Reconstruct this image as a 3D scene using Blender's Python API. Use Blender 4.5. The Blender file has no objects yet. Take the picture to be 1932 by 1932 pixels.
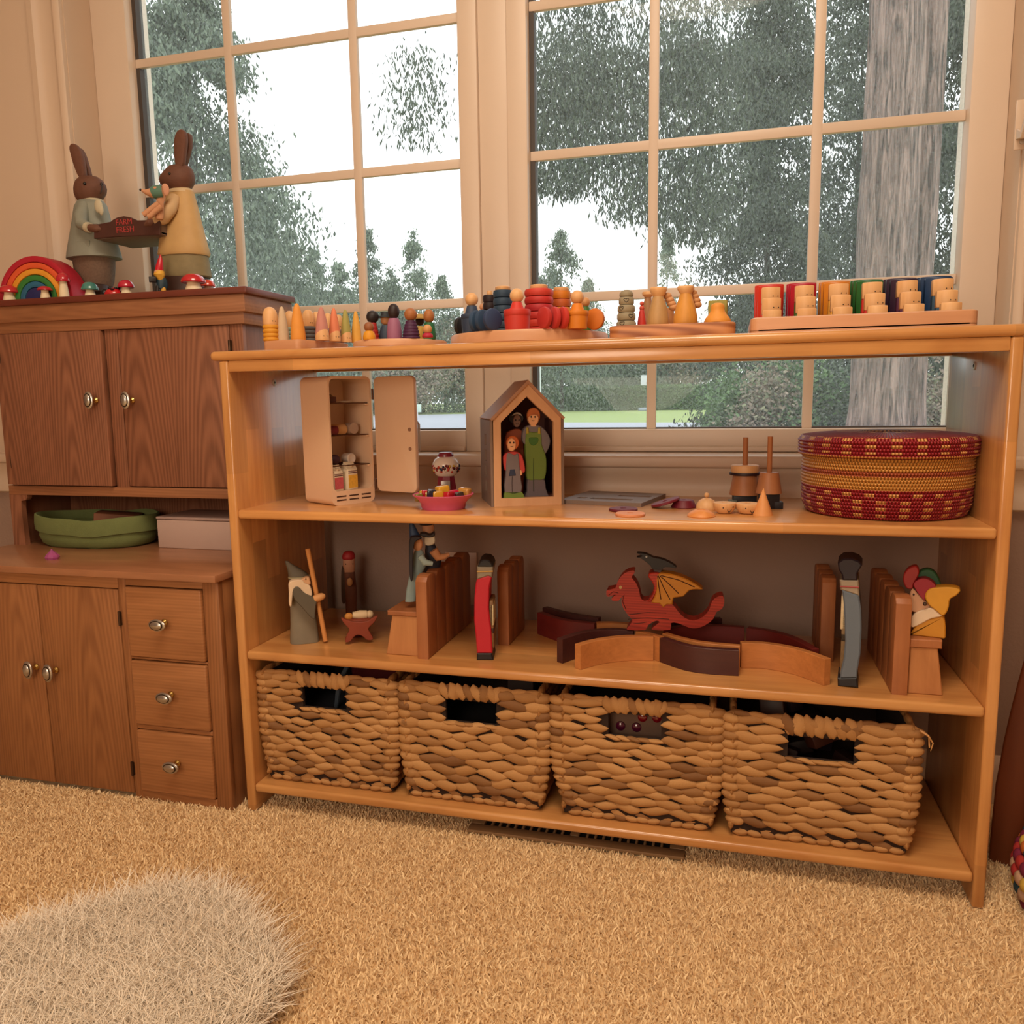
import bpy, bmesh, math, random
import numpy as np
from mathutils import Vector, Matrix
random.seed(7); np.random.seed(7)
S = bpy.context.scene
COL = S.collection
PI = math.pi

# ------------------------------------------------------------------ camera
FPX = 1513.1
CP = np.array([0.85307, -1.25059, 0.76836])
YAW, PIT, ROL = -0.265597, -0.139574, -0.015225
_f = np.array([math.sin(YAW)*math.cos(PIT), math.cos(YAW)*math.cos(PIT), math.sin(PIT)])
_r = np.array([math.cos(YAW), -math.sin(YAW), 0.0]); _u = np.cross(_r, _f)
CR = math.cos(ROL)*_r + math.sin(ROL)*_u
CU = -math.sin(ROL)*_r + math.cos(ROL)*_u
CF = _f
cam = bpy.data.objects.new('camera', bpy.data.cameras.new('camera')); COL.objects.link(cam)
cam.matrix_world = Matrix(((CR[0], CU[0], -CF[0], CP[0]), (CR[1], CU[1], -CF[1], CP[1]), (CR[2], CU[2], -CF[2], CP[2]), (0, 0, 0, 1)))
cam.data.sensor_fit = 'HORIZONTAL'; cam.data.sensor_width = 36.0; cam.data.lens = FPX/1932*36.0
cam.data.clip_start = 0.02; cam.data.clip_end = 600
S.camera = cam
def ray(x, y): return CF + CR*((x-966)/FPX) - CU*((y-966)/FPX)
def onZ(x, y, z): d = ray(x, y); return Vector(CP + d*((z-CP[2])/d[2]))
def onY(x, y, Y): d = ray(x, y); return Vector(CP + d*((Y-CP[1])/d[1]))
def onX(x, y, X): d = ray(x, y); return Vector(CP + d*((X-CP[0])/d[0]))

# ------------------------------------------------------------------ sky, light, exposure
S.view_settings.view_transform = 'Standard'; S.view_settings.look = 'None'
S.view_settings.gamma = 1.0; S.view_settings.use_curve_mapping = False
S.view_settings.exposure = 0.0
W = bpy.data.worlds.new('overcast_sky'); S.world = W; W.use_nodes = True
bg = W.node_tree.nodes['Background']; bg.inputs[0].default_value = (0.96, 0.98, 1.0, 1); bg.inputs[1].default_value = 2.1
def area(name, loc, rot, size, power, col, shape='DISK'):
    L = bpy.data.lights.new(name, 'AREA'); L.shape = shape; L.size = size; L.energy = power; L.color = col
    o = bpy.data.objects.new(name, L); COL.objects.link(o); o.location = loc; o.rotation_euler = rot
    return o
area('ceiling_lamp_light', (0.70, -1.00, 2.33), (0, 0, 0), 0.90, 28, (1.0, 0.83, 0.63))

# ------------------------------------------------------------------ helpers
def lin(c):
    r = []
    for v in c[:3]:
        v = v/255.0
        r.append(v/12.92 if v <= 0.04045 else ((v+0.055)/1.055)**2.4)
    return r
def c4(c): return (*lin(c), 1.0)
def thing(name, label, cat, loc=(0, 0, 0), rotz=0.0, group=None):
    o = bpy.data.objects.new(name, None); COL.objects.link(o); o.empty_display_size = 0.02
    o.location = loc; o.rotation_euler = (0, 0, rotz)
    o['label'] = label; o['category'] = cat
    if group: o['group'] = group
    return o
def tag(o, label, cat, group=None):
    o['label'] = label; o['category'] = cat
    if group: o['group'] = group
    return o
def obj(name, bm, m, parent=None, smooth=True, loc=None, rot=None, auto=40):
    me = bpy.data.meshes.new(name)
    if smooth:
        for f in bm.faces: f.smooth = True
        ca = math.cos(math.radians(auto))
        for e in bm.edges:
            if len(e.link_faces) == 2 and e.link_faces[0].normal.dot(e.link_faces[1].normal) < ca: e.smooth = False
    bm.to_mesh(me); bm.free()
    me.materials.append(m)
    o = bpy.data.objects.new(name, me); COL.objects.link(o)
    if parent: o.parent = parent
    if loc is not None: o.location = loc
    if rot is not None: o.rotation_euler = rot
    return o
def struct(name, bm, m, parent=None, **k):
    o = obj(name, bm, m, parent, **k)
    if parent is None: o['kind'] = 'structure'
    return o
def copy_tree(o, parent=None):
    c = o.copy(); COL.objects.link(c); c.parent = parent
    for ch in list(o.children): copy_tree(ch, c)
    return c
def meshcopy(src, parent=None, loc=None, rot=None, scale=None, m=None):
    c = src.copy(); COL.objects.link(c); c.parent = parent
    if loc is not None: c.location = loc
    if rot is not None: c.rotation_euler = rot
    if scale is not None: c.scale = scale
    if m is not None:
        c.material_slots[0].link = 'OBJECT'; c.material_slots[0].material = m
    return c
def T(x=0, y=0, z=0, rx=0, ry=0, rz=0, s=(1, 1, 1)):
    return Matrix.Translation((x, y, z)) @ Matrix.Rotation(rz, 4, 'Z') @ Matrix.Rotation(ry, 4, 'Y') @ Matrix.Rotation(rx, 4, 'X') @ Matrix.Diagonal((s[0], s[1], s[2], 1))
def B(): return bmesh.new()
def _bev(bm, vs, bev, seg):
    es = set()
    for v in vs:
        for e in v.link_edges:
            if e.is_manifold and e.calc_face_angle(0) > 0.35: es.add(e)
    bmesh.ops.bevel(bm, geom=list(es), offset=bev, segments=seg, affect='EDGES', profile=0.5, clamp_overlap=True)
def box(bm, x0, x1, y0, y1, z0, z1, bev=0.0, seg=2, m=None):
    t = bmesh.new()
    r = bmesh.ops.create_cube(t, size=1.0)
    for v in r['verts']: v.co = Vector(((x0+x1)/2+v.co.x*(x1-x0), (y0+y1)/2+v.co.y*(y1-y0), (z0+z1)/2+v.co.z*(z1-z0)))
    if bev: _bev(t, list(t.verts), bev, seg)
    return _join(bm, t, m)
def _join(bm, t, m=None):
    if m is not None: bmesh.ops.transform(t, matrix=m, verts=list(t.verts))
    t.normal_update()
    me = bpy.data.meshes.new('tmp'); t.to_mesh(me); t.free(); bm.from_mesh(me); bpy.data.meshes.remove(me)
    bm.normal_update()
    return bm
def prism(bm, pts, a, b, axis='Y', bev=0.0, seg=1, m=None):
    """polygon pts (u,v) extruded from a to b along axis; axis Y: (u,v)=(x,z), Z: (x,y), X: (y,z)"""
    t = bmesh.new()
    def mk(u, v, w): return {'Y': (u, w, v), 'Z': (u, v, w), 'X': (w, u, v)}[axis]
    lo = [t.verts.new(mk(u, v, a)) for u, v in pts]; hi = [t.verts.new(mk(u, v, b)) for u, v in pts]
    n = len(pts)
    t.faces.new(lo); t.faces.new(hi[::-1])
    for i in range(n): t.faces.new((lo[i], hi[i], hi[(i+1) % n], lo[(i+1) % n]))
    bmesh.ops.recalc_face_normals(t, faces=list(t.faces))
    if bev:
        es = [e for e in t.edges if (e.verts[0] in lo and e.verts[1] in lo) or (e.verts[0] in hi and e.verts[1] in hi)] if bev > 0 else []
        bmesh.ops.bevel(t, geom=es, offset=bev, segments=seg, affect='EDGES', profile=0.5, clamp_overlap=True)
    return _join(bm, t, m)
def lathe(bm, prof, n=28, m=None, close=True):
    t = bmesh.new(); rings = []
    for r, z in prof:
        if r < 1e-6: rings.append([t.verts.new((0, 0, z))])
        else: rings.append([t.verts.new((r*math.cos(2*PI*i/n), r*math.sin(2*PI*i/n), z)) for i in range(n)])
    for A, C in zip(rings, rings[1:]):
        for i in range(n):
            j = (i+1) % n
            if len(A) == 1 and len(C) == 1: continue
            if len(A) == 1: t.faces.new((A[0], C[j], C[i]))
            elif len(C) == 1: t.faces.new((A[i], A[j], C[0]))
            else: t.faces.new((A[i], A[j], C[j], C[i]))
    if close:
        if len(rings[0]) > 1: t.faces.new(rings[0][::-1])
        if len(rings[-1]) > 1: t.faces.new(rings[-1])
    bmesh.ops.recalc_face_normals(t, faces=list(t.faces))
    return _join(bm, t, m)
def ball(bm, c, r, s=(1, 1, 1), u=20, v=12, m=None):
    t = bmesh.new(); bmesh.ops.create_uvsphere(t, u_segments=u, v_segments=v, radius=1.0)
    mm = Matrix.Translation(c) @ Matrix.Diagonal((r*s[0], r*s[1], r*s[2], 1))
    return _join(bm, t, mm if m is None else m @ mm)
def tube(bm, pts, r, n=8, m=None, caps=True):
    """round tube along pts; r number or list"""
    t = bmesh.new(); P = [Vector(p) for p in pts]; rs = r if isinstance(r, (list, tuple)) else [r]*len(P)
    d0 = (P[1]-P[0]).normalized(); up = Vector((0, 0, 1)) if abs(d0.z) < .9 else Vector((1, 0, 0))
    nrm = d0.cross(up).normalized(); rings = []
    for i, p in enumerate(P):
        d = (P[min(i+1, len(P)-1)]-P[max(i-1, 0)]).normalized()
        nrm = (nrm - d*nrm.dot(d)).normalized(); bn = d.cross(nrm)
        rings.append([t.verts.new(p + (nrm*math.cos(2*PI*k/n)+bn*math.sin(2*PI*k/n))*rs[i]) for k in range(n)])
    for A, C in zip(rings, rings[1:]):
        for i in range(n): t.faces.new((A[i], A[(i+1) % n], C[(i+1) % n], C[i]))
    if caps: t.faces.new(rings[0][::-1]); t.faces.new(rings[-1])
    bmesh.ops.recalc_face_normals(t, faces=list(t.faces))
    return _join(bm, t, m)
def loft(bm, rings, m=None, caps=True):
    """closed rings of equal length of (x,y,z)"""
    t = bmesh.new(); R = [[t.verts.new(p) for p in r] for r in rings]; n = len(R[0])
    for A, C in zip(R, R[1:]):
        for i in range(n): t.faces.new((A[i], A[(i+1) % n], C[(i+1) % n], C[i]))
    if caps: t.faces.new(R[0][::-1]); t.faces.new(R[-1])
    bmesh.ops.recalc_face_normals(t, faces=list(t.faces))
    return _join(bm, t, m)
def oval(cx, cy, z, rx, ry, n=20, p=2.0, ph=0.0):
    """superellipse ring"""
    o = []
    for i in range(n):
        a = 2*PI*i/n; c, s = math.cos(a), math.sin(a)
        x = rx*math.copysign(abs(c)**(2/p), c); y = ry*math.copysign(abs(s)**(2/p), s)
        o.append((cx+x*math.cos(ph)-y*math.sin(ph), cy+x*math.sin(ph)+y*math.cos(ph), z))
    return o
def smoothpoly(pts, k=4):
    """closed Catmull-Rom through 2d points"""
    o = []; n = len(pts)
    for i in range(n):
        p0, p1, p2, p3 = pts[i-1], pts[i], pts[(i+1) % n], pts[(i+2) % n]
        for j in range(k):
            t = j/k
            o.append(tuple(0.5*((2*p1[d])+(-p0[d]+p2[d])*t+(2*p0[d]-5*p1[d]+4*p2[d]-p3[d])*t*t+(-p0[d]+3*p1[d]-3*p2[d]+p3[d])*t**3) for d in (0, 1)))
    return o
def rrect(x0, x1, y0, y1, r, k=5):
    o = []
    for cx, cy, a0 in ((x1-r, y1-r, 0), (x0+r, y1-r, PI/2), (x0+r, y0+r, PI), (x1-r, y0+r, 3*PI/2)):
        for i in range(k+1):
            a = a0+PI/2*i/k; o.append((cx+r*math.cos(a), cy+r*math.sin(a)))
    return o
def text(body, size, m, parent, loc, rot, depth=0.0006, name='lettering', align='CENTER'):
    cu = bpy.data.curves.new(name, 'FONT'); cu.body = body; cu.size = size; cu.extrude = depth; cu.align_x = align; cu.align_y = 'CENTER'
    cu.resolution_u = 2
    to = bpy.data.objects.new('tmp_text', cu); COL.objects.link(to)
    dg = bpy.context.evaluated_depsgraph_get(); me = bpy.data.meshes.new_from_object(to.evaluated_get(dg))
    bpy.data.objects.remove(to); bpy.data.curves.remove(cu)
    me.materials.clear(); me.materials.append(m)
    o = bpy.data.objects.new(name, me); COL.objects.link(o); o.parent = parent; o.location = loc; o.rotation_euler = rot
    return o

# ------------------------------------------------------------------ materials
def _mat(name):
    m = bpy.data.materials.new(name); m.use_nodes = True
    return m, m.node_tree, m.node_tree.nodes['Principled BSDF']
def paint(name, col, rough=0.55, var=0.07, scale=40, bump=0.0, metal=0.0, coat=0.0, bscale=None):
    m, nt, b = _mat(name); N = nt.nodes; L = nt.links
    tc = N.new('ShaderNodeTexCoord'); no = N.new('ShaderNodeTexNoise'); no.inputs['Scale'].default_value = scale; no.inputs['Detail'].default_value = 3
    L.new(tc.outputs['Object'], no.inputs['Vector'])
    mx = N.new('ShaderNodeMix'); mx.data_type = 'RGBA'; c = lin(col)
    mx.inputs[6].default_value = (*[v*(1-var) for v in c], 1); mx.inputs[7].default_value = (*[min(1, v*(1+var)) for v in c], 1)
    L.new(no.outputs['Fac'], mx.inputs[0]); L.new(mx.outputs[2], b.inputs['Base Color'])
    b.inputs['Roughness'].default_value = rough; b.inputs['Metallic'].default_value = metal; b.inputs['Coat Weight'].default_value = coat
    if bump:
        n2 = no
        if bscale:
            n2 = N.new('ShaderNodeTexNoise'); n2.inputs['Scale'].default_value = bscale; n2.inputs['Detail'].default_value = 4; L.new(tc.outputs['Object'], n2.inputs['Vector'])
        bp = N.new('ShaderNodeBump'); bp.inputs['Strength'].default_value = bump; bp.inputs['Distance'].default_value = 0.003
        L.new(n2.outputs['Fac'], bp.inputs['Height']); L.new(bp.outputs['Normal'], b.inputs['Normal'])
    return m
def wood(name, c1, c2, order='xyz', rough=0.38, sc=1.0, stave=None, fine=0.35, bump=0.05, coat=0.0, ring=0.0, along=1.0):
    """c1 dark grain, c2 light; order: which local axes are (along, across, depth)"""
    m, nt, b = _mat(name); N = nt.nodes; L = nt.links
    tc = N.new('ShaderNodeTexCoord'); sp = N.new('ShaderNodeSeparateXYZ'); L.new(tc.outputs['Object'], sp.inputs[0])
    oi = N.new('ShaderNodeObjectInfo')
    cb = N.new('ShaderNodeCombineXYZ')
    for i, ch in enumerate(order): L.new(sp.outputs['xyz'.index(ch)], cb.inputs[i])
    off = N.new('ShaderNodeVectorMath'); off.operation = 'ADD'; L.new(cb.outputs[0], off.inputs[0])
    sc3 = N.new('ShaderNodeMath'); sc3.operation = 'MULTIPLY'; sc3.inputs[1].default_value = 3.7; L.new(oi.outputs['Random'], sc3.inputs[0])
    cv = N.new('ShaderNodeCombineXYZ'); L.new(sc3.outputs[0], cv.inputs[0]); L.new(sc3.outputs[0], cv.inputs[2]); L.new(cv.outputs[0], off.inputs[1])
    def noise(sx, sy, det, dis):
        mp = N.new('ShaderNodeMapping'); mp.inputs['Scale'].default_value = (sx*sc*along, sy*sc, sy*sc); L.new(off.outputs[0], mp.inputs['Vector'])
        n = N.new('ShaderNodeTexNoise'); n.inputs['Scale'].default_value = 1.0; n.inputs['Detail'].default_value = det; n.inputs['Distortion'].default_value = dis
        L.new(mp.outputs[0], n.inputs['Vector']); return n
    a = noise(4.0, 13, 4, 1.2); f = noise(5.5, 120, 5, 0.5)
    ad = N.new('ShaderNodeMix'); ad.data_type = 'FLOAT'; ad.inputs[0].default_value = fine; L.new(a.outputs['Fac'], ad.inputs[2]); L.new(f.outputs['Fac'], ad.inputs[3])
    src = ad.outputs[0]
    if ring:
        s2 = N.new('ShaderNodeSeparateXYZ'); L.new(cb.outputs[0], s2.inputs[0])
        pg = N.new('ShaderNodeMath'); pg.operation = 'PINGPONG'; pg.inputs[1].default_value = 0.085/sc; L.new(s2.outputs[1], pg.inputs[0])
        fr = N.new('ShaderNodeMath'); fr.operation = 'MULTIPLY_ADD'; fr.inputs[1].default_value = 0.5; L.new(oi.outputs['Random'], fr.inputs[0]); L.new(s2.outputs[0], fr.inputs[2])
        cxy = N.new('ShaderNodeCombineXYZ'); L.new(fr.outputs[0], cxy.inputs[0]); L.new(pg.outputs[0], cxy.inputs[1])
        mp = N.new('ShaderNodeMapping'); mp.inputs['Scale'].default_value = (4.5*sc, 62*sc, 1); L.new(cxy.outputs[0], mp.inputs['Vector'])
        wv = N.new('ShaderNodeTexWave'); wv.wave_type = 'RINGS'; wv.rings_direction = 'SPHERICAL'; wv.inputs['Scale'].default_value = 0.85; wv.inputs['Distortion'].default_value = 3.2; wv.inputs['Detail'].default_value = 3.0; wv.inputs['Detail Scale'].default_value = 0.7
        L.new(mp.outputs[0], wv.inputs['Vector'])
        a2 = N.new('ShaderNodeMix'); a2.data_type = 'FLOAT'; a2.inputs[0].default_value = ring; L.new(src, a2.inputs[2]); L.new(wv.outputs['Fac'], a2.inputs[3]); src = a2.outputs[0]
    rp = N.new('ShaderNodeValToRGB'); rp.color_ramp.elements[0].position = 0.22; rp.color_ramp.elements[1].position = 0.72
    rp.color_ramp.elements[0].color = c4(c1); rp.color_ramp.elements[1].color = c4(c2); L.new(src, rp.inputs[0])
    out = rp.outputs[0]
    if stave:
        br = N.new('ShaderNodeTexBrick'); br.inputs['Color1'].default_value = (1.12, 1.10, 1.08, 1); br.inputs['Color2'].default_value = (stave[2],)*3+(1,)
        br.inputs['Mortar Size'].default_value = 0.0; br.inputs['Scale'].default_value = 1.0; br.inputs['Brick Width'].default_value = stave[0]; br.inputs['Row Height'].default_value = stave[1]; br.inputs['Bias'].default_value = -0.1; br.offset = 0.37
        L.new(off.outputs[0], br.inputs['Vector'])
        mx = N.new('ShaderNodeMix'); mx.data_type = 'RGBA'; mx.blend_type = 'MULTIPLY'; mx.inputs[0].default_value = 1.0
        L.new(out, mx.inputs[6]); L.new(br.outputs['Color'], mx.inputs[7]); out = mx.outputs[2]
    L.new(out, b.inputs['Base Color']); b.inputs['Roughness'].default_value = rough; b.inputs['Coat Weight'].default_value = coat; b.inputs['Coat Roughness'].default_value = 0.15
    if bump:
        bp = N.new('ShaderNodeBump'); bp.inputs['Strength'].default_value = bump; bp.inputs['Distance'].default_value = 0.001
        L.new(src, bp.inputs['Height']); L.new(bp.outputs['Normal'], b.inputs['Normal'])
    return m
_pc = {}
def P(col, rough=0.5, var=0.06, scale=60, **k):
    key = (tuple(col), rough, var, scale, tuple(sorted(k.items())))
    if key not in _pc: _pc[key] = paint('paint_%d_%d_%d' % tuple(col[:3]), col, rough, var, scale, **k)
    return _pc[key]
# ================================================================== SETTING
wall_m = paint('wall_paint', (158, 132, 118), 0.85, 0.03, 25, bump=0.35, bscale=160)
trim_m = paint('trim_paint', (212, 188, 166), 0.45, 0.015, 20)
vinyl_m = paint('window_vinyl', (220, 200, 182), 0.4, 0.015, 15)
ceil_m = paint('ceiling_paint', (235, 225, 212), 0.9, 0.03, 20)
# carpet colour: per-tuft variation
def carpet_mat(name, cols, rough=0.95):
    m, nt, b = _mat(name); N = nt.nodes; L = nt.links
    g = N.new('ShaderNodeNewGeometry'); rp = N.new('ShaderNodeValToRGB'); L.new(g.outputs['Random Per Island'], rp.inputs[0])
    e = rp.color_ramp.elements
    while len(e) < len(cols): e.new(0.5)
    for i, c in enumerate(cols): e[i].position = i/(len(cols)-1); e[i].color = c4(c)
    L.new(rp.outputs[0], b.inputs['Base Color']); b.inputs['Roughness'].default_value = rough
    b.inputs['Sheen Weight'].default_value = 0.2
    return m
carpet_m = carpet_mat('carpet_pile', [(222, 184, 136), (244, 212, 164), (252, 224, 178), (246, 214, 166)])
floor_m = paint('carpet_backing', (226, 196, 152), 0.95, 0.15, 120, bump=0.8)

WY, GY = 0.37, 0.48          # wall face and glass plane behind the bookcase
RX0, RX1 = -0.617, 1.322     # window recess
SZ = 0.655                   # window stool height
HZ = 2.08                    # window head
X0, X1, YB, ZC = -2.3, 3.2, -3.4, 2.44
b = B(); box(b, X0, X1, YB, WY, -0.06, -0.001); struct('floor', b, floor_m)
b = B(); box(b, X0-.1, X1+.1, YB-.1, WY+.17, ZC, ZC+.08); struct('ceiling', b, ceil_m)
b = B()
box(b, X0-.1, RX0-.012, WY, WY+.17, -.06, ZC); box(b, RX1+.012, X1+.1, WY, WY+.17, -.06, ZC)
box(b, RX0-.012, RX1+.012, WY, WY+.17, -.06, SZ-.026); box(b, RX0-.012, RX1+.012, WY, WY+.17, HZ+.012, ZC)
struct('wall_back', b, wall_m, smooth=False)
b = B(); box(b, X0-.1, X0, YB, WY, -.06, ZC); struct('wall_left', b, wall_m, smooth=False)
b = B(); box(b, X1, X1+.1, YB, WY, -.06, ZC); struct('wall_right', b, wall_m, smooth=False)
b = B(); box(b, X0-.1, X1+.1, YB-.1, YB, -.06, ZC); struct('wall_front', b, wall_m, smooth=False)
# jamb lining of the recess
b = B(); box(b, RX0-.012, RX0, WY-.001, GY+.06, SZ, HZ); struct('trim_1', b, trim_m)
b = B(); box(b, RX1, RX1+.012, WY-.001, GY+.06, SZ, HZ); struct('trim_2', b, trim_m)
b = B(); box(b, RX0-.012, RX1+.012, WY-.001, GY+.06, HZ, HZ+.012); struct('trim_3', b, trim_m)
# moulded casings
def casing_prof(x, s):      # outline in (x,y) seen from above, s=+1 grows to +x
    pr = [(0, 0), (0, -.012), (.006, -.017), (.014, -.017), (.018, -.012), (.026, -.010), (.050, -.012), (.058, -.018), (.064, -.024), (.078, -.024), (.081, -.018), (.081, 0)]
    return [(x+s*u, WY+v) for u, v in pr]
b = B(); prism(b, casing_prof(RX0-.002, -1), SZ-.02, HZ+.08, 'Z'); struct('trim_4', b, trim_m)
b = B(); prism(b, casing_prof(RX1+.002, 1), SZ-.02, HZ+.08, 'Z'); struct('trim_5', b, trim_m)
# stool (inner sill) with rounded nose, and apron moulding below
b = B(); box(b, RX0-.58, RX1+.58, WY-.034, GY+.02, SZ-.024, SZ, 0.006, 3); struct('trim_6', b, trim_m)
b = B()
prism(b, [(WY+.001, SZ-.024), (WY-.022, SZ-.024), (WY-.022, SZ-.030), (WY-.017, SZ-.040), (WY-.013, SZ-.052), (WY-.013, SZ-.070), (WY-.018, SZ-.076), (WY-.018, SZ-.096), (WY+.001, SZ-.102)], RX0-.58, RX1+.58, 'X')
struct('trim_7', b, trim_m)
# smooth panelling beside the recess, above stool height
b = B(); box(b, -1.20, RX0-.085, WY-.006, WY+.001, SZ-.02, ZC, .002); struct('trim_9', b, trim_m)
b = B(); box(b, RX1+.085, 1.9, WY-.006, WY+.001, SZ-.02, ZC, .002); struct('trim_10', b, trim_m)
# baseboard
b = B(); prism(b, [(WY, 0), (WY-.014, 0), (WY-.014, .07), (WY-.008, .085), (WY, .09)], X0, X1, 'X'); struct('baseboard_back', b, trim_m)

# ---- windows: frame, sash rails, muntins, panes
def glass_mat():
    m = bpy.data.materials.new('window_glass'); m.use_nodes = True; nt = m.node_tree; N = nt.nodes; L = nt.links
    for n in list(N):
        if n.type != 'OUTPUT_MATERIAL': N.remove(n)
    out = [n for n in N if n.type == 'OUTPUT_MATERIAL'][0]
    tr = N.new('ShaderNodeBsdfTransparent'); tr.inputs[0].default_value = (.97, .985, .98, 1)
    gl = N.new('ShaderNodeBsdfGlossy'); gl.inputs['Roughness'].default_value = 0.03
    df = N.new('ShaderNodeBsdfTranslucent'); df.inputs[0].default_value = (.8, .85, .87, 1)  # milky veil mixed into the glass, stands in for haze outdoors
    fr = N.new('ShaderNodeFresnel'); fr.inputs[0].default_value = 1.18
    tc = N.new('ShaderNodeTexCoord'); no = N.new('ShaderNodeTexNoise'); no.inputs['Scale'].default_value = 220; no.inputs['Detail'].default_value = 2
    L.new(tc.outputs['Object'], no.inputs['Vector'])
    rp = N.new('ShaderNodeMapRange'); rp.inputs[1].default_value = .45; rp.inputs[2].default_value = .75; rp.inputs[3].default_value = 0.035; rp.inputs[4].default_value = 0.12; L.new(no.outputs['Fac'], rp.inputs[0])
    m1 = N.new('ShaderNodeMixShader'); L.new(rp.outputs[0], m1.inputs[0]); L.new(tr.outputs[0], m1.inputs[1]); L.new(df.outputs[0], m1.inputs[2])
    m2 = N.new('ShaderNodeMixShader'); L.new(fr.outputs[0], m2.inputs[0]); L.new(m1.outputs[0], m2.inputs[1]); L.new(gl.outputs[0], m2.inputs[2])
    L.new(m2.outputs[0], out.inputs[0])
    return m
glass_m = glass_mat()
gasket_m = paint('dark_gasket', (70, 62, 58), 0.6)
ZB = 0.702; MUNZ = (0.981, 1.2735, 1.566, 1.858); ZT = HZ-.05
def window(name, gx0, gx1, mx, fx0, fx1, label):
    t = bpy.data.objects.new(name, None); COL.objects.link(t); t['kind'] = 'structure'; t['label'] = label
    for nm, a, c in (('sash_stile', fx0, gx0), ('sash_stile', gx1, fx1)):
        b = B(); box(b, a, c, GY-.030, GY+.05, SZ, HZ, .003); obj(nm, b, vinyl_m, t)
    for nm, a, c in (('bottom_rail', SZ, ZB), ('top_rail', ZT, HZ)):
        b = B(); box(b, gx0, gx1, GY-.030, GY+.05, a, c, .003); obj(nm, b, vinyl_m, t)
    b = B(); box(b, gx0, gx1, GY-.040, GY-.030, SZ+.001, SZ+.012, .002); obj('glazing_bead', b, vinyl_m, t)
    b = B(); box(b, gx0-.001, gx0+.010, GY-.004, GY+.02, ZB, ZT); obj('gasket', b, gasket_m, t)
    b = B(); box(b, gx0, gx1, GY-.004, GY+.02, ZB-.001, ZB+.003); obj('gasket', b, gasket_m, t)
    w = .0098
    for x in mx:
        b = B(); box(b, x-w, x+w, GY-.006, GY+.006, ZB, ZT, .002); obj('vertical_muntin', b, vinyl_m, t)
    for z in MUNZ:
        b = B(); box(b, gx0, gx1, GY-.0055, GY+.0055, z-w, z+w, .002); obj('horizontal_muntin', b, vinyl_m, t)
    xs = [gx0]+list(mx)+[gx1]; zs = [ZB]+list(MUNZ)+[ZT]
    for i in range(len(xs)-1):
        for j in range(len(zs)-1):
            b = B(); box(b, xs[i], xs[i+1], GY+.010, GY+.012, zs[j], zs[j+1]); obj('pane', b, glass_m, t, smooth=False)
    return t
window('window_1', -0.5217, 0.2867, (-0.2725, 0.039), RX0, 0.329, 'left window with white grid muntins behind the hutch')
window('window_2', 0.4353, 1.2593, (0.6916, 1.0027), 0.392, RX1, 'right window with white grid muntins above the long shelf')
b = B(); box(b, .329, .392, GY-.022, GY+.06, SZ, HZ, .003); struct('trim_8', b, vinyl_m)

# ---- ceiling lamp (above and behind the camera): its glow lights the room
t = thing('ceiling_lamp', 'round frosted ceiling lamp on a white base above the carpet', 'lamp', (0.70, -1.00, ZC))
b = B(); lathe(b, [(0.0, 0), (.47, 0), (.47, -.03), (.46, -.03)], 40); obj('base', b, trim_m, t)
t = thing('added_globe_light', 'added glowing globe on a pole behind the viewer, brightens the shelf front', 'lamp', (0.35, -2.35, 0))  # unseen globe light, added to brighten the shelf and window rails from the front
m, nt, bs = _mat('added_globe_glow'); bs.inputs['Base Color'].default_value = (1, .9, .8, 1); bs.inputs['Emission Color'].default_value = (1.0, .84, .65, 1); bs.inputs['Emission Strength'].default_value = 7.6
b = B(); ball(b, (0, 0, 1.12), .44, u=32, v=20); obj('globe', b, m, t)
b = B(); tube(b, [(0, 0, .02), (0, 0, .69)], .014, 10); obj('pole', b, gasket_m, t)
b = B(); lathe(b, [(.15, 0), (.15, .02), (.02, .03)], 28); obj('base', b, gasket_m, t)
# ---- outlet plate on the wall, seen through the middle bay
p = onY(872, 1090, WY)
t = thing('outlet_plate', 'pale wall outlet plate on the back wall behind the toy castle', 'outlet', (p.x, WY, p.z))
pl_m = P((200, 172, 155), .4, .02)
b = B(); box(b, -.036, .036, -.006, 0, -.058, .058, .002); obj('plate', b, pl_m, t)
for dz in (-.02, .02):
    b = B(); box(b, -.017, .017, -.008, -.005, dz-.014, dz+.014, .003); obj('socket', b, P((190, 160, 142), .4, .02), t)
# ---- floor register
t = thing('floor_register', 'beige metal floor register with dark slots under the long shelf', 'vent', (0.605, 0.09, 0.0))
reg_m = paint('register_metal', (150, 118, 84), .45, .05)
dark_m = paint('dark_void', (16, 13, 12), .8, 0)
b = B(); box(b, -.185, .185, -.065, .065, .0, .002); obj('base', b, dark_m, t)
b = B(); box(b, -.19, .19, -.070, -.046, .002, .009, .002); obj('rim', b, reg_m, t)
b = B(); box(b, -.19, .19, .046, .070, .002, .009, .002); obj('rim', b, reg_m, t)
for a, c in ((-.19, -.165), (-.008, .008), (.165, .19)):
    b = B(); box(b, a, c, -.046, .046, .002, .009, .001); obj('rim', b, reg_m, t)
b0 = None
for s in (-1, 1):
    for i in range(10):
        x = s*(.008+.0143*(i+1))
        if b0 is None:
            b = B(); box(b, -.0022, .0022, -.046, .046, .002, .0085, .001); b0 = obj('slat', b, reg_m, t, loc=(x, 0, 0))
        else: meshcopy(b0, t, (x, 0, 0))
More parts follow.
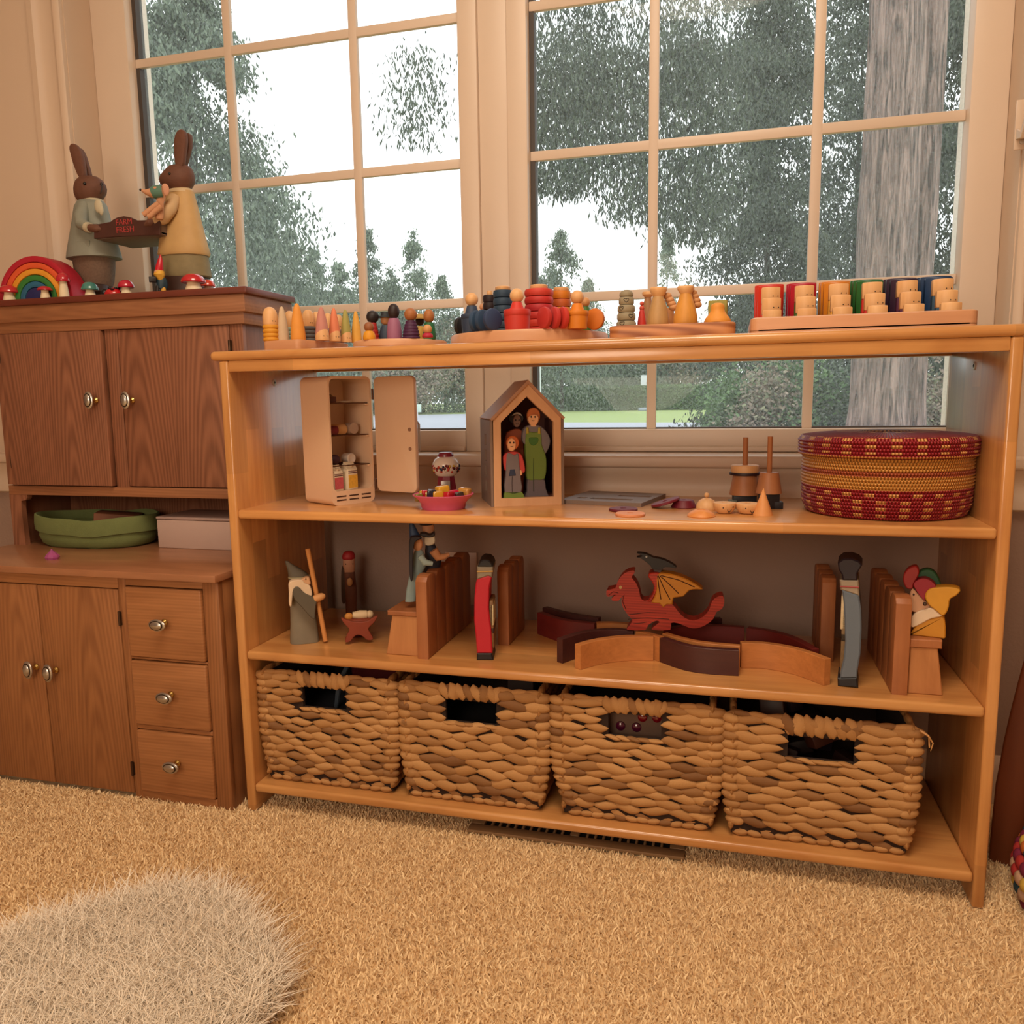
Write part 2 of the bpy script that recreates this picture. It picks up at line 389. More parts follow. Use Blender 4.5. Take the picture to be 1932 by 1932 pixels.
# ---- carpet pile
def blades(name, xs, ys, z0, h, w, lean, m, curl=0.5, hvar=.35):
    n = len(xs); a = np.random.rand(n)*2*np.pi; la = np.random.rand(n)*2*np.pi
    hh = h*(1+hvar*(np.random.rand(n)*2-1)); ww = w*(.7+.6*np.random.rand(n)); ln = lean*hh*np.random.rand(n)
    dx, dy = np.cos(a)*ww/2, np.sin(a)*ww/2; lx, ly = np.cos(la)*ln, np.sin(la)*ln
    V = np.zeros((n, 5, 3))
    V[:, 0] = np.stack([xs-dx, ys-dy, np.full(n, z0)], 1); V[:, 1] = np.stack([xs+dx, ys+dy, np.full(n, z0)], 1)
    V[:, 2] = np.stack([xs+dx*.9+lx*curl*.6, ys+dy*.9+ly*curl*.6, z0+hh*.6], 1); V[:, 3] = np.stack([xs-dx*.9+lx*curl*.6, ys-dy*.9+ly*curl*.6, z0+hh*.6], 1)
    V[:, 4] = np.stack([xs+lx, ys+ly, z0+hh], 1)
    return mesh_np(name, V.reshape(-1, 3), n, 5, ((0, 1, 2, 3), (3, 2, 4)), m)
def mesh_np(name, V, n, k, faces, m):
    me = bpy.data.meshes.new(name); me.vertices.add(len(V)); me.vertices.foreach_set('co', V.astype(np.float32).ravel())
    base = np.arange(n)[:, None]*k
    idx = np.concatenate([base+np.array(f)[None, :] for f in faces], 1)
    loops = idx.ravel(); me.loops.add(len(loops)); me.loops.foreach_set('vertex_index', loops.astype(np.int32))
    sz = np.tile(np.array([len(f) for f in faces]), n); st = np.concatenate([[0], np.cumsum(sz)[:-1]])
    me.polygons.add(len(sz)); me.polygons.foreach_set('loop_start', st.astype(np.int32)); me.polygons.foreach_set('loop_total', sz.astype(np.int32))
    me.update(calc_edges=True); me.materials.append(m)
    o = bpy.data.objects.new(name, me); COL.objects.link(o); return o
sp = 0.0031
gx, gy = np.meshgrid(np.arange(-.95, 1.75, sp), np.arange(-.62, .30, sp)); gx = gx.ravel()+np.random.randn(gx.size)*sp*.4; gy = gy.ravel()+np.random.randn(gy.size)*sp*.4
keep = ~((gx > .415) & (gx < .795) & (gy > .02) & (gy < .16))
keep &= ~((gx > -.76) & (gx < -.042) & (gy > -.008))
keep &= ~((gx > -.022) & (gx < .003) & (gy > -.002)); keep &= ~((gx > 1.217) & (gx < 1.24) & (gy > -.002))
keep &= (gy < -.18+.48) & (gx < 1.0+2*(gy+.6))
co = blades('carpet', gx[keep], gy[keep], -.001, .0068, .0025, 1.4, carpet_m)
co['kind'] = 'stuff'; co['label'] = 'beige cut pile carpet on the floor'; co['category'] = 'carpet'
# ================================================================== LONG SHELF
ZT_, ZA, ZBs, ZCs, SD, ST = 0.8596, 0.5788, 0.3156, 0.0558, 0.32, 0.0168
BW = 1.22
hc1, hc2 = (176, 112, 58), (220, 162, 98)
sh_x = wood('honey_wood_long', hc1, hc2, 'xyz', 0.30, 1.0, (.42, .046, .84), .3, .04, coat=.6)
sh_z = wood('honey_wood_upright', hc1, hc2, 'zyx', 0.30, 1.0, (.21, .043, .66), .45, .04, coat=.6)
t = thing('bookcase', 'long honey coloured wooden bookcase with three shelves below the windows', 'bookcase', (0, 0, 0))
bookcase = t
for nm, a, c in (('side_panel', -.0187, 0), ('side_panel', BW, BW+.0172)):
    b = B(); box(b, a, c, 0, SD, 0, ZT_-.0165, .004, 3); obj(nm, b, sh_z, t)
b = B(); box(b, -.0345, BW+.034, -.004, SD+.006, ZT_-.0165, ZT_, .0078, 5); obj('top_board', b, sh_x, t)
b = B(); box(b, 0, BW, .002, .020, .8237, ZT_-.0165, .0015); obj('apron', b, sh_x, t)
b = B(); box(b, 0, BW, SD-.018, SD, onY(1799, 671, SD-.018).z, ZT_-.0165, .0015); obj('back_rail', b, sh_x, t)
for z in (ZA, ZBs, ZCs):
    b = B(); box(b, 0, BW, 0, SD, z-ST, z, .0055, 4); obj('shelf', b, sh_x, t)
steel_m = paint('screw_steel', (196, 190, 180), .45, .05, metal=.5)
for X, px, py, s in ((0, 517, 722, 1), (BW, 1839, 690, -1)):
    p = onX(px, py, X); b = B()
    lathe(b, [(.0066, 0), (.0066, .0008), (.0055, .0016), (.0, .0016)], 18, T(p.x, p.y, p.z, 0, s*PI/2, 0)); sc = obj('screw_head', b, steel_m, t)
    b = B(); box(b, -.0007+X+s*.0016, .0007+X+s*.0016, p.y-.0026, p.y+.0026, p.z-.0006, p.z+.0006); box(b, -.0007+X+s*.0016, .0007+X+s*.0016, p.y-.0006, p.y+.0006, p.z-.0026, p.z+.0026); obj('cross_slot', b, dark_m, sc)

# ================================================================== OLD CUPBOARD
kc1, kc2 = (110, 67, 47), (154, 101, 74)
cab_v = wood('cupboard_wood_vertical', kc1, kc2, 'zxy', 0.45, 1.0, None, .55, .10, ring=.30)
cab_h = wood('cupboard_wood_level', (124, 78, 50), (168, 113, 76), 'xzy', 0.45, 1.0, None, .5, .08, ring=.12)
bas_v = wood('base_cabinet_wood_vertical', (124, 76, 44), (168, 112, 68), 'zxy', 0.45, 1.0, None, .6, .10, ring=.18)
bas_h = wood('base_cabinet_wood_level', (136, 86, 50), (180, 122, 76), 'xzy', 0.45, 1.0, None, .5, .08, ring=.12)
cab_t = wood('cupboard_counter_wood', (138, 90, 60), (178, 122, 86), 'xyz', 0.32, 1.0, None, .3, .04, coat=.3)
cab_r = wood('cupboard_top_redwood', (92, 40, 28), (122, 58, 42), 'xyz', 0.4, 1.0, None, .3, .04)
brass_m = paint('knob_brass', (190, 160, 95), .25, .05, metal=1.0)
silver_m = paint('knob_silver', (190, 184, 176), .28, .05, metal=.9)
knobdark_m = paint('knob_dark_groove', (60, 45, 35), .4, .05, metal=.6)
hinge_m = paint('hinge_bronze', (74, 52, 36), .45, .1, metal=.7)
def knob(parent, x, y, z, vertical):
    rx, rz = (.0112, .0178) if vertical else (.0178, .0112)
    t_ = bpy.data.objects.new('knob', None); COL.objects.link(t_); t_.parent = parent; t_.location = (x, y, z)
    b = B(); lathe(b, [(.0045, 0), (.0065, .002), (.0065, .004), (.0035, .007), (.0035, .017), (.006, .021), (.006, .023)], 16, T(rx=PI/2)); s = b
    for k, (m_, y0, sc) in enumerate(((silver_m, .023, 1.0), (knobdark_m, .0255, .80), (silver_m, .0262, .68))):
        b2 = B() if k else B()
        lathe(b2, [(.0, -.0015), (1.0*1, -.0008), (1.0, .0012), (.8, .0030 if k != 1 else .0016), (.0, .0042 if k != 1 else .0018)], 24, T(0, -y0, 0, PI/2, 0, 0) @ Matrix.Diagonal((rx*sc, rz*sc, 1, 1)))
        obj(('oval_plate', 'oval_groove', 'oval_face')[k], b2, m_, t_)
    obj('knob_stem', s, brass_m, t_)
    return t_
def hinge(parent, x, y, z):
    b = B(); tube(b, [(x, y, z-.014), (x, y, z+.014)], .0028, 8); box(b, x-.004, x+.004, y+.0005, y+.002, z-.013, z+.013); obj('hinge', b, hinge_m, parent)

FY = -.008
t = thing('base_cabinet', 'low brown wooden cabinet with two doors and three drawers', 'cabinet', (0, 0, 0)); base_cab = t
b = B(); box(b, -.703, -.050, FY+.012, .345, .004, .446); obj('carcass', b, bas_v, t)
b = B(); box(b, -.714, -.0405, -.021, .348, .446, .460, .002); obj('counter_top', b, cab_t, t)
for a, c in ((-.705, -.6575), (-.2638, -.2462), (-.0775, -.0445)):
    b = B(); box(b, a, c, FY, FY+.014, .0, .446, .0012); obj('stile', b, bas_v, t)
b = B(); box(b, -.0605, -.0445, FY+.013, .345, 0, .446, .001); obj('side_board', b, bas_v, t)
b = B(); box(b, -.6575, -.2638, FY, FY+.014, .4235, .446, .0008); obj('rail', b, bas_h, t)
for a, c in ((.431, .446), (.2868, .2905), (.1465, .1545), (.0, .018)):
    b = B(); box(b, -.2462, -.0775, FY, FY+.014, a, c, .0006); obj('rail', b, bas_h, t)
for a, c, kx, hx in ((-.6560, -.4562, (70.5, 1257), None), (-.4542, -.2652, (107.7, 1263), -.2645)):
    b = B(); box(b, a, c, FY-.001, FY+.011, .010, .4215, .0022); d = obj('door', b, bas_v, t)
    p = onY(*kx, FY-.001); knob(d, p.x, FY-.001, p.z, True)
    if hx:
        for z in (.365, .062): hinge(d, hx, FY-.002, z)
for a, c, kp in ((.2925, .4285, (312, 1173.5)), (.1565, .2850, (324.4, 1309.4)), (.0200, .1450, (336.5, 1438.6))):
    b = B(); box(b, -.2448, -.0788, FY-.006, FY+.011, a, c, .0035, 3); d = obj('drawer', b, bas_h, t)
    p = onY(*kp, FY-.006); knob(d, p.x, FY-.006, p.z, False)

HY = .18
t = thing('hutch_cabinet', 'brown wooden hutch with two doors standing on the low cabinet', 'cabinet', (0, 0, .460)); hutch = t
def hb(nm, x0, x1, y0, y1, z0, z1, m_, bev=.001):
    b = B(); box(b, x0, x1, y0, y1, z0-.46, z1-.46, bev); return obj(nm, b, m_, t)
hb('side_board', -.704, -.690, HY+.012, .345, .460, .978, cab_v); hb('side_board', -.0995, -.0855, HY+.012, .345, .460, .978, cab_v)
hb('back_board', -.690, -.0995, .335, .345, .460, .978, cab_v)
hb('inner_shelf', -.690, -.0995, HY+.012, .335, .575, .588, cab_h)
hb('stile', -.704, -.6825, HY, HY+.013, .597, .930, cab_v); hb('stile', -.4125, -.3815, HY, HY+.013, .594, .926, cab_v); hb('stile', -.1135, -.0845, HY, HY+.013, .460, .930, cab_v)
hb('rail', -.704, -.0845, HY, HY+.013, .574, .5945, cab_h); hb('rail', -.6825, -.1135, HY, HY+.013, .926, .948, cab_h)
hb('carcass', -.6895, -.100, HY+.013, HY+.022, .588, .948, cab_v)
# foot of the left stile with a scrolled bracket under the rail
b = B(); prism(b, [(-.704, .574-.46), (-.655, .574-.46), (-.655, .568-.46), (-.659, .562-.46), (-.672, .560-.46), (-.674, .54-.46), (-.672, 0), (-.704, 0)], HY, HY+.013, 'Y'); obj('foot', b, cab_v, t)
for a, c, kp, hs in ((-.6810, -.4170, (182.6, 755), ((-.683, .876), (-.683, .648))), (-.3795, -.1150, (251, 755), ((-.113, .880), (-.113, .648)))):
    d = hb('door', a, c, HY-(.009 if a < -.5 else .001), HY+.010, .5970, .9238, cab_v, .002)
    dy = HY-(.009 if a < -.5 else .001); p = onY(*kp, dy); knob(d, p.x, dy, p.z-.46, True)
    for hx, hz in hs: hinge(d, hx, HY-.004, hz-.46)
hb('fascia', -.712, -.0760, HY-.006, .345, .9245, .9475, cab_h); hb('crown_moulding', -.716, -.0685, HY-.012, .348, .9470, .9815, cab_h, .002)
hb('top_board', -.722, -.0600, HY-.018, .350, .9812, .9945, cab_r, .003)
HT = .9945
# ================================================================== measuring frame for small things
class Fr:
    """vertical plane through a thing's foot; maps picture points onto that plane in local (x, z)"""
    def __init__(s, px, py, z, Y=None, rz=None):
        if Y is None: s.o = onZ(px, py, z)
        else:
            p = onY(px, py, Y); s.o = Vector((p.x, Y, z))
        d = ray(px, py)
        s.rz = math.atan2(-d[0], d[1]) if rz is None else rz
        s.ax = Vector((math.cos(s.rz), math.sin(s.rz), 0)); s.n = Vector((-math.sin(s.rz), math.cos(s.rz), 0))
        s.k = FPX/((s.o-Vector(CP)).dot(Vector(CF)))
    def __call__(s, px, py, y=0.0):
        d = Vector(ray(px, py)); C = Vector(CP); q = C + d*((s.o+s.n*y-C).dot(s.n)/d.dot(s.n)) - s.o
        return (q.dot(s.ax), q.z)
    def poly(s, pts, y=0.0): return [s(p[0], p[1], y) for p in pts]
    def thing(s, name, label, cat, group=None): return thing(name, label, cat, s.o, s.rz, group)
def crop(x0, y0, k): return lambda pts: [(x0+a*k, y0+c*k) for a, c in pts]
def sil(bm, L, rows, ratio=.75, y=0.0, n=18, p=2.2, cap=True):
    """body from silhouette rows (py, pxl, pxr[, ratio[, dy]])"""
    rings = []
    for r in rows:
        xl, z1 = L(r[1], r[0]); xr, z2 = L(r[2], r[0]); rx = (xr-xl)/2
        rings.append(oval((xl+xr)/2, y+(r[4] if len(r) > 4 else 0), (z1+z2)/2, rx, rx*(r[3] if len(r) > 3 else ratio), n, p))
    return loft(bm, rings)
def csil(x0, y0, k, rows): return [(y0+r[0]*k, x0+r[1]*k, x0+r[2]*k)+tuple(r[3:]) for r in rows]

# ---- stacking rainbow: six arches
RB = [((176, 28, 48), 'red', .092), ((218, 88, 46), 'orange', .0785), ((222, 150, 44), 'yellow', .0655), ((52, 120, 52), 'green', .0525), ((40, 98, 130), 'blue', .0392), ((38, 40, 92), 'indigo', .026)]
fo = Fr(67, 560, HT, Y=.190, rz=.06)
for i, (c, nm, R) in enumerate(RB):
    r_in = RB[i+1][2]+.0011 if i < 5 else 0.0
    pts = [(R*math.cos(PI*k/26), R*math.sin(PI*k/26)) for k in range(27)]
    if r_in: pts += [(r_in*math.cos(PI*k/26), r_in*math.sin(PI*k/26)) for k in range(26, -1, -1)]
    b = B(); prism(b, pts, 0, .050, 'Y', .0022, 2)
    o = obj('rainbow_arch', b, P(c, .5), None); o.location = fo.o; o.rotation_euler = (0, 0, fo.rz)
    tag(o, '%s wooden arch of the stacking rainbow, %s' % (nm, ('outermost', 'second from outside', 'third from outside', 'third from inside', 'second from inside', 'the innermost solid piece')[i]), 'toy arch', 'stacking rainbow arches on the hutch')
# ---- mushrooms
stem_m = P((232, 214, 180), .6)
def mushroom(px, top, capb, wpx, c, Y, label, stemw=.55):
    L = Fr(px, 552, HT, Y=Y); t = L.thing('toy_mushroom', label, 'toy mushroom', 'painted wooden mushrooms on the hutch')
    r = wpx/2/L.k; zt = L(px, top)[1]; zb = L(px, capb)[1]; h = zt-zb; sr = r*stemw
    b = B(); lathe(b, [(sr*1.15, 0), (sr*1.1, zb*.3), (sr*.85, zb*.85), (sr*.85, zb+.001)], 20); obj('stem', b, stem_m, t)
    b = B(); lathe(b, [(sr*.5, zb+.001), (r*.93, zb), (r, zb+h*.10), (r*.97, zb+h*.3), (r*.80, zb+h*.66), (r*.5, zb+h*.92), (r*.2, zb+h*.99), (0, zt)], 28); cp = obj('cap', b, P(c, .22, coat=.6), t)
    return t
mushroom(17, 538, 553, 35, (190, 40, 50), .182, 'red mushroom at the left end of the hutch top')
mushroom(85, 540, 548.5, 27, (186, 34, 52), .180, 'small red mushroom in front of the rainbow middle')
mushroom(121, 515, 532, 25, (186, 34, 52), .178, 'tall red mushroom on a long stem beside the rainbow', .6)
mushroom(170, 532, 548, 31, (66, 128, 120), .182, 'teal capped mushroom at the blue coated rabbit\'s feet')
mushroom(238.5, 528, 543, 29, (186, 34, 60), .200, 'red mushroom beside the ladybird', .6)
mushroom(366, 516.5, 534, 45, (190, 34, 44), .185, 'large red mushroom in front of the yellow coated rabbit', .6)
mushroom(393, 527.5, 541, 27, (206, 62, 44), .235, 'orange red mushroom half hidden behind the large red one')
# ---- ladybird
L = Fr(215, 552, HT, Y=.192, rz=.5); t = L.thing('ladybird', 'small red ladybird with black spots on the hutch', 'toy ladybird')
r = 17/L.k
b = B(); lathe(b, [(r, 0), (r*1.02, r*.15), (r*.85, r*.5), (r*.45, r*.78), (0, r*.86)], 24); obj('shell', b, P((190, 24, 34), .25, coat=.5), t)
b = B(); ball(b, (-r*.95, 0, r*.28), r*.42); obj('head', b, P((22, 20, 22), .4), t)
for a, e in ((-.9, .5), (-2.2, .5), (-1.55, .75), (.2, .5), (-.4, .9)):
    b = B(); ball(b, (r*math.cos(a)*e*1.02, r*math.sin(a)*e*1.02, r*.86*math.sqrt(max(0, 1-e*e*1.05))+.0005), r*.2, (1, 1, .6), 10, 8); obj('spot', b, P((22, 20, 22), .4), t)

# ---- rabbit couple carrying a tray (one cast figurine)
C = lambda pts: crop(0, 240, .24845)(pts)
L = Fr(240, 551, HT, Y=.280, rz=0.0)
t = L.thing('rabbit_figurine', 'resin rabbit couple carrying a dark lettered tray on the hutch', 'figurine')
def RS(rows): return csil(0, 240, .24845, rows)
fur_m = paint('rabbit_fur_brown', (104, 66, 50), .7, .18, 90, bump=.3)
blue_c = paint('rabbit_coat_blue', (138, 140, 128), .6, .12, 60, bump=.1)
cream_c = paint('rabbit_coat_cream', (196, 158, 104), .6, .12, 40, bump=.1)
tw_m = paint('rabbit_trousers_tweed', (112, 88, 72), .8, .35, 260)
sk_m = paint('rabbit_skirt_olive', (134, 120, 86), .7, .2, 80)
shoe_m = P((58, 34, 26), .5)
tray_m = paint('rabbit_tray_dark', (74, 40, 32), .55, .2, 60)
red_l = P((170, 60, 58), .6)
b = B(); sil(b, L, RS([(1000, 575, 850), (1060, 585, 852), (1120, 592, 850), (1180, 600, 845), (1215, 612, 835)]), .7); obj('trousers', b, tw_m, t)
b = B(); sil(b, L, RS([(1205, 620, 830, .9, -.006), (1225, 605, 838, 1.0, -.008), (1262, 600, 842, 1.0, -.008)]), .8); obj('shoes', b, shoe_m, t)
b = B(); sil(b, L, RS([(550, 625, 740), (560, 605, 770), (600, 585, 795), (680, 575, 815), (780, 565, 838), (880, 552, 865), (960, 543, 888), (1000, 541, 897), (1004, 560, 880)]), .72); jk = obj('jacket', b, blue_c, t)
b = B(); sil(b, L, RS([(540, 625, 745, .7), (552, 612, 765, .75), (566, 615, 775, .75), (572, 625, 770)]), .75); x, z = L(*C([(748, 600)])[0], -.030); ball(b, (x, -.030, z), .009, (1.1, .6, 1.6), 12, 8); ball(b, (x+.006, -.030, z-.008), .007, (.8, .5, 1.6), 12, 8); obj('scarf', b, P((196, 184, 156), .6), t)
b = B(); (xa, z0), (xb, z1) = L(*C([(590, 918)])[0], -.036), L(*C([(685, 855)])[0], -.036); prism(b, rrect(xa, xb, z0, z1, .005), -.0395, -.015, 'Y', .001); obj('pocket', b, blue_c, t)
# arm, cuff, paw
def arm(pts, rs, m_, y, nm='sleeve'):
    b = B(); tube(b, [(L(*q, yy)[0], yy, L(*q, yy)[1]) for q, yy in zip(C(pts), y)], [r_*.24845/L.k for r_ in rs], 12); return obj(nm, b, m_, t)
arm([(640, 590), (615, 680), (620, 735), (670, 762)], [42, 48, 44, 36], blue_c, (-.02, -.038, -.046, -.052))
arm([(660, 760), (684, 764)], [37, 37], P((196, 184, 156), .6), (-.052, -.054), 'cuff')
arm([(684, 764), (720, 768), (752, 772), (772, 776)], [26, 30, 26, 10], fur_m, (-.054, -.056, -.056, -.055), 'paw')
b = B(); sil(b, L, RS([(372, 640, 690), (382, 612, 735), (410, 590, 768), (440, 582, 785), (470, 580, 792), (505, 582, 788), (540, 592, 770), (565, 612, 755), (575, 640, 740)]), .78, n=20, p=2.0); hd = obj('head', b, fur_m, t)
def ear(pts, y, th, nm='ear'):
    b = B(); prism(b, smoothpoly([L(*q, y) for q in C(pts)], 3), y-th/2, y+th/2, 'Y', th*.35, 2); return obj(nm, b, fur_m, t)
ear([(610, 385), (575, 310), (545, 210), (536, 155), (555, 126), (590, 140), (620, 185), (640, 260), (652, 385)], -.008, .012)
ear([(640, 388), (625, 300), (600, 190), (612, 160), (640, 195), (672, 290), (692, 388)], .012, .012)
for q in ((642, 428),):
    x, z = L(*C([q])[0], -.028); b = B(); ball(b, (x, -.028, z), .0032, u=10, v=8); obj('eye', b, P((20, 16, 14), .3), t)
b = B(); pts = C([(770, 430), (777, 455), (772, 480), (762, 505)]); tube(b, [(L(*q, -.012)[0], -.012, L(*q, -.012)[1]) for q in pts], .0011, 6); x, z = L(*C([(772, 432)])[0], -.010); ball(b, (x, -.010, z), .0035, u=10, v=8); obj('muzzle_line', b, P((38, 22, 18), .5), t)
# second rabbit
b = B(); sil(b, L, RS([(955, 1238, 1560), (1000, 1240, 1562), (1080, 1242, 1575), (1140, 1240, 1586), (1150, 1250, 1580)]), .7)
for v in b.verts:
    a = math.atan2(v.co.y, v.co.x-L(*C([(1400, 1000)])[0])[0]); v.co.y += .0022*math.sin(a*22); v.co.x += .0012*math.cos(a*22)
obj('skirt', b, sk_m, t)
b = B(); sil(b, L, RS([(1145, 1262, 1560, .8), (1180, 1250, 1560, .8), (1262, 1246, 1560, .8)]), .8); obj('shoes', b, shoe_m, t)
b = B(); sil(b, L, RS([(478, 1320, 1440), (492, 1290, 1462), (530, 1275, 1470), (620, 1262, 1492), (720, 1250, 1514), (820, 1240, 1538), (900, 1230, 1557), (965, 1224, 1576), (985, 1240, 1570)]), .72); obj('coat', b, cream_c, t)
b = B(); sil(b, L, RS([(468, 1310, 1440, .7), (480, 1290, 1455, .75), (505, 1288, 1462, .78), (515, 1300, 1455)]), .78); obj('collar', b, P((206, 180, 140), .6), t)
arm([(1330, 540), (1290, 620), (1240, 690), (1180, 710)], [44, 48, 46, 44], P((206, 172, 128), .6, .12), (-.02, -.040, -.046, -.050))
arm([(1180, 708), (1140, 725), (1100, 745)], [26, 30, 12], fur_m, (-.052, -.056, -.056), 'paw')
b = B(); sil(b, L, RS([(288, 1330, 1400), (300, 1290, 1432), (330, 1262, 1455), (370, 1234, 1464), (400, 1224, 1466), (430, 1232, 1462), (460, 1270, 1448), (480, 1300, 1430)]), .78, n=20, p=2.0); obj('head', b, fur_m, t)
ear([(1345, 305), (1330, 190), (1332, 90), (1352, 38), (1382, 18), (1412, 40), (1420, 110), (1410, 200), (1395, 305)], -.010, .013)
ear([(1390, 305), (1405, 180), (1418, 70), (1432, 48), (1452, 65), (1452, 150), (1430, 240), (1410, 305)], .012, .012)
x, z = L(*C([(1286, 352)])[0], -.030); b = B(); ball(b, (x, -.030, z), .0028, u=10, v=8); obj('eye', b, P((20, 16, 14), .3), t)
# tray with arched front board and lettering
TY = -.058
pts = L.poly(C([(712, 742), (838, 718), (856, 702), (890, 684), (938, 675), (985, 682), (1020, 697), (1040, 707), (1212, 702), (1212, 818), (870, 832), (712, 846)]), TY)
b = B(); prism(b, pts, TY, TY+.006, 'Y', .0008); tf = obj('tray_board', b, tray_m, t)
(xa, za), (xb, zb) = L(*C([(716, 842)])[0], TY), L(*C([(1212, 818)])[0], TY)
b = B(); box(b, xa, xb, TY+.006, .055, za-.002, za+.004, .001); box(b, xa, xb, .049, .055, za, za+.030, .001); box(b, xa, xa+.005, TY+.006, .05, za, za+.030); box(b, xb-.005, xb, TY+.006, .05, za, za+.030)
obj('tray_box', b, paint('tray_shade', (118, 98, 84), .7, .1), t)
for s_, q in (('FARM', (942, 722)), ('FRESH', (952, 779))):
    x, z = L(*C([q])[0], TY); text(s_, .0165, red_l, tf, (x, TY-.0003, z), (PI/2, -.01, 0))
# ---- mouse doll standing in the tray
L2 = Fr(292, 452, HT+.128, Y=.205, rz=.5)
def MS(pts): return [L2(*q) for q in C(pts)]
t = L2.thing('mouse_doll', 'beige cloth mouse doll with a green eye mask in the rabbits\' tray', 'doll')
fl = paint('mouse_cloth', (196, 142, 106), .85, .08, 120)
b = B(); sil(b, L2, csil(0, 240, .24845, [(470, 1190, 1240), (490, 1165, 1256), (515, 1165, 1262), (545, 1185, 1256), (575, 1190, 1246), (620, 1180, 1245), (680, 1175, 1245), (700, 1185, 1240)]), .8); obj('body', b, fl, t)
b = B(); q = MS([(1235, 495), (1195, 500), (1150, 502), (1110, 497), (1076, 484)]); tube(b, [(x, -.002*i, z) for i, (x, z) in enumerate(q)], [.0115, .0125, .0095, .005, .0018], 12); hd = obj('head', b, fl, t)
x, z = MS([(1074, 483)])[0]; b = B(); ball(b, (x, -.008, z), .0026); obj('nose', b, P((24, 18, 18), .4), t)
b = B(); q = MS([(1150, 500), (1175, 497), (1205, 495), (1238, 494)]); tube(b, [(x, -.003, z) for x, z in q], [.0100, .0128, .0132, .0124], 14, caps=False); obj('eye_mask', b, P((84, 122, 104), .7), t)
x, z = MS([(1190, 480)])[0]; b = B(); ball(b, (x, -.0135, z), .0042, (1.2, .4, 1)); obj('eye_hole', b, fl, t)
x, z = MS([(1258, 478)])[0]; b = B(); ball(b, (x, -.004, z), .0105, (.75, .35, 1.15)); obj('ear', b, P((206, 150, 120), .8), t)
for pts in ([(1215, 590), (1160, 630), (1115, 665), (1095, 675)], [(1235, 610), (1190, 645), (1150, 685), (1130, 690)]):
    b = B(); tube(b, [(x, -.012, z) for x, z in MS(pts)], [.006, .0058, .0055, .005], 10); obj('leg', b, fl, t)
# ---- garden gnome
L = Fr(298, 551, HT, Y=.205); t = L.thing('gnome', 'small garden gnome with a red pointed hat beside the yellow coated rabbit', 'gnome')
G = lambda rows: csil(0, 240, .24845, rows)
b = B(); sil(b, L, G([(968, 1214, 1222), (1000, 1200, 1234), (1040, 1186, 1240), (1075, 1176, 1242), (1088, 1176, 1242)]), 1); obj('hat', b, P((196, 26, 42), .3), t)
b = B(); sil(b, L, G([(1080, 1180, 1238), (1100, 1168, 1240), (1115, 1172, 1238)]), 1); obj('face', b, P((222, 160, 120), .5), t)
b = B(); sil(b, L, G([(1092, 1175, 1248), (1120, 1165, 1255), (1150, 1190, 1245), (1180, 1210, 1235)]), 1); obj('beard', b, P((222, 168, 60), .6, .2, 200), t)
b = B(); sil(b, L, G([(1130, 1190, 1250), (1160, 1185, 1270), (1200, 1188, 1276), (1225, 1195, 1270)]), .9, y=.004); obj('coat', b, P((36, 58, 70), .5), t)
b = B(); (xa, z0), (xb, z1) = L(*C([(1132, 1178)])[0]), L(*C([(1185, 1140)])[0]); box(b, xa, xb, -.010, .002, z0, z1, .001); obj('book', b, P((34, 26, 24), .5), t)
for a, c in ((1180, 1212), (1222, 1262)):
    b = B(); sil(b, L, G([(1205, a+5, c-5), (1240, a, c), (1258, a-2, c+2), (1262, a, c)]), 1.1); obj('boot', b, P((40, 30, 28), .5) if a < 1200 else P((214, 160, 60), .5), t)
# ================================================================== ON THE CABINET COUNTER
CZ = .460
xl, xr = onY(84, 1000, .235).x, onY(293, 1000, .235).x
t = thing('fabric_basket', 'round green fabric basket with a folded rim on the cabinet counter', 'basket', ((xl+xr)/2, .235, CZ))
gm = paint('green_cloth', (112, 122, 72), .9, .12, 50, bump=.3, bscale=500)
rx = (xr-xl)/2*.93; ry = .080
def wob(ring, k, a, z): return [(x*(1+9*a*math.sin(k*math.atan2(y, x)+z*40)*.35), y*(1+9*a*math.cos((k+2)*math.atan2(y, x)+z*60)*.5), max(.0005, zz+(a*1.1*math.sin(2*math.atan2(y, x)+1)+a*.6*math.sin(5*math.atan2(y, x)+z*20))*(1 if zz > .02 else zz/.02))) for x, y, zz in ring]
rows = [(.0, .86), (.006, .93), (.02, .98), (.035, .97), (.045, .95)]
b = B(); loft(b, [wob(oval(0, 0, z, rx*s, ry*s, 40, 2.4), 5, .0025, z) for z, s in rows]+[wob(oval(0, 0, .040, rx*.90, ry*.90, 40, 2.4), 5, .002, .04), oval(0, 0, .006, rx*.8, ry*.8, 40)]); obj('bag', b, gm, t)
b = B(); loft(b, [wob(oval(0, 0, z, rx*s, ry*s, 40, 2.4), 4, .003, .5) for z, s in ((.030, 1.0), (.032, 1.03), (.045, 1.04), (.060, 1.03), (.066, 1.02), (.067, .99), (.060, .965), (.03, .96))], caps=False); obj('rim', b, gm, t)
p = onY(218, 966, .25)
b = B(); box(b, -.045, .045, -.03, .03, 0, .056, .002); o = obj('wooden_block', b, P((128, 78, 52), .7)); o.location = (p.x, .25, CZ+.012); o.rotation_euler = (0, .12, .5); tag(o, 'brown wooden block lying inside the green fabric basket', 'block')
p0 = onZ(297, 1034, CZ); x1 = -.115; zt = onY(292, 975, p0.y).z
t = thing('white_box', 'flat off-white lidded box on the cabinet counter', 'box', (p0.x, p0.y+.004, CZ))
wb_m = P((196, 168, 156), .45, .03)
b = B(); box(b, 0, x1-p0.x, 0, .118, 0, zt-CZ-.007, .002); obj('body', b, wb_m, t)
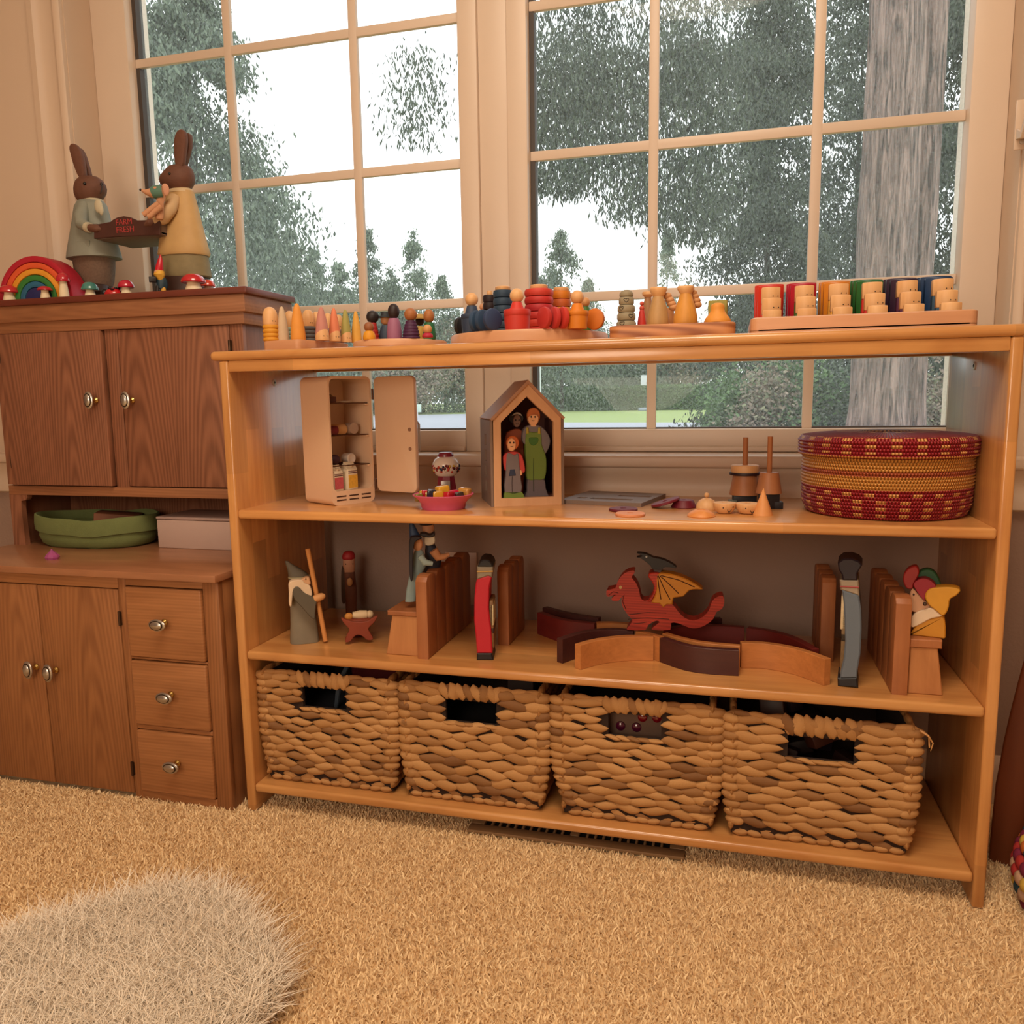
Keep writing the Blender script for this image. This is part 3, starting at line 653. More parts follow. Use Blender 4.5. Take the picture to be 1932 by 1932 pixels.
b = B(); box(b, -.001, x1-p0.x+.001, -.001, .119, zt-CZ-.006, zt-CZ, .0015); obj('lid', b, P((176, 150, 142), .4, .03), t)  # lid painted darker than the body, shade on its top put into the colour
L = Fr(99, 1055, CZ); r = 13/L.k; m, nt, bs = _mat('pink_crystal'); bs.inputs['Base Color'].default_value = c4((226, 120, 190)); bs.inputs['Roughness'].default_value = .08; bs.inputs['Transmission Weight'].default_value = .6; bs.inputs['IOR'].default_value = 1.4
b = B(); lathe(b, [(r*.85, 0), (r, r*.3), (r*.9, r*.6), (r*.55, r*.95), (r*.2, r*1.3), (0, r*1.6)], 9); o = obj('toy_gem', b, m, None, smooth=False); o.location = L.o; tag(o, 'tiny translucent pink gem on the cabinet counter', 'gem')

# ================================================================== TRAYS ON TOP OF THE BOOKCASE
TZ = ZT_
tray_w = wood('tray_beech', (196, 138, 98), (220, 166, 124), 'xyz', .45, 1.0, None, .3, .03)
tray_p = wood('tray_pine', (150, 88, 52), (206, 142, 92), 'xzy', .45, .9, None, .2, .03, ring=.5)
nat_m = wood('natural_beech', (216, 160, 104), (236, 188, 134), 'zxy', .5, 2.0, None, .3, .02)
AZ = .8775
t = thing('rectangular_tray', 'small plain wooden tray at the left end of the bookcase top', 'tray', (.100, .103, TZ), -.2)
b = B(); prism(b, rrect(-.042, .042, -.072, .072, .010), 0, AZ-TZ, 'Z', .0015, 2); obj('board', b, tray_w, t)
def disc_tray(cx, cy, r, h, label):
    t = thing('round_tray', label, 'tray', (cx, cy, TZ)); b = B(); lathe(b, [(r-.002, 0), (r, .002), (r, h-.003), (r-.002, h), (r-.006, h)], 64); obj('board', b, tray_w, t)
disc_tray(.286, .098, .0825, .0125, 'small round wooden tray holding a family of peg people')
disc_tray(.508, .152, .138, .0195, 'large round wooden tray with dark, red and orange pieces')
BZ, CZ_ = TZ+.0125, TZ+.0195
x0, x1 = onY(1147, 620, .03).x, onY(1388, 608, .03).x
t = thing('rectangular_tray', 'thick dark grained wooden tray with rounded corners, second tray from the right', 'tray', ((x0+x1)/2, .105, TZ))
b = B(); prism(b, rrect(-(x1-x0)/2, (x1-x0)/2, -.075, .075, .018), 0, .0205, 'Z', .002, 2); obj('board', b, tray_p, t); DZ = TZ+.0205
x0, x1 = onY(1416, 610, .03).x, onY(1849, 590, .03).x
t = thing('long_tray', 'long rimmed wooden tray at the right end of the bookcase top', 'tray', ((x0+x1)/2, .112, TZ)); hw = (x1-x0)/2
b = B(); prism(b, rrect(-hw, hw, -.082, .090, .012), 0, .007, 'Z', .001); obj('bottom', b, tray_w, t)
ri, ro = rrect(-hw+.007, hw-.007, -.075, .083, .008), rrect(-hw, hw, -.082, .090, .012)
b = B(); loft(b, [[(x, y, z) for x, y in q] for q, z in ((ro, .004), (ro, .0225), ([(a*.5+c*.5, d*.5+e*.5) for (a, d), (c, e) in zip(ro, ri)], .0245), (ri, .0225), (ri, .004))], caps=False); obj('rim', b, tray_w, t)
EZ = TZ+.007
eye_m = P((40, 26, 20), .5)
def eyes(t, L, pts, y, r=.0011):
    b = B()
    for q in pts: x, z = L(q[0], q[1], y); ball(b, (x, y, z), r, (1, .5, 1), 8, 6)
    obj('eyes', b, eye_m, t)
# ---- helpers for turned dolls; measures in picture px around centre px
def lathe_px(L, px, prof):      # prof: (halfwidth px, py)
    return [(w/L.k, max(0.0, L(px, py)[1])) for w, py in prof]
def cone_doll(px, top, w, c, Y, z, label, face=None):
    L = Fr(px, 642, z, Y=Y); t = L.thing('peg_doll', label, 'peg doll', 'cone capped peg dolls on the left tray'); h = L(px, top)[1]; r = w/2/L.k
    pr = [(r*.96, 0), (r, h*.04), (r*.96, h*.2), (r*.80, h*.5), (r*.55, h*.78), (r*.34, h*.93), (r*.18, h*.985), (0, h)]
    if face:
        b = B(); lathe(b, pr, 24); f = b.copy()
        pl = ((0, 0, h*.20), (-.35, .55, 1.0))
        for bb, inner in ((b, True), (f, False)):
            g = bmesh.ops.bisect_plane(bb, geom=list(bb.verts)+list(bb.edges)+list(bb.faces), plane_co=pl[0], plane_no=pl[1], clear_inner=inner, clear_outer=not inner)
        obj('cap', b, P(c, .65, .1), t); obj('face', f, nat_m, t)
        b = B()
        for a in (-1.35, -.85): ball(b, (r*.97*math.cos(a), r*.97*math.sin(a), h*.12), .0009, u=8, v=6)
        obj('eyes', b, eye_m, t)
    else:
        b = B(); lathe(b, pr, 24); obj('body', b, P(c, .65, .1), t)
def ring_doll(px, top, w, c, Y, z, label, ys=None):
    L = Fr(px, 642, z, Y=Y); t = L.thing('peg_doll', label, 'peg doll', 'ringed peg dolls on the left tray'); h = L(px, top)[1]; r = w/2/L.k; hs = h*.48
    n = 4; pr = [(r*.9, 0)]
    for i in range(n):
        a, c_ = hs*i/n, hs*(i+1)/n; pr += [(r*1.03, a+(c_-a)*.2), (r*1.06, (a+c_)/2), (r*1.03, c_-(c_-a)*.2), (r*.93, c_)]
    b = B(); lathe(b, pr+[(0, hs)], 24); obj('ringed_body', b, P(c, .65, .1), t)
    b = B(); lathe(b, [(r*.93, hs), (r*.98, hs+.002), (r, h*.72), (r*.9, h*.84), (r*.65, h*.94), (r*.3, h*.99), (0, h)], 24); obj('head', b, nat_m, t)
    b = B()
    for a in (-1.25, -.85): ball(b, (r*.985*math.cos(a), r*.985*math.sin(a), h*.58), .0009, u=8, v=6)
    obj('eyes', b, eye_m, t)
ring_doll(512, 579, 28, (216, 150, 40), .058, AZ, 'yellow ringed peg doll, front left on the small tray')
cone_doll(534.5, 578, 23, (204, 178, 146), .070, AZ, 'pale grey beige cone doll beside the yellow ringed one')
cone_doll(563, 572, 28, (226, 150, 62), .047, AZ, 'tall orange cone doll at the near corner of the small tray')
ring_doll(549, 586.5, 24, (150, 168, 150), .105, AZ, 'pale domed doll peeking out behind the orange cone')
ring_doll(583.5, 584, 24, (92, 90, 92), .098, AZ, 'grey ringed peg doll behind the orange cone')
cone_doll(608.5, 579, 26, (196, 132, 120), .070, AZ, 'mauve cone doll with a small face low on its front', True)
cone_doll(632, 581, 22, (224, 130, 92), .100, AZ, 'coral cone doll with a small face low on its front', True)
cone_doll(653.5, 584, 20.5, (168, 160, 88), .128, AZ, 'olive green cone doll with a small face low on its front', True)
cone_doll(673, 587, 19.5, (228, 170, 74), .152, AZ, 'yellow cone doll at the right edge of the small tray')
ring_doll(599, 588, 21, (150, 120, 110), .122, AZ, 'pale domed doll peeking out behind the mauve cone')
ring_doll(620.5, 590.5, 20, (150, 120, 110), .140, AZ, 'pale domed doll peeking out behind the coral cone')
ring_doll(640, 593, 18, (150, 120, 110), .158, AZ, 'pale domed doll peeking out behind the olive cone')
# ---- family of peg people
def peg(px, Y, z, hy, hr, hc, bw, btop, bc, label, rings=0, hat=None, ry=1.0, neck=.55, grp='peg people on the small round tray', px_h=None):
    """head centre hy, radius hr px (ry vertical stretch), body half width bw at the bottom, top at btop"""
    L = Fr(px, 640, z, Y=Y); t = L.thing('peg_person', label, 'peg doll', grp)
    zh = L(px, hy)[1]; r = hr/L.k; zb = L(px, btop)[1]; w = bw/L.k
    if rings:
        pr = [(w*.9, 0)]
        for i in range(rings):
            a, c_ = zb*i/rings, zb*(i+1)/rings; ww = w*(1-(1-neck)*((i+.5)/rings)**1.6); pr += [(ww, a+(c_-a)*.18), (ww*1.03, (a+c_)/2), (ww*.98, c_-(c_-a)*.18), (ww*.90, c_)]
        pr += [(0, zb)]
    else: pr = [(w*.94, 0), (w, zb*.12), (w*.98, zb*.4), (w*(.55+.45*neck), zb*.8), (w*neck, zb*.98), (0, zb)]
    b = B(); lathe(b, pr, 24); obj('body', b, P(bc, .6, .1), t)
    b = B(); ball(b, (0, 0, zh), r, (1, 1, ry), 20, 14); obj('head', b, P(hc, .55), t)
    if hat:
        zz = zh+r*ry*.45; b = B(); lathe(b, [(r*1.65, zz), (r*1.65, zz+r*.28), (r*.95, zz+r*.32), (r*.85, zz+r*1.05), (0, zz+r*1.08)], 24); obj('hat', b, P(hat, .6), t)
    return t
peg(704.5, .062, BZ, 598, 11.8, (34, 26, 28), 11.5, 609, (176, 40, 38), 'peg person with a black head and red ringed body', 5)
peg(697, .030, BZ, 617, 9.4, (150, 92, 56), 12, 624, (220, 150, 32), 'small peg child with a brown head and yellow body')
peg(729, .075, BZ, 604, 9.5, (196, 138, 92), 13.5, 613, (52, 66, 84), 'peg person in a dark top hat and slate blue coat', hat=(44, 50, 56))
peg(744.5, .045, BZ, 587.5, 11, (40, 24, 24), 14.2, 600, (156, 98, 128), 'tall peg person with a black head and lilac body', ry=1.3, neck=.62)
peg(776, .045, BZ, 593.5, 12.2, (166, 104, 58), 16.5, 605, (70, 28, 66), 'peg person with a brown head and purple ringed body', 6)
peg(793, .095, BZ, 606, 8.5, (44, 28, 26), 11, 615, (212, 170, 72), 'peg person in a straw hat with a yellow body', hat=(206, 170, 96))
peg(810.5, .070, BZ, 596.5, 10.3, (170, 108, 58), 12, 608, (34, 102, 62), 'peg person with a brown head and green body', ry=1.25, neck=.7)
peg(807, .022, BZ, 621, 8.6, (206, 152, 98), 10.5, 628, (176, 32, 62), 'small peg child with a pale head and magenta body')
# ---- pieces on the large round tray
def cup_person(px, Y, hy, hr, c, cone, rim, cup, label):
    L = Fr(px, 625, CZ_, Y=Y); t = L.thing('cup_doll', label, 'peg doll', 'cup dolls on the large round tray'); f = lambda pr: lathe_px(L, px, pr)
    m_ = P(c, .6, .1)
    b = B(); lathe(b, [(cup[0]/L.k*.93, 0)]+f([(cup[0], cup[1]+8), (cup[0]*.99, cup[1]), ])+[(0, L(px, cup[1])[1])], 28); obj('cup', b, m_, t)
    b = B(); lathe(b, f([(rim[0]*.95, rim[2]), (rim[0], rim[2]-2), (rim[0], rim[1]+2), (rim[0]*.95, rim[1]), (0, rim[1])]), 28); obj('cup_rim', b, m_, t)
    b = B(); lathe(b, f([(cone[1], cone[3]), (cone[0], cone[2]), (0, cone[2])]), 28); obj('cone_body', b, P(tuple(min(255, int(v*1.08)) for v in c), .6, .1), t)
    b = B(); ball(b, (0, 0, L(px, hy)[1]), hr/L.k); obj('head', b, nat_m, t)
NV, RD, OR = (46, 60, 84), (196, 52, 40), (210, 122, 26)
cup_person(891, .062, 565, 12.4, NV, (9, 13.5, 577, 593), (21, 593, 602), (20, 602), 'navy cup doll with a natural round head')
cup_person(976, .036, 558, 13.4, RD, (9, 14, 570, 585), (25.6, 584.5, 597), (24.5, 597), 'red cup doll with a natural round head')
cup_person(1089.5, .052, 560.7, 12.6, OR, (9, 13.5, 573, 587), (21.2, 587, 596), (19.5, 596), 'orange cup doll with a natural round head')
def coin(px, cy, r, c, Y, rz, label):
    L = Fr(px, cy, CZ_, Y=Y); R = r/L.k; h = .0085
    b = B(); lathe(b, [(R-.0025, -h/2), (R-.0006, -h/2+.0012), (R, 0), (R-.0006, h/2-.0012), (R-.0025, h/2)], 32, T(0, 0, R, PI/2, 0, 0)); o = obj('standing_disc', b, P(c, .6, .1), None); o.location = L.o; o.rotation_euler = (0, 0, L.rz+rz); tag(o, label, 'wooden disc', 'standing discs on the large round tray')
coin(868, 618, 16.5, (24, 22, 24), .085, 1.0, 'black wooden disc at the left edge of the large round tray')
coin(899, 610, 20.5, (44, 70, 100), .047, .95, 'navy disc standing on edge, leftmost of the three navy ones')
coin(911.5, 608, 20.5, (42, 66, 96), .036, .85, 'navy disc standing on edge, middle of the three navy ones')
coin(929.5, 606.5, 20.5, (44, 62, 98), .022, .62, 'navy disc standing on edge beside the red cup doll')
coin(1027, 604, 20.5, (186, 48, 44), .030, -.95, 'red disc standing on edge, leftmost of the three red ones')
coin(1046, 604, 20.5, (190, 50, 46), .036, -1.1, 'red disc standing on edge, middle of the three red ones')
coin(1062, 604, 20.5, (196, 54, 44), .042, -1.1, 'red disc standing on edge beside the orange cup doll')
coin(1122, 608, 20, (204, 112, 28), .085, -.45, 'orange disc standing on edge at the right of the large round tray')
def ring_stack(px, Y, r, tops, c, topd, label, bands=None):
    L = Fr(px, 625, CZ_, Y=Y); t = L.thing('ring_stack', label, 'ring stack', 'stacked rings on the large round tray')
    zs = [L(px, y)[1] for y in tops]; h = zs[0]-zs[1]; z = zs[0]; R = r/L.k; i = 0; src = {}
    while z-h > -.002:
        col = bands[i % len(bands)] if bands else c
        if col not in src:
            b = B(); lathe(b, [(R*.80, -h*.5), (R*.94, -h*.44), (R, -h*.15), (R, h*.15), (R*.94, h*.44), (R*.80, h*.5)], 30); src[col] = obj('ring', b, P(col, .6, .1), t, loc=(0, 0, z-h/2))
        else: meshcopy(src[col], t, (0, 0, z-h/2))
        z -= h; i += 1
    if z > .001:
        b = B(); lathe(b, [(R*.9, 0), (R*.96, z*.3), (R*.9, z)], 30); obj('foot_ring', b, P(c, .6, .1), t)
    zt = L(px, topd[1])[1]; b = B(); lathe(b, [(topd[0]/L.k*.95, zs[0]), (topd[0]/L.k, zs[0]+.001), (topd[0]/L.k, zt-.001), (topd[0]/L.k*.92, zt), (0, zt)], 26); obj('top_disc', b, nat_m, t)
ring_stack(925, .185, 13, (557, 571), (36, 22, 28), (5, 549), 'dark plum ring stack at the back left of the large round tray')
ring_stack(950, .135, 18.5, (548, 562.5), (40, 64, 86), (14.5, 541), 'navy ring stack behind the red cup doll')
ring_stack(1017.5, .125, 27.3, (546, 560.5), (196, 50, 46), (16.5, 538), 'large red ring stack in the middle of the round tray', [(206, 62, 48), (196, 48, 44), (184, 40, 48), (196, 50, 46)])
ring_stack(1059, .175, 18.5, (550, 565), (206, 122, 30), (14.5, 543), 'orange ring stack behind the orange cup doll', [(212, 124, 28), (190, 92, 38), (214, 130, 30)])
peg(1104.5, .150, CZ_, 570, 9.2, (206, 150, 96), 12, 578, (70, 112, 44), 'peg person with a natural head and green body behind the orange one', grp='peg people on the large round tray')
peg(912, .195, CZ_, 579, 6.5, (206, 150, 110), 8, 585, (110, 60, 90), 'small peg person half hidden between the navy pieces', grp='peg people on the large round tray')
# ---- pieces on the dark grained tray
def cd(x, y): return (1130+x*.18116, 480+y*.18116)
def tier_lathe(L, px, rows): return [(w*.18116/L.k, max(0, L(px, 480+y*.18116)[1])) for w, y in rows]
L = Fr(1181.6, 612, DZ, Y=.055); t = L.thing('stacked_doll', 'grey green stacked doll with heart drawings on the grained tray', 'doll')
gg = P((150, 138, 112), .65, .1)
for i, (w, a, c_) in enumerate(((72, 368, 442), (79, 442, 526), (90, 526, 606), (96, 606, 690), (102, 690, 760))):
    pr = [(w*.90, c_), (w, c_-16), (w, a+24), (w*.88, a+6), (0, a)] if i else [(w*.9, c_), (w, c_-10), (w*.98, a+40), (w*.7, a+12), (w*.35, a+2), (0, a)]
    b = B(); lathe(b, tier_lathe(L, 1181.6, pr), 26); ti = obj('tier', b, gg, t)
    if i:
        hx = (0, -2, -62, 52, -44)[i]/100; R = w*.18116/L.k; zc = L(1181.6, 480+(a+c_)/2*.18116)[1]; b = B(); pts = []
        for k in range(25):
            a_ = 2*PI*k/24; u = .0040*(math.sin(a_)**3); v = .0034*(13*math.cos(a_)-5*math.cos(2*a_)-2*math.cos(3*a_)-math.cos(4*a_))/16
            th = -PI/2+hx+u/R; pts.append((R*1.01*math.cos(th), R*1.01*math.sin(th), zc+v))
        tube(b, pts, .00045, 5, caps=False); obj('heart', b, P((58, 50, 42), .6), ti)
L = Fr(1210.8, 611, DZ, Y=.085); t = L.thing('peg_doll', 'tiny red doll with two stacked beads for a head', 'peg doll')
b = B(); lathe(b, tier_lathe(L, 1210.8, [(44, 740), (46, 720), (38, 660), (26, 590), (18, 572), (0, 572)]), 22); obj('body', b, P((200, 56, 46), .6, .1), t)
for w, y in ((27, 560), (23, 512)):
    b = B(); ball(b, (0, 0, L(1210.8, 480+y*.18116)[1]), w*.18116/L.k); obj('bead', b, P((206, 84, 66), .6), t)
def bell(px, Y, hat, body, col, label, braid=None):
    L = Fr(px, 610, DZ, Y=Y); t = L.thing('bell_doll', label, 'doll', 'bell shaped dolls on the grained tray'); hw, h0, h1 = hat; bw, b0, b1 = body
    b = B(); lathe(b, tier_lathe(L, px, [(bw*.97, b1+40), (bw, b1), (bw*.98, b1-60), (bw*.80, b1-160), (bw*.56, b0+45), (bw*.46, b0+6), (0, b0)]), 28); obj('body', b, wood('bell_wood', tuple(int(v*.82) for v in col), col, 'zxy', .55, 2.2, None, .3, .02), t)
    b = B(); lathe(b, tier_lathe(L, px, [(hw*.6, h1+8), (hw*.72, h1-6), (hw*.98, h0+30), (hw, h0+8), (hw*.95, h0), (0, h0)]), 26); obj('hat', b, nat_m, t)
    if braid:
        for i, (bx, by) in enumerate(braid):
            x, z = L(*cd(bx, by), .012); b = B(); ball(b, (x, .012, z), .0072, (1, 1, .75)); obj('braid_bead', b, P((206, 150, 100), .6), t)
    return t
bell(1241.6, .050, (90, 347, 430), (114, 425, 725), (200, 156, 100), 'beige bell doll with a flat wooden hat', ((712, 432), (738, 475), (758, 515), (776, 552)))
bell(1293, .055, (88, 332, 410), (126, 405, 715), (224, 156, 68), 'yellow bell doll with a flat wooden hat', ((975, 400), (995, 440), (1012, 482), (1024, 524)))
bell(1222, .150, (60, 392, 440), (70, 440, 725), (180, 132, 92), 'small bell doll standing behind the beige one')
bell(1262, .110, (40, 560, 590), (60, 585, 725), (214, 150, 96), 'pale bell doll half hidden between the two large ones')
L = Fr(1353.5, 607, DZ, Y=.050); t = L.thing('pear_doll', 'yellow pear shaped doll on the grained tray', 'doll')
b = B(); lathe(b, tier_lathe(L, 1353.5, [(134, 730), (136, 690), (120, 660), (92, 625), (74, 595), (70, 565), (72, 540), (60, 518), (32, 507), (0, 505)]), 30); obj('body', b, P((224, 150, 62), .6, .1), t)
L = Fr(1354, 607, DZ, Y=.085, rz=0); b = B(); box(b, -.0145, .0145, -.006, .006, 0, L(1354, 567)[1], .0015); o = obj('square_block', b, P((150, 140, 60), .6, .1), None); o.location = L.o; o.rotation_euler = (0, 0, -.1); tag(o, 'olive green square block behind the pear doll', 'block')
# ---- six sets of nested planks with faces
SETX = (.911, .961, 1.011, 1.059, 1.108, 1.157)
SETC = [('orange red', (206, 52, 34), (214, 84, 40)), ('crimson', (176, 22, 44), (60, 110, 46)), ('amber', (208, 126, 30), (220, 160, 60)), ('green', (34, 96, 42), (196, 44, 40)), ('plum', (48, 24, 48), (80, 34, 64)), ('blue', (24, 54, 92), (50, 78, 100))]
PLK = ((.0270, .0300, .050), (.0280, .0505, .078), (.0280, .0705, .106), (.0380, .0760, .130), (.0430, .0805, .152), (.0460, .0825, .172))
def plank_mesh(w, h, th=.011, bow=.006, z0=0.0):
    n = 8; f, r_ = [], []
    for i in range(n+1):
        u = -1+2*i/n; x = u*w/2; y = bow*u*u; f.append((x, y)); r_.append((x*(1-.0), y+th))
    pts = f+r_[::-1]; b = B(); prism(b, pts, z0, h, 'Z', .0014, 2); return b
for (cn, ca, cb_), X in zip(SETC, SETX):
    for k, (w, h, Y) in enumerate(PLK):
        nm = ('lowest front', 'second lowest', 'third', 'fourth', 'fifth', 'tallest rear')[k]
        if k < 3:
            t = thing('face_plank', '%s wooden face plank of the %s set' % (nm, cn), 'toy block', (X, Y, EZ), 0, 'face planks on the long tray')
            zf = max(.004, h-.0245)
            obj('body', plank_mesh(w, zf), P(cb_, .5, .08), t)
            b = plank_mesh(w, h, .0112, .006, zf); obj('face', b, nat_m, t)
            b = B()
            for dx in (.0032, .0105): ball(b, (dx, .006*(dx/(w/2))**2-.0002, h-.0125-(.002 if k else 0)), .0009, (1, .5, 1), 8, 6)
            obj('eyes', b, eye_m, t)
        else:
            o = obj('curved_plank', plank_mesh(w, h, .012, .008), P(ca, .4, .06), None); o.location = (X, Y, EZ); tag(o, '%s curved plank of the %s set on the long tray' % (nm, cn), 'toy block', 'curved planks on the long tray')
# ================================================================== UPPER SHELF
SA = ZA
# ---- toy fridge
C4 = lambda pts: crop(400, 680, .20704)(pts)
FW, FD, FRZ = .0965, .088, 1.083
L = Fr(627.7, 955.3, SA, rz=FRZ); FH = L(619.4, 709)[1]
t = L.thing('toy_fridge', 'cream metal toy fridge standing open at the left of the shelf', 'toy fridge'); fridge = t
fr_m = paint('fridge_enamel', (226, 190, 158), .35, .02, 20, coat=.3); fi_m = paint('fridge_inside', (206, 170, 146), .45, .02)
wire_m = paint('fridge_wire', (96, 66, 50), .4, .1, metal=.6)
ou, inn = rrect(0, FW, 0, FH, .012, 6), rrect(.004, FW-.004, .026, FH-.005, .010, 6)
b = B(); loft(b, [[(x, y, z) for x, z in q] for q, y in ((inn, FD-.004), (inn, .003), (inn, .0), (ou, 0), (ou, .003), (ou, FD))]); obj('cabinet', b, fr_m, t)
for i in range(3):
    for j in range(2):
        b = B(); x = .010+i*.028; box(b, x, x+.021, -.0004, .002, .008+j*.007, .0105+j*.007); obj('vent_slot', b, P((70, 44, 34), .6), t)
shz = [L(*q)[1] for q in C4([(1110, 392), (1120, 690), (1135, 968)])]
for z in shz:
    b = B()
    tube(b, [(.006, .006, z), (FW-.006, .006, z), (FW-.006, FD-.006, z), (.006, FD-.006, z), (.006, .006, z)], .0012, 6)
    for k in range(8): tube(b, [(.006+.0105*(k+1), .006, z), (.006+.0105*(k+1), FD-.006, z)], .0007, 5)
    obj('wire_shelf', b, wire_m, t)
    b = B(); box(b, FW-.011, FW-.004, .004, .012, z-.004, z-.001, .0005); obj('bracket', b, fr_m, t)
hx, hy = .199, .163
d = bpy.data.objects.new('door', None); COL.objects.link(d); d.parent = t
wl = Matrix.Rotation(-FRZ, 4, 'Z') @ (Vector((hx, hy, SA))-L.o); d.location = (FW+.002, -.003, 0); d.rotation_euler = (0, 0, -.295-FRZ)
LD = Fr(711.5, 928, SA, Y=.158, rz=-.295)
dz0 = LD(711.5, 928)[1]+.002
b = B(); prism(b, rrect(.002, FW+.002, dz0, FH-.001, .012, 6), .0, .010, 'Y', .002, 2); obj('door_panel', b, fr_m, d)
b = B(); tube(b, [(FW-.004, .014, FH*.40), (FW-.004, .020, FH*.42), (FW-.004, .020, FH*.62), (FW-.004, .014, FH*.64)], .0022, 8); obj('door_handle', b, steel_m, d)
for z in (FH*.43, FH*.58):
    b = B(); lathe(b, [(.0035, 0), (.0035, .001), (.002, .0014), (0, .0014)], 14, T(FW-.010, 0, z, PI/2, 0, 0)); obj('screw', b, P((150, 112, 88), .5), d)
for z in (FH*.86, FH*.14):
    b = B(); tube(b, [(0, -.001, z-.010), (0, -.001, z+.010)], .0022, 8); obj('hinge', b, wire_m, d)
# food in the fridge (each stands on its wire shelf or the floor)
def inF(x, y, z): return L.o + Matrix.Rotation(FRZ, 3, 'Z') @ Vector((x, y, z))
def put(o, x, y, z, label, cat, rz=0, g='toy food in the fridge'):
    o.location = inF(x, y, z); o.rotation_euler = (0, 0, FRZ+rz); return tag(o, label, cat, g)
b = B(); lathe(b, [(.014, 0), (.0145, .004), (.012, .011), (.006, .016), (0, .0175)], 20); put(obj('toy_dome', b, P((130, 116, 100), .4), None), .030, .045, shz[0]+.0013, 'grey dome on the top wire shelf of the fridge', 'toy food')
b = B(); box(b, -.010, .010, -.008, .008, 0, .011, .001); put(obj('toy_carton', b, P((84, 50, 46), .5), None), .017, .020, shz[0]+.0013, 'small dark carton at the left of the top fridge shelf', 'toy food')
b = B(); lathe(b, [(.010, 0), (.016, .0025), (.0155, .003), (.009, .001)], 24); put(obj('toy_plate', b, P((200, 186, 170), .4), None), .058, .030, shz[0]+.0013, 'thin white plate on the top fridge shelf', 'toy plate')
b = B(); tube(b, [(-.009, 0, .0085), (.009, 0, .0085)], [.0085, .0085], 14); put(obj('toy_sausage', b, P((110, 28, 42), .4), None), .020, .020, shz[1]+.0013, 'dark red sausage on the middle fridge shelf', 'toy food')
b = B(); tube(b, [(-.017, 0, .0095), (-.014, 0, .0095), (.014, 0, .0095), (.017, 0, .0095)], [.007, .0095, .0095, .007], 16); put(obj('toy_loaf', b, P((214, 172, 120), .6), None), .044, .036, shz[1]+.0013, 'cream loaf lying on the middle fridge shelf', 'toy food')
b = B(); tube(b, [(0, -.010, .0105), (0, .010, .0105)], .0105, 18); put(obj('toy_jar', b, P((176, 150, 132), .25), None), .072, .034, shz[1]+.0013, 'glassy round jar on the middle fridge shelf', 'toy jar')
b = B(); ball(b, (0, 0, .0095), .0095, (1.25, 1, 1), 14, 9); put(obj('toy_cabbage', b, P((58, 22, 40), .6, .3, 300), None), .026, .026, shz[2]+.0013, 'dark purple vegetable on the lowest fridge shelf', 'toy food')
b = B(); lathe(b, [(.008, -.011), (.0098, -.010), (.0098, .010), (.008, .011), (.007, .0105), (0, .0095)], 20, T(0, 0, .0098, PI/2, 0, 0)); put(obj('toy_can', b, P((206, 190, 178), .3), None), .062, .032, shz[2]+.0013, 'white ended can lying on the lowest fridge shelf', 'toy can')
def carton(x, y, c, lab, sc=1.0):
    o = thing('milk_carton', lab, 'toy carton', inF(x, y, .0262), FRZ+.15, 'toy food in the fridge'); w, h = .0105*sc, .034*sc
    wm = P((222, 204, 176), .5)
    b = B(); box(b, -w, w, -w, w, 0, h, .0006); obj('box', b, wm, o)
    b = B(); prism(b, [(-w, h), (w, h), (w*.25, h+.010), (-w*.25, h+.010)], -w, w, 'X', 0); obj('gable', b, wm, o)
    b = B(); box(b, -w, w, -.001, .001, h+.010, h+.0135); obj('seal', b, wm, o)
    b = B(); lathe(b, [(.004, 0), (.004, .005), (0, .005)], 14, T(0, -.005, h+.004, .5, 0, 0)); obj('cap', b, wm, o)
    b = B(); box(b, -w*.98, w*.98, -w-.0004, -w+.001, .003, h*.72); obj('colour_panel', b, P(c, .5, .25, 220), o)
    b = B(); box(b, -w*.98, w*.98, -w-.0004, -w+.001, h*.80, h*.84); box(b, -w*.98, w*.98, -w-.0004, -w+.001, h*.89, h*.92); obj('stripe', b, P((84, 40, 60), .5), o)
carton(.020, .018, (190, 84, 92), 'pink labelled milk carton at the bottom of the fridge'); carton(.052, .020, (222, 172, 62), 'yellow labelled milk carton at the bottom of the fridge', 1.12)

# ---- gumball machine
C5 = lambda pts: crop(740, 680, .19669)(pts)
L = Fr(843.3, 944, SA); t = L.thing('gumball_machine', 'small maroon toy gumball machine behind the pink dish', 'toy gumball machine')
def g5(w, y): return (w*.19669/L.k, max(0, L(843.3, 680+y*.19669)[1]))
mar = P((122, 24, 44), .35, coat=.3)
b = B(); lathe(b, [(g5(112, 1330)[0], 0), g5(112, 1300), g5(82, 1110), g5(80, 1104), (0, g5(0, 1104)[1])], 8, T(rz=PI/8)); obj('base', b, mar, t, auto=20)
b = B(); lathe(b, [g5(84, 1106), g5(112, 1080), g5(130, 1030), g5(128, 985), g5(108, 945), g5(76, 922), (0, g5(0, 920)[1])], 32); obj('globe', b, P((222, 204, 190), .15, .03), t)
b = B(); lathe(b, [g5(74, 926), g5(74, 905), g5(66, 884), g5(60, 880), (0, g5(0, 879)[1])], 28); obj('lid', b, mar, t)
(x0, z0), (x1, z1) = L(*C5([(468, 1262)])[0], -.02), L(*C5([(556, 1152)])[0], -.02)
b = B(); box(b, x0, x1, -.0245, -.015, z0, z1, .001, m=T(rx=.0)); pl = obj('coin_plate', b, P((150, 140, 134), .35, metal=.4), t)
rr = random.Random(3); gc = [(150, 24, 30), (40, 20, 24), (96, 22, 28), (190, 150, 60), (30, 40, 70), (206, 190, 170), (176, 60, 40)]
zc = g5(0, 1018)[1]; R = g5(128, 0)[0]; g0 = {}
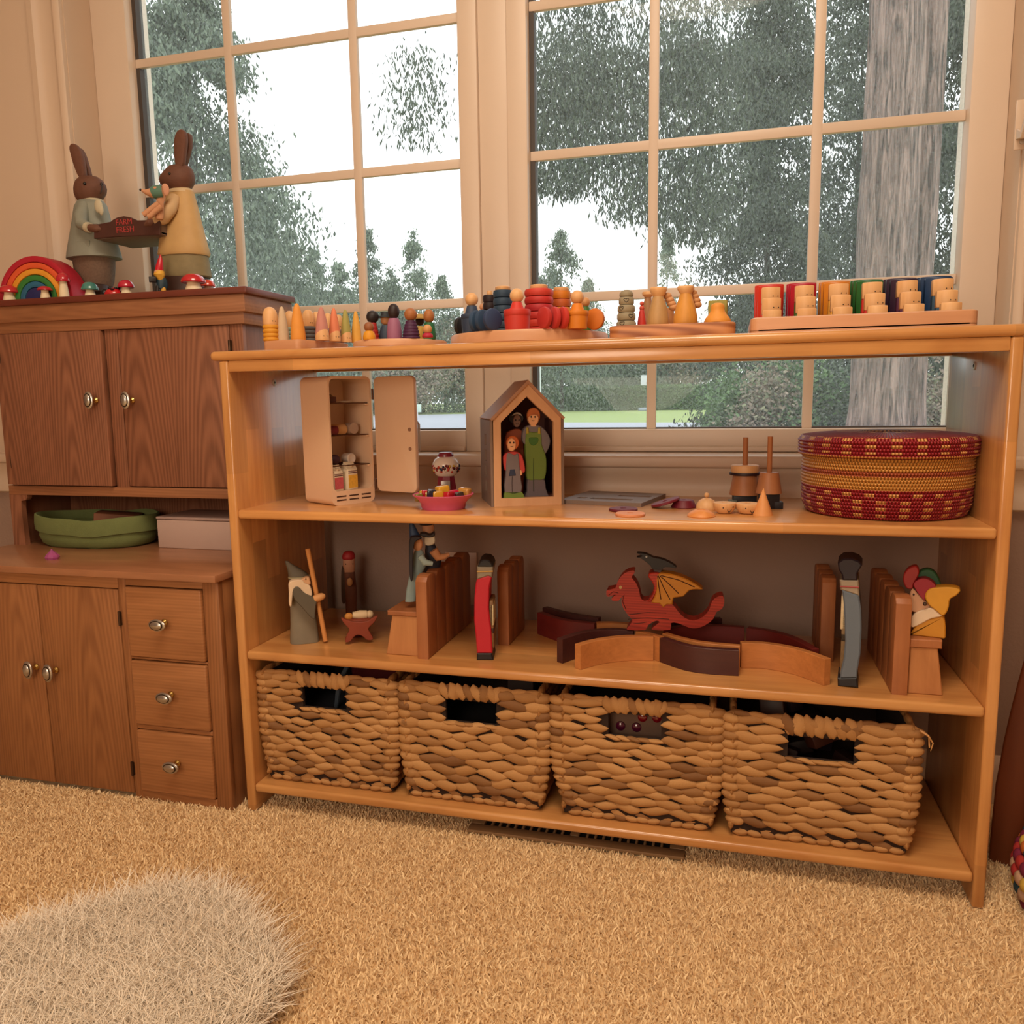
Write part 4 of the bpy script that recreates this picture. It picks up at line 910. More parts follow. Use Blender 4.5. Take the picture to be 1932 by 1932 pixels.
for k in range(44):
    th = rr.uniform(-PI*.95, -PI*.05); e = rr.uniform(-.52, .16); c = rr.choice(gc)
    pr_ = (R*math.cos(e)*.985*math.cos(th), R*math.cos(e)*.985*math.sin(th), zc+R*.72*math.sin(e))
    if c not in g0: b = B(); ball(b, (0, 0, 0), .0029, u=10, v=7); g0[c] = obj('gumball', b, P(c, .2), t, loc=pr_)
    else: meshcopy(g0[c], t, pr_)
# ---- pink dish and sweets
L = Fr(837, 964, SA); L.o = L.o + L.n*.036; t = thing('dish', 'shallow pink wooden dish full of toy sweets', 'dish', L.o, L.rz)
rb, rt = 41*1/L.k, 59/L.k; zr = .0255
b = B(); lathe(b, [(rb, 0), (rb*1.04, .004), (rb*1.06, .010), (rb*1.2, .016), (rt*.97, zr-.002), (rt, zr), (rt*.97, zr+.0008), (rb*1.1, .0165), (rb*.95, .012), (0, .011)], 44); obj('bowl', b, P((206, 92, 128), .45, .08), t)
sw = [(490, 1255, .0115, (216, 160, 46), .5, 'tall golden yellow block'), (438, 1298, .0095, (206, 150, 40), .2, 'golden yellow cube'), (345, 1313, .0095, (190, 160, 50), -.2, 'olive yellow bar', 1.8), (258, 1312, .007, (120, 100, 40), .3, 'small olive cube'), (318, 1283, .008, (190, 40, 50), .4, 'red drop'), (372, 1276, .008, (34, 36, 52), .1, 'navy cube'), (590, 1290, .0100, (196, 30, 66), .4, 'magenta cube'), (540, 1300, .0085, (186, 26, 40), .9, 'red cube'), (690, 1270, .0105, (196, 140, 66), -.5, 'tan bar'), (648, 1298, .0075, (54, 40, 34), .3, 'dark brown cube'), (470, 1318, .007, (206, 170, 60), .1, 'small yellow cube at the dish front')]
for i, s in enumerate(sw):
    x, z = L(*C5([(s[0], s[1])])[0], -.012 if i % 2 else .006); r = s[2]; b = B(); w = s[6] if len(s) > 6 else 1.0
    box(b, -r*w, r*w, -r*.8, r*.8, 0, r*1.9, r*.35, 3); o = obj('toy_sweet', b, P(s[3], .2, .05, coat=.5), None)
    zz = max(.0125, z-r); o.location = L.o + Matrix.Rotation(L.rz, 3, 'Z') @ Vector((x, -.012 if i % 2 else .006, zz)); o.rotation_euler = (0, .12*(i % 3-1), L.rz+s[4]); tag(o, s[5]+' sweet in the pink dish', 'toy sweet', 'toy sweets in the pink dish')

# ---- little house
L = Fr(927.9, 956.4, SA, rz=.43); t = L.thing('toy_house', 'open fronted wooden toy house with a gabled roof and painted dolls inside', 'toy house')
hm = wood('house_ply', (200, 150, 108), (220, 172, 130), 'zxy', .5, 1.5, None, .3, .02); hg = P((128, 106, 92), .6, .06); hin = P((124, 78, 68), .6, .05)
HDp = .135
pf = L.poly(C5([(978, 1408), (968, 566), (1298, 225), (1618, 552), (1625, 1390)])); po = L.poly(C5([(1047, 1325), (1041, 595), (1291, 345), (1548, 588), (1552, 1308)]))
W_ = pf[4][0]; eL, eR = pf[1], pf[3]; ap = pf[2]
pf[0] = (pf[0][0], 0); pf[4] = (pf[4][0], 0)
def annulus(bm, o, i, y0, y1):
    loft(bm, [[(x, y, z) for x, z in q] for q, y in ((o, y0), (o, y1), (i, y1), (i, y0), (o, y0))], caps=False)
b = B(); annulus(b, pf, po, 0, .010); obj('front_frame', b, hm, t, auto=30)
b = B(); prism(b, pf, HDp-.006, HDp, 'Y'); obj('back_wall', b, hin, t)
b = B(); box(b, pf[0][0]+.002, W_-.002, .010, HDp-.006, 0, po[0][1]-.001); obj('floor_board', b, hin, t)
for x, s in ((pf[0][0]-.0005, -1), (W_+.0005, 1)):
    b = B(); w0, w1 = sorted((x, x+s*.0045)); n = 4; H_ = eL[1]-.002
    box(b, w0, w1, 0, .050, 0, H_); box(b, w0, w1, .075, HDp, 0, H_)
    for k in range(n+1):
        za = (.14+.185*(k-1)+.135)*H_ if k else 0; zb_ = (.14+.185*k)*H_ if k < n else H_
        box(b, w0, w1, .050, .075, za, zb_)
    obj('side_wall', b, hg, t, smooth=False)
    b = B(); w0, w1 = sorted((x-s*.0005, x-s*.004)); box(b, w0, w1, .010, HDp-.006, 0, H_); obj('inner_wall', b, hin, t)
for e, s in ((eL, -1), (eR, 1)):
    ux, uz = ap[0]-e[0], ap[1]-e[1]; l = math.hypot(ux, uz); nx, nz = -uz/l*(1 if s < 0 else -1), ux/l*(1 if s < 0 else -1)
    th = .005; ex, ez = e[0]-ux/l*.004, e[1]-uz/l*.004
    q = [(ex, ez), (ap[0], ap[1]), (ap[0], ap[1]+th*l/abs(ux)), (ex+nx*th, ez+nz*th)]
    b = B(); prism(b, q, -.006, HDp+.004, 'Y'); obj('roof_panel', b, P((176, 132, 104), .45, .08), t)
hy = .0
def cut(parent, nm, pts, y0, y1, m_, sm=3, src=None):
    L_ = src or L; q = [L_(px, py, y0) for px, py in C5(pts)]
    b = B(); prism(b, smoothpoly(q, sm) if sm else q, y0, y1, 'Y', min(.0012, (y1-y0)*.3), 1); return obj(nm, b, m_, parent)
def ell(cx, cy, rx, ry, n=16): return [(cx+rx*math.cos(2*PI*i/n), cy+ry*math.sin(2*PI*i/n)) for i in range(n)]
skin = P((226, 168, 122), .6); bsk = P((128, 92, 76), .6); ging = P((186, 100, 46), .6); gsh = P((116, 106, 108), .65); grn = P((104, 128, 52), .6)
def doll(px, py, y, name_label):
    o = L.o + Matrix.Rotation(L.rz, 3, 'Z') @ Vector((0, -.011, po[0][1])); return thing('flat_doll', name_label, 'doll', o, L.rz, 'painted flat wooden dolls in the toy house')
ZO = po[0][1]
class LZ:                        # same plane, but heights from the house floor
    def __call__(s, px, py, y=0.0): x, z = L(px, py, y); return (x, z-ZO)
lz = LZ()
fl_ = lambda q: [(x, max(y, 0)) for x, y in q]
def face(d, cx, cy, y, w=15):
    b = B()
    for dx in (-w, w):
        x, z = lz(*C5([(cx+dx, cy-4)])[0], y); ball(b, (x, y, z), .0014, (1, .4, 1.3), 8, 6)
    q = [lz(*p, y) for p in C5([(cx-12, cy+30), (cx, cy+35), (cx+12, cy+30)])]; tube(b, [(x, y, z) for x, z in q], .0005, 5)
    obj('face_paint', b, eye_m, d)
d = doll(0, 0, 0, 'flat wooden woman with black hair and a rust coloured dress')
cut(d, 'dress', [(1070, 1318), (1062, 950), (1075, 730), (1110, 680), (1180, 655), (1232, 672), (1248, 760), (1246, 1318)], .056, .070, P((150, 70, 38), .6), 2, lz)
cut(d, 'hair', ell(1180, 552, 74, 60), .060, .069, P((36, 26, 26), .6), 2, lz); cut(d, 'head', ell(1188, 578, 38, 62), .056, .070, bsk, 2, lz)
cut(d, 'headband', [(1140, 530), (1160, 505), (1190, 496), (1222, 508), (1240, 535), (1222, 525), (1190, 514), (1160, 524)], .055, .058, P((190, 180, 172), .6), 2, lz); face(d, 1190, 575, .0555, 16)
d = doll(0, 0, 0, 'flat wooden man in green overalls')
cut(d, 'shirt', [(1262, 800), (1240, 760), (1245, 680), (1270, 640), (1310, 620), (1390, 620), (1440, 650), (1482, 700), (1508, 772), (1485, 850), (1445, 905), (1400, 885), (1395, 830), (1330, 850)], .034, .050, gsh, 2, lz)
cut(d, 'overalls', [(1275, 695), (1345, 688), (1418, 695), (1422, 800), (1460, 900), (1470, 1000), (1452, 1130), (1368, 1140), (1285, 1135), (1272, 1000), (1268, 850)], .032, .049, grn, 2, lz)
cut(d, 'boots', [(1288, 1140), (1368, 1135), (1450, 1138), (1462, 1220), (1488, 1290), (1480, 1312), (1380, 1316), (1265, 1316), (1262, 1295), (1285, 1250)], .033, .050, P((104, 94, 98), .65), 2, lz)
cut(d, 'hair', ell(1348, 528, 62, 76), .036, .046, ging, 2, lz); cut(d, 'head', [(1298, 545), (1330, 522), (1375, 520), (1395, 548), (1390, 590), (1372, 615), (1370, 632), (1322, 632), (1318, 612), (1300, 585)], .033, .048, skin, 2, lz); face(d, 1340, 545, .0325, 18)
cut(d, 'pocket', [(1302, 740), (1345, 736), (1388, 740), (1386, 785), (1345, 815), (1306, 790)], .0312, .034, P((58, 104, 38), .6), 2, lz)
for sx in (1288, 1400): cut(d, 'strap', [(sx-10, 640), (sx+10, 640), (sx+13, 700), (sx-13, 700)], .0310, .034, P((168, 148, 54), .6), 0, lz)
cut(d, 'hand', ell(1420, 895, 26, 16), .033, .047, skin, 2, lz)
b = B(); tube(b, [(lz(*q, .0318)[0], .0318, lz(*q, .0318)[1]) for q in C5([(1346, 935), (1344, 1040), (1346, 1250)])], .0006, 5); obj('seam', b, P((44, 56, 26), .6), d)
d = doll(0, 0, 0, 'flat wooden child with red hair in a red shirt and grey dungarees')
cut(d, 'shirt', [(1095, 1060), (1068, 1030), (1056, 940), (1075, 895), (1130, 872), (1205, 880), (1240, 920), (1262, 1010), (1262, 1068), (1215, 1070)], .016, .029, P((190, 62, 58), .6), 2, lz)
cut(d, 'dungarees', [(1090, 900), (1125, 888), (1165, 905), (1200, 890), (1212, 1000), (1226, 1140), (1228, 1262), (1074, 1262), (1082, 1100)], .014, .028, gsh, 2, lz)
cut(d, 'boots', [(1076, 1258), (1150, 1252), (1232, 1256), (1258, 1300), (1252, 1322), (1160, 1326), (1072, 1326), (1066, 1300)], .014, .029, grn, 2, lz)
cut(d, 'hair', ell(1148, 788, 60, 66), .018, .027, P((190, 92, 36), .6), 2, lz); cut(d, 'head', ell(1138, 806, 40, 62), .0150, .027, skin, 2, lz); face(d, 1138, 790, .0145, 17)
cut(d, 'pouch', [(1122, 1042), (1165, 1040), (1178, 1100), (1110, 1105)], .0130, .016, P((44, 54, 78), .6), 0, lz)
for hx_ in (1102, 1222): cut(d, 'hand', ell(hx_, 1075, 18, 26), .0145, .027, skin, 2, lz)
b = B(); tube(b, [(lz(*q, .0138)[0], .0138, lz(*q, .0138)[1]) for q in C5([(1141, 1105), (1139, 1180), (1141, 1255)])], .0006, 5); obj('seam', b, P((60, 48, 48), .6), d)

# ---- flat grey slotted panel
A_, B_, C_ = onZ(1066, 950, SA), onZ(1210, 957, SA), onZ(1262, 938, SA)
ang = math.atan2((B_-A_).y, (B_-A_).x); t = thing('slotted_panel', 'flat grey board with long slots lying beside the toy house', 'board', (B_.x, B_.y, SA), ang)
th = .007; wd = (C_-B_).length*.97; ln = .155; gp = P((132, 112, 100), .6, .06)
xs = [-ln, -.128, -.062, -.052, -.014, 0]
b = B()
def rb(x0, x1, y0, y1): box(b, x0, x1, y0, y1, 0, th)
rb(-ln, 0, 0, .030); rb(-ln, -.135, .030, .048); rb(-.118, -.108, .030, .048); rb(-.030, 0, .030, .048); rb(-ln, 0, .048, .085); rb(-ln, -.075, .085, .105); rb(-.012, 0, .085, .105); rb(-ln, 0, .105, wd)
obj('board', b, gp, t, smooth=False)
# ---- loose wooden pieces
def ring_disc(px, py, r, c, label, tilt=0, h=.0045, hole=.22, z=SA, r2=None, dz=0):
    L = Fr(px, py, z); R = r/L.k; r2 = (r2 or r)/L.k
    b = B(); lathe(b, [(R*hole, 0), (R-.001, 0), (R, .001), (r2, h-.001), (r2-.001, h), (r2*hole if hole else 0, h)], 36, close=False)
    lathe(b, [(R*hole, 0), (r2*hole, h)], 36, close=False); o = obj('wooden_disc', b, P(c, .5, .06), None); o.location = (L.o.x, L.o.y, z+dz); o.rotation_euler = (0, -tilt, L.rz); tag(o, label, 'wooden disc', 'loose toy pieces on the upper shelf')
ring_disc(1176, 963.5, 27, (104, 28, 44), 'dark red disc with a hole lying behind the pale one')
ring_disc(1189, 972.5, 28, (226, 150, 106), 'pale pink disc with a hole near the shelf edge')
ring_disc(1290, 957, 24, (112, 24, 42), 'dark red tapered disc lying flat', h=.013, r2=18)
ring_disc(1256, 957.5, 27.5, (116, 28, 46), 'dark red disc leaning on the tapered one', tilt=.30, dz=.0075)
L = Fr(1333, 961, SA); t = L.thing('bead_dome', 'natural domed wooden cap with a round bead on top', 'toy piece'); R = 20/L.k; zt = L(1333, 939)[1]
b = B(); lathe(b, [(R*.96, 0), (R, .002), (R*.95, zt*.4), (R*.7, zt*.78), (R*.3, zt*.97), (0, zt)], 28); obj('dome', b, nat_m, t)
b = B(); ball(b, (0, 0, zt+.0045), 4.8/L.k); obj('bead', b, nat_m, t)
L = Fr(1323, 974, SA); R = 26.5/L.k; zt = L(1323, 961)[1]
b = B(); lathe(b, [(R*.3, 0), (R*.97, 0), (R, .001), (R*.86, zt*.5), (R*.42, zt), (R*.30, zt), (R*.28, zt*.6)], 32); o = obj('wooden_cone_disc', b, wood('orange_beech', (210, 128, 62), (234, 160, 92), 'zxy', .5, 2, None, .3, .02), None); o.location = L.o; tag(o, 'shallow orange wooden cone with a hole at the shelf edge', 'toy piece')
for px, py, w, lab, fx in ((1366.7, 968, 21.5, 'natural half ball bowl with a smile, left of the two', .5), (1410.6, 969, 22.5, 'natural half ball bowl with a smile, beside the cone', .45)):
    L = Fr(px, py, SA); t = L.thing('half_ball', lab, 'toy piece', 'smiling half balls on the upper shelf'); R = w/L.k; h = L(px, py-20)[1]
    b = B(); lathe(b, [(R*.45, 0), (R*.7, h*.12), (R*.92, h*.5), (R, h*.88), (R*.98, h), (R*.35, h*1.02), (R*.28, h), (R*.25, h*.5), (0, h*.5)], 32); obj('bowl', b, nat_m, t)
    b = B()
    def sp(a, v): rr_ = R*(.70+.30*min(1, v/.85))*1.005; return (rr_*math.cos(-PI/2+a), rr_*math.sin(-PI/2+a), h*v)
    tube(b, [sp(fx-.25+.09*k, .55-.38*math.sin(PI*k/6)) for k in range(7)], .0006, 5); p = sp(fx+.35, .68); ball(b, p, .0014, u=8, v=6); p = sp(fx-.62, .62); ball(b, p, .0012, u=8, v=6); obj('smile', b, P((50, 24, 20), .5), t)
L = Fr(1439, 973, SA); L.o = L.o+L.n*.01; R = 18.5/L.k; zt = L(1437, 921.5)[1]
b = B(); lathe(b, [(R, 0), (R, .001), (.0006, zt), (0, zt)], 36); o = obj('wooden_cone', b, wood('cone_beech', (214, 142, 82), (232, 166, 104), 'zxy', .5, 2, None, .3, .02), None); o.location = L.o; tag(o, 'natural pointed wooden cone in front of the peg figures', 'toy piece')
def stacker(px, py, Y, rows, step, label, extra=None):
    L = Fr(px, py, SA, Y=Y, rz=.12); t = L.thing('stacking_figure', label, 'stacking toy', 'peg stacking figures on the upper shelf')
    f = lambda w, y: (w*.2588/L.k, max(0, L(px, 780+y*.2588)[1]))
    (pw, p0, p1), (st, sb, s0, s1), (bw, b0) = rows
    wv, za = f(bw, b0); b = B(); box(b, -wv, wv, -wv*.55, wv*.55, 0, za, .001); obj('base_block', b, P((30, 30, 38), .5), t)
    b = B(); box(b, step*wv if step > 0 else -wv*1.35, wv*1.35 if step > 0 else -wv*.7, -wv*.6, wv*.4, 0, za*.45, .001); obj('foot', b, P((30, 30, 38), .5) if step > 0 else P((120, 128, 116), .5), t)
    b = B(); lathe(b, [f(sb, s1), f(st, s0), (0, f(0, s0)[1])], 30); obj('skirt', b, wood('skirt_beech', (172, 112, 72), (190, 128, 84), 'zxy', .5, 2, None, .3, .02), t)
    z0 = f(0, s0)[1]
    if extra:
        b = B(); lathe(b, [f(108, 447), f(110, 436), f(108, 428), (0, f(0, 428)[1])], 30); obj('dark_ring', b, P((44, 24, 32), .5), t)
        b = B(); lathe(b, [f(97, 430), f(99, 415), f(98, 382), f(95, 376), (0, f(0, 375)[1])], 30); obj('wooden_ring', b, nat_m, t)
    w2, zt = f(pw, p0); b = B(); tube(b, [(0, 0, z0), (0, 0, zt)], w2, 12); obj('peg', b, P((176, 112, 66), .6), t)
stacker(1404, 950, .215, ((19, 175, 380), (82, 108, 447, 590), (82, 590)), -1, 'stacking figure with a dark ring and natural disc on its peg', True)
stacker(1449.5, 958, .165, ((18.5, 168, 430), (66, 92, 430, 580), (72, 578)), .5, 'stacking figure with a bare peg beside the woven basket')

# ---- red woven basket with lid
def weave_mat():
    m, nt, bs = _mat('red_gold_weave'); N = nt.nodes; Lk = nt.links
    tc = N.new('ShaderNodeTexCoord'); sx = N.new('ShaderNodeSeparateXYZ'); Lk.new(tc.outputs['Object'], sx.inputs[0])
    def mth(op, a, b_=None, c_=None):
        n = N.new('ShaderNodeMath'); n.operation = op
        for i, v in enumerate((a, b_, c_)):
            if v is None: continue
            if isinstance(v, (int, float)): n.inputs[i].default_value = v
            else: Lk.new(v, n.inputs[i])
        return n.outputs[0]
    ang = mth('ARCTAN2', sx.outputs[1], sx.outputs[0]); row = mth('FLOOR', mth('DIVIDE', sx.outputs[2], .0052))
    # stitches lean a little from row to row
    st = mth('FRACT', mth('ADD', mth('MULTIPLY', ang, 27.0), mth('MULTIPLY', row, .5)))
    blk = mth('GREATER_THAN', mth('SINE', mth('ADD', mth('MULTIPLY', ang, 24.0), mth('MULTIPLY', mth('FLOOR', mth('DIVIDE', sx.outputs[2], .031)), 3.14))), .25)
    no = N.new('ShaderNodeTexNoise'); no.inputs['Scale'].default_value = 300; Lk.new(tc.outputs['Object'], no.inputs['Vector'])
    zr = N.new('ShaderNodeMapRange'); zr.inputs[1].default_value = 0; zr.inputs[2].default_value = .135; Lk.new(sx.outputs[2], zr.inputs[0])
    rp = N.new('ShaderNodeValToRGB'); rp.color_ramp.interpolation = 'CONSTANT'; e = rp.color_ramp.elements
    red, gold, mix_ = c4((150, 26, 36)), c4((206, 142, 66)), c4((168, 78, 44))
    stops = [(0, red), (.34, gold), (.36, gold), (.49, mix_), (.55, gold), (.69, red), (.70, gold), (.715, red), (.74, red)]
    e[0].position = 0; e[0].color = red; e[1].position = .34; e[1].color = gold
    for p_, c_ in stops[2:]:
        x = e.new(p_); x.color = c_
    Lk.new(zr.outputs[0], rp.inputs[0])
    isred = N.new('ShaderNodeValToRGB'); isred.color_ramp.interpolation = 'CONSTANT'; ee = isred.color_ramp.elements; ee[0].color = (1, 1, 1, 1); ee[1].position = .31; ee[1].color = (0, 0, 0, 1)
    x = ee.new(.74); x.color = (1, 1, 1, 1); Lk.new(zr.outputs[0], isred.inputs[0])
    chk = mth('MULTIPLY', mth('MULTIPLY', blk, isred.outputs[0]), mth('GREATER_THAN', mth('FRACT', mth('MULTIPLY', row, .5)), .2))
    mx = N.new('ShaderNodeMix'); mx.data_type = 'RGBA'; Lk.new(chk, mx.inputs[0]); Lk.new(rp.outputs[0], mx.inputs[6]); mx.inputs[7].default_value = c4((216, 152, 86))
    m2 = N.new('ShaderNodeMix'); m2.data_type = 'RGBA'; m2.blend_type = 'MULTIPLY'; m2.inputs[0].default_value = .5; Lk.new(mx.outputs[2], m2.inputs[6]); Lk.new(no.outputs['Color'], m2.inputs[7])
    Lk.new(mx.outputs[2], bs.inputs['Base Color']); bs.inputs['Roughness'].default_value = .5
    hgt = mth('SUBTRACT', 1.0, mth('POWER', mth('ABSOLUTE', mth('SUBTRACT', mth('MULTIPLY', st, 2.0), 1.0)), 2.5))
    bp = N.new('ShaderNodeBump'); bp.inputs['Strength'].default_value = 1.0; bp.inputs['Distance'].default_value = .003; Lk.new(hgt, bp.inputs['Height']); Lk.new(bp.outputs['Normal'], bs.inputs['Normal'])
    return m
wv_m = weave_mat()
cx = onY(1669, 900, .160).x
t = thing('lidded_basket', 'round red and gold woven basket with a flat lid', 'basket', (cx, .160, SA))
def coils(prof, pitch=.0052, r=.0026):
    o = []; z = prof[0][1]
    def R(z):
        for (r0, z0), (r1, z1) in zip(prof, prof[1:]):
            if z0 <= z <= z1: return r0+(r1-r0)*(z-z0)/(z1-z0)
        return prof[-1][0]
    while z < prof[-1][1]-1e-6:
        for k in range(4): o.append((R(z+pitch*k/4)+r*.9*math.sin(PI*(k/4)), z+pitch*k/4))
        z += pitch
    return o+[(R(z), z)]
Rb = .1265
b = B(); lathe(b, [(0, .001), (Rb*.9, 0)]+coils([(Rb*.93, .001), (Rb*.985, .018), (Rb, .058), (Rb*.995, .098)])+[(Rb*.97, .0995), (0, .098)], 96); obj('body', b, wv_m, t)
b = B(); lid = [(Rb*.99, .0935)]+coils([(Rb*1.045, .0940), (Rb*1.05, .1200)])+[(Rb*1.045, .1215), (Rb*1.02, .1250), (Rb*.9, .1270), (Rb*.6, .1300), (Rb*.3, .1310), (0, .1310)]
lathe(b, lid, 96); obj('lid', b, wv_m, t)
m, nt, bs = _mat('lid_spokes'); N = nt.nodes; tc = N.new('ShaderNodeTexCoord'); sx = N.new('ShaderNodeSeparateXYZ'); nt.links.new(tc.outputs['Object'], sx.inputs[0])
at = N.new('ShaderNodeMath'); at.operation = 'ARCTAN2'; nt.links.new(sx.outputs[1], at.inputs[0]); nt.links.new(sx.outputs[0], at.inputs[1]); sn = N.new('ShaderNodeMath'); sn.operation = 'SINE'; ml = N.new('ShaderNodeMath'); ml.operation = 'MULTIPLY'; ml.inputs[1].default_value = 44; nt.links.new(at.outputs[0], ml.inputs[0]); nt.links.new(ml.outputs[0], sn.inputs[0])
rp = N.new('ShaderNodeValToRGB'); rp.color_ramp.elements[0].position = .35; rp.color_ramp.elements[0].color = c4((50, 20, 24)); rp.color_ramp.elements[1].position = .6; rp.color_ramp.elements[1].color = c4((176, 128, 70)); mr = N.new('ShaderNodeMapRange'); mr.inputs[1].default_value = -1; nt.links.new(sn.outputs[0], mr.inputs[0]); nt.links.new(mr.outputs[0], rp.inputs[0]); nt.links.new(rp.outputs[0], bs.inputs['Base Color']); bs.inputs['Roughness'].default_value = .5
b = B(); lathe(b, [(Rb*.34, .1310), (Rb*.33, .1318), (Rb*.1, .1326), (0, .1327)], 48); obj('lid_centre', b, m, t)
# ================================================================== MIDDLE SHELF
SB = ZBs
C8 = lambda pts: crop(480, 960, .26915)(pts)
def cutf(L, cropf, parent, nm, pts, y0, y1, m_, sm=3, bev=.0015):
    q = [L(px, py, y0) for px, py in cropf(pts)]; q = [(x, max(z, 0.0)) for x, z in (smoothpoly(q, sm) if sm else q)]
    b = B(); prism(b, q, y0, y1, 'Y', min(bev, (y1-y0)*.3), 1); return obj(nm, b, m_, parent)
# ---- wizard with staff
L = Fr(583, 1210, SB); t = L.thing('wizard_figure', 'carved wooden wizard with a grey hat, white beard and long staff', 'wooden figure')
gw = paint('wizard_grey', (126, 116, 98), .65, .14, 50); gd = P((92, 84, 70), .65, .1)
S8 = lambda rows: csil(480, 960, .26915, rows)
b = B(); sil(b, L, S8([(500, 262, 372, .5), (520, 246, 392, .5), (560, 242, 404, .5), (620, 246, 414, .52), (700, 250, 424, .55), (800, 252, 440, .58), (900, 249, 452, .6), (930, 250, 455, .6)]), .55, p=3); obj('robe', b, gw, t)
b = B(); sil(b, L, S8([(366, 214, 236, .8), (390, 220, 268, .7), (420, 230, 320, .7), (450, 236, 366, .65), (480, 238, 392, .62), (500, 240, 392, .6), (512, 252, 380, .6)]), .6, p=2.6); obj('hat', b, gd, t)
b = B(); sil(b, L, S8([(470, 236, 394, .70), (480, 235, 396, .70)]), .7, p=2.6); obj('hat_band', b, P((150, 140, 110), .5), t)
cutf(L, C8, t, 'face', [(330, 496), (378, 482), (388, 500), (392, 530), (350, 525)], -.026, -.008, P((214, 166, 124), .6))
cutf(L, C8, t, 'beard', [(246, 515), (330, 500), (352, 522), (388, 540), (404, 590), (398, 612), (355, 600), (310, 560), (275, 570), (264, 640), (258, 685), (243, 672), (242, 590)], -.029, -.010, P((224, 196, 164), .65))
x, z = L(*C8([(360, 492)])[0], -.027); b = B(); ball(b, (x, -.027, z), .0014, u=8, v=6); obj('eye', b, eye_m, t)
cutf(L, C8, t, 'sleeve', [(268, 590), (280, 555), (310, 552), (350, 592), (415, 622), (438, 640), (428, 700), (424, 772), (395, 762), (330, 690), (285, 640)], -.034, -.016, gd)
b = B(); q = C8([(420, 634), (450, 622), (478, 612), (496, 606)]); tube(b, [(L(*p, -.028)[0], -.028, L(*p, -.028)[1]) for p in q], [.007, .0075, .0065, .003], 10); obj('hand', b, P((206, 148, 92), .6), t)
b = B(); q = C8([(374, 280), (499, 927)]); (xa, za), (xb, zb) = [L(*p, -.020) for p in q]; tube(b, [(xa, -.020, za), (xb, -.020, max(zb, 0.004))], .0046, 12); obj('staff', b, P((206, 140, 78), .6, .12), t)
# ---- tall figure in a red hood
L = Fr(660, 1158, SB); t = L.thing('hooded_figure', 'tall brown wooden figure with a red hood behind the crib', 'wooden figure')
b = B(); sil(b, L, S8([(440, 618, 704), (480, 625, 708), (540, 628, 716), (590, 630, 720), (650, 638, 718), (740, 642, 716), (760, 644, 714)]), .8); obj('body', b, P((112, 68, 50), .65, .15), t)
b = B(); sil(b, L, S8([(318, 628, 692), (350, 620, 704), (400, 620, 706), (450, 626, 702), (470, 640, 690)]), .8); obj('head', b, P((196, 142, 112), .6), t)
b = B(); sil(b, L, S8([(296, 640, 680), (305, 624, 697), (325, 615, 706), (345, 614, 706), (352, 620, 700)]), .9); obj('hood', b, P((166, 36, 40), .55), t)
cutf(L, C8, t, 'shawl', [(612, 430), (632, 420), (640, 520), (640, 650), (614, 655), (608, 540)], -.006, .016, P((78, 58, 46), .7))
eyes(t, L, C8([(640, 388), (690, 386)]), -.0245, .0013)
b = B(); x, z = L(*C8([(668, 515)])[0], -.024); ball(b, (x, -.022, z), .007, (.9, .5, 1.3)); obj('pendant', b, P((190, 140, 90), .4), t)
# ---- crib with baby
L = Fr(680, 1211, SB); t = L.thing('toy_crib', 'red brown star shaped wooden crib on the middle shelf', 'toy crib')
cm_ = P((134, 56, 34), .55, .12)
for y in (-.014, .030): cutf(L, C8, t, 'end_board', [(608, 768), (640, 778), (690, 792), (740, 796), (800, 786), (838, 762), (864, 752), (842, 795), (800, 838), (815, 875), (832, 915), (790, 920), (760, 895), (725, 884), (695, 900), (672, 930), (636, 934), (650, 885), (664, 845), (630, 805)], y, y+.009, cm_)
b = B(); (xa, za), (xb, zb) = L(*C8([(655, 815)])[0]), L(*C8([(815, 790)])[0]); box(b, xa, xb, -.006, .031, za, za+.010, .002); obj('trough', b, cm_, t)
tb_ = thing('baby_figure', 'tiny cream wooden baby lying in the crib', 'wooden figure', L.o, L.rz)
b = B(); q = C8([(690, 778), (740, 770), (790, 752)]); tube(b, [(L(*p, .01)[0], .010, max(za+.016, L(*p, .01)[1])) for p in q], [.006, .009, .008], 12); obj('wrap', b, P((222, 196, 156), .6), tb_)
b = B(); x, z = L(*C8([(808, 738)])[0], .01); ball(b, (x, .010, z), .0075); obj('head', b, P((226, 200, 160), .6), tb_)
b = B(); x, z = L(*C8([(662, 755)])[0], .01); ball(b, (x, .010, z), .008, (1, .8, .9)); obj('halo', b, P((206, 140, 62), .6), tb_)
# ---- castle walls: rows of rounded palisade planks, running into the depth
cw = [wood('castle_cherry', (136, 78, 44), (180, 114, 68), 'zyx', .5, 1.3, None, .3, .02), wood('castle_cherry_pale', (166, 106, 60), (198, 136, 84), 'zxy', .5, 1.6, None, .3, .02)]
def castle_wall(X, Y0, ln, n, h, th, label, rz=0.0):
    t = thing('castle_wall', label, 'toy castle wall', (X, Y0, SB), rz, 'toy castle wall pieces on the middle shelf'); w = ln/n; src = None
    for i in range(n):
        if src is None:
            k = 6; pts = [(0.0004, 0), (w-.0004, 0), (w-.0004, h*.93)]
            pts += [(w*.5+w*.42*math.cos(PI*j/k), h*.955+h*.045*math.sin(PI*j/k)) for j in range(k+1)]+[(.0004, h*.93)]
            b = B(); prism(b, pts, -th/2, th/2, 'X', .002, 2); src = obj('plank', b, cw[0], t, loc=(0, 0, 0), auto=25)
            b = B(); prism(b, [(w*.30, h*.90), (w*.30, h*1.02), (w*.70, h*1.02), (w*.70, h*.90)], 0, .001, 'X')
            b.free()
        else: meshcopy(src, t, (0, w*i, 0))
    return t
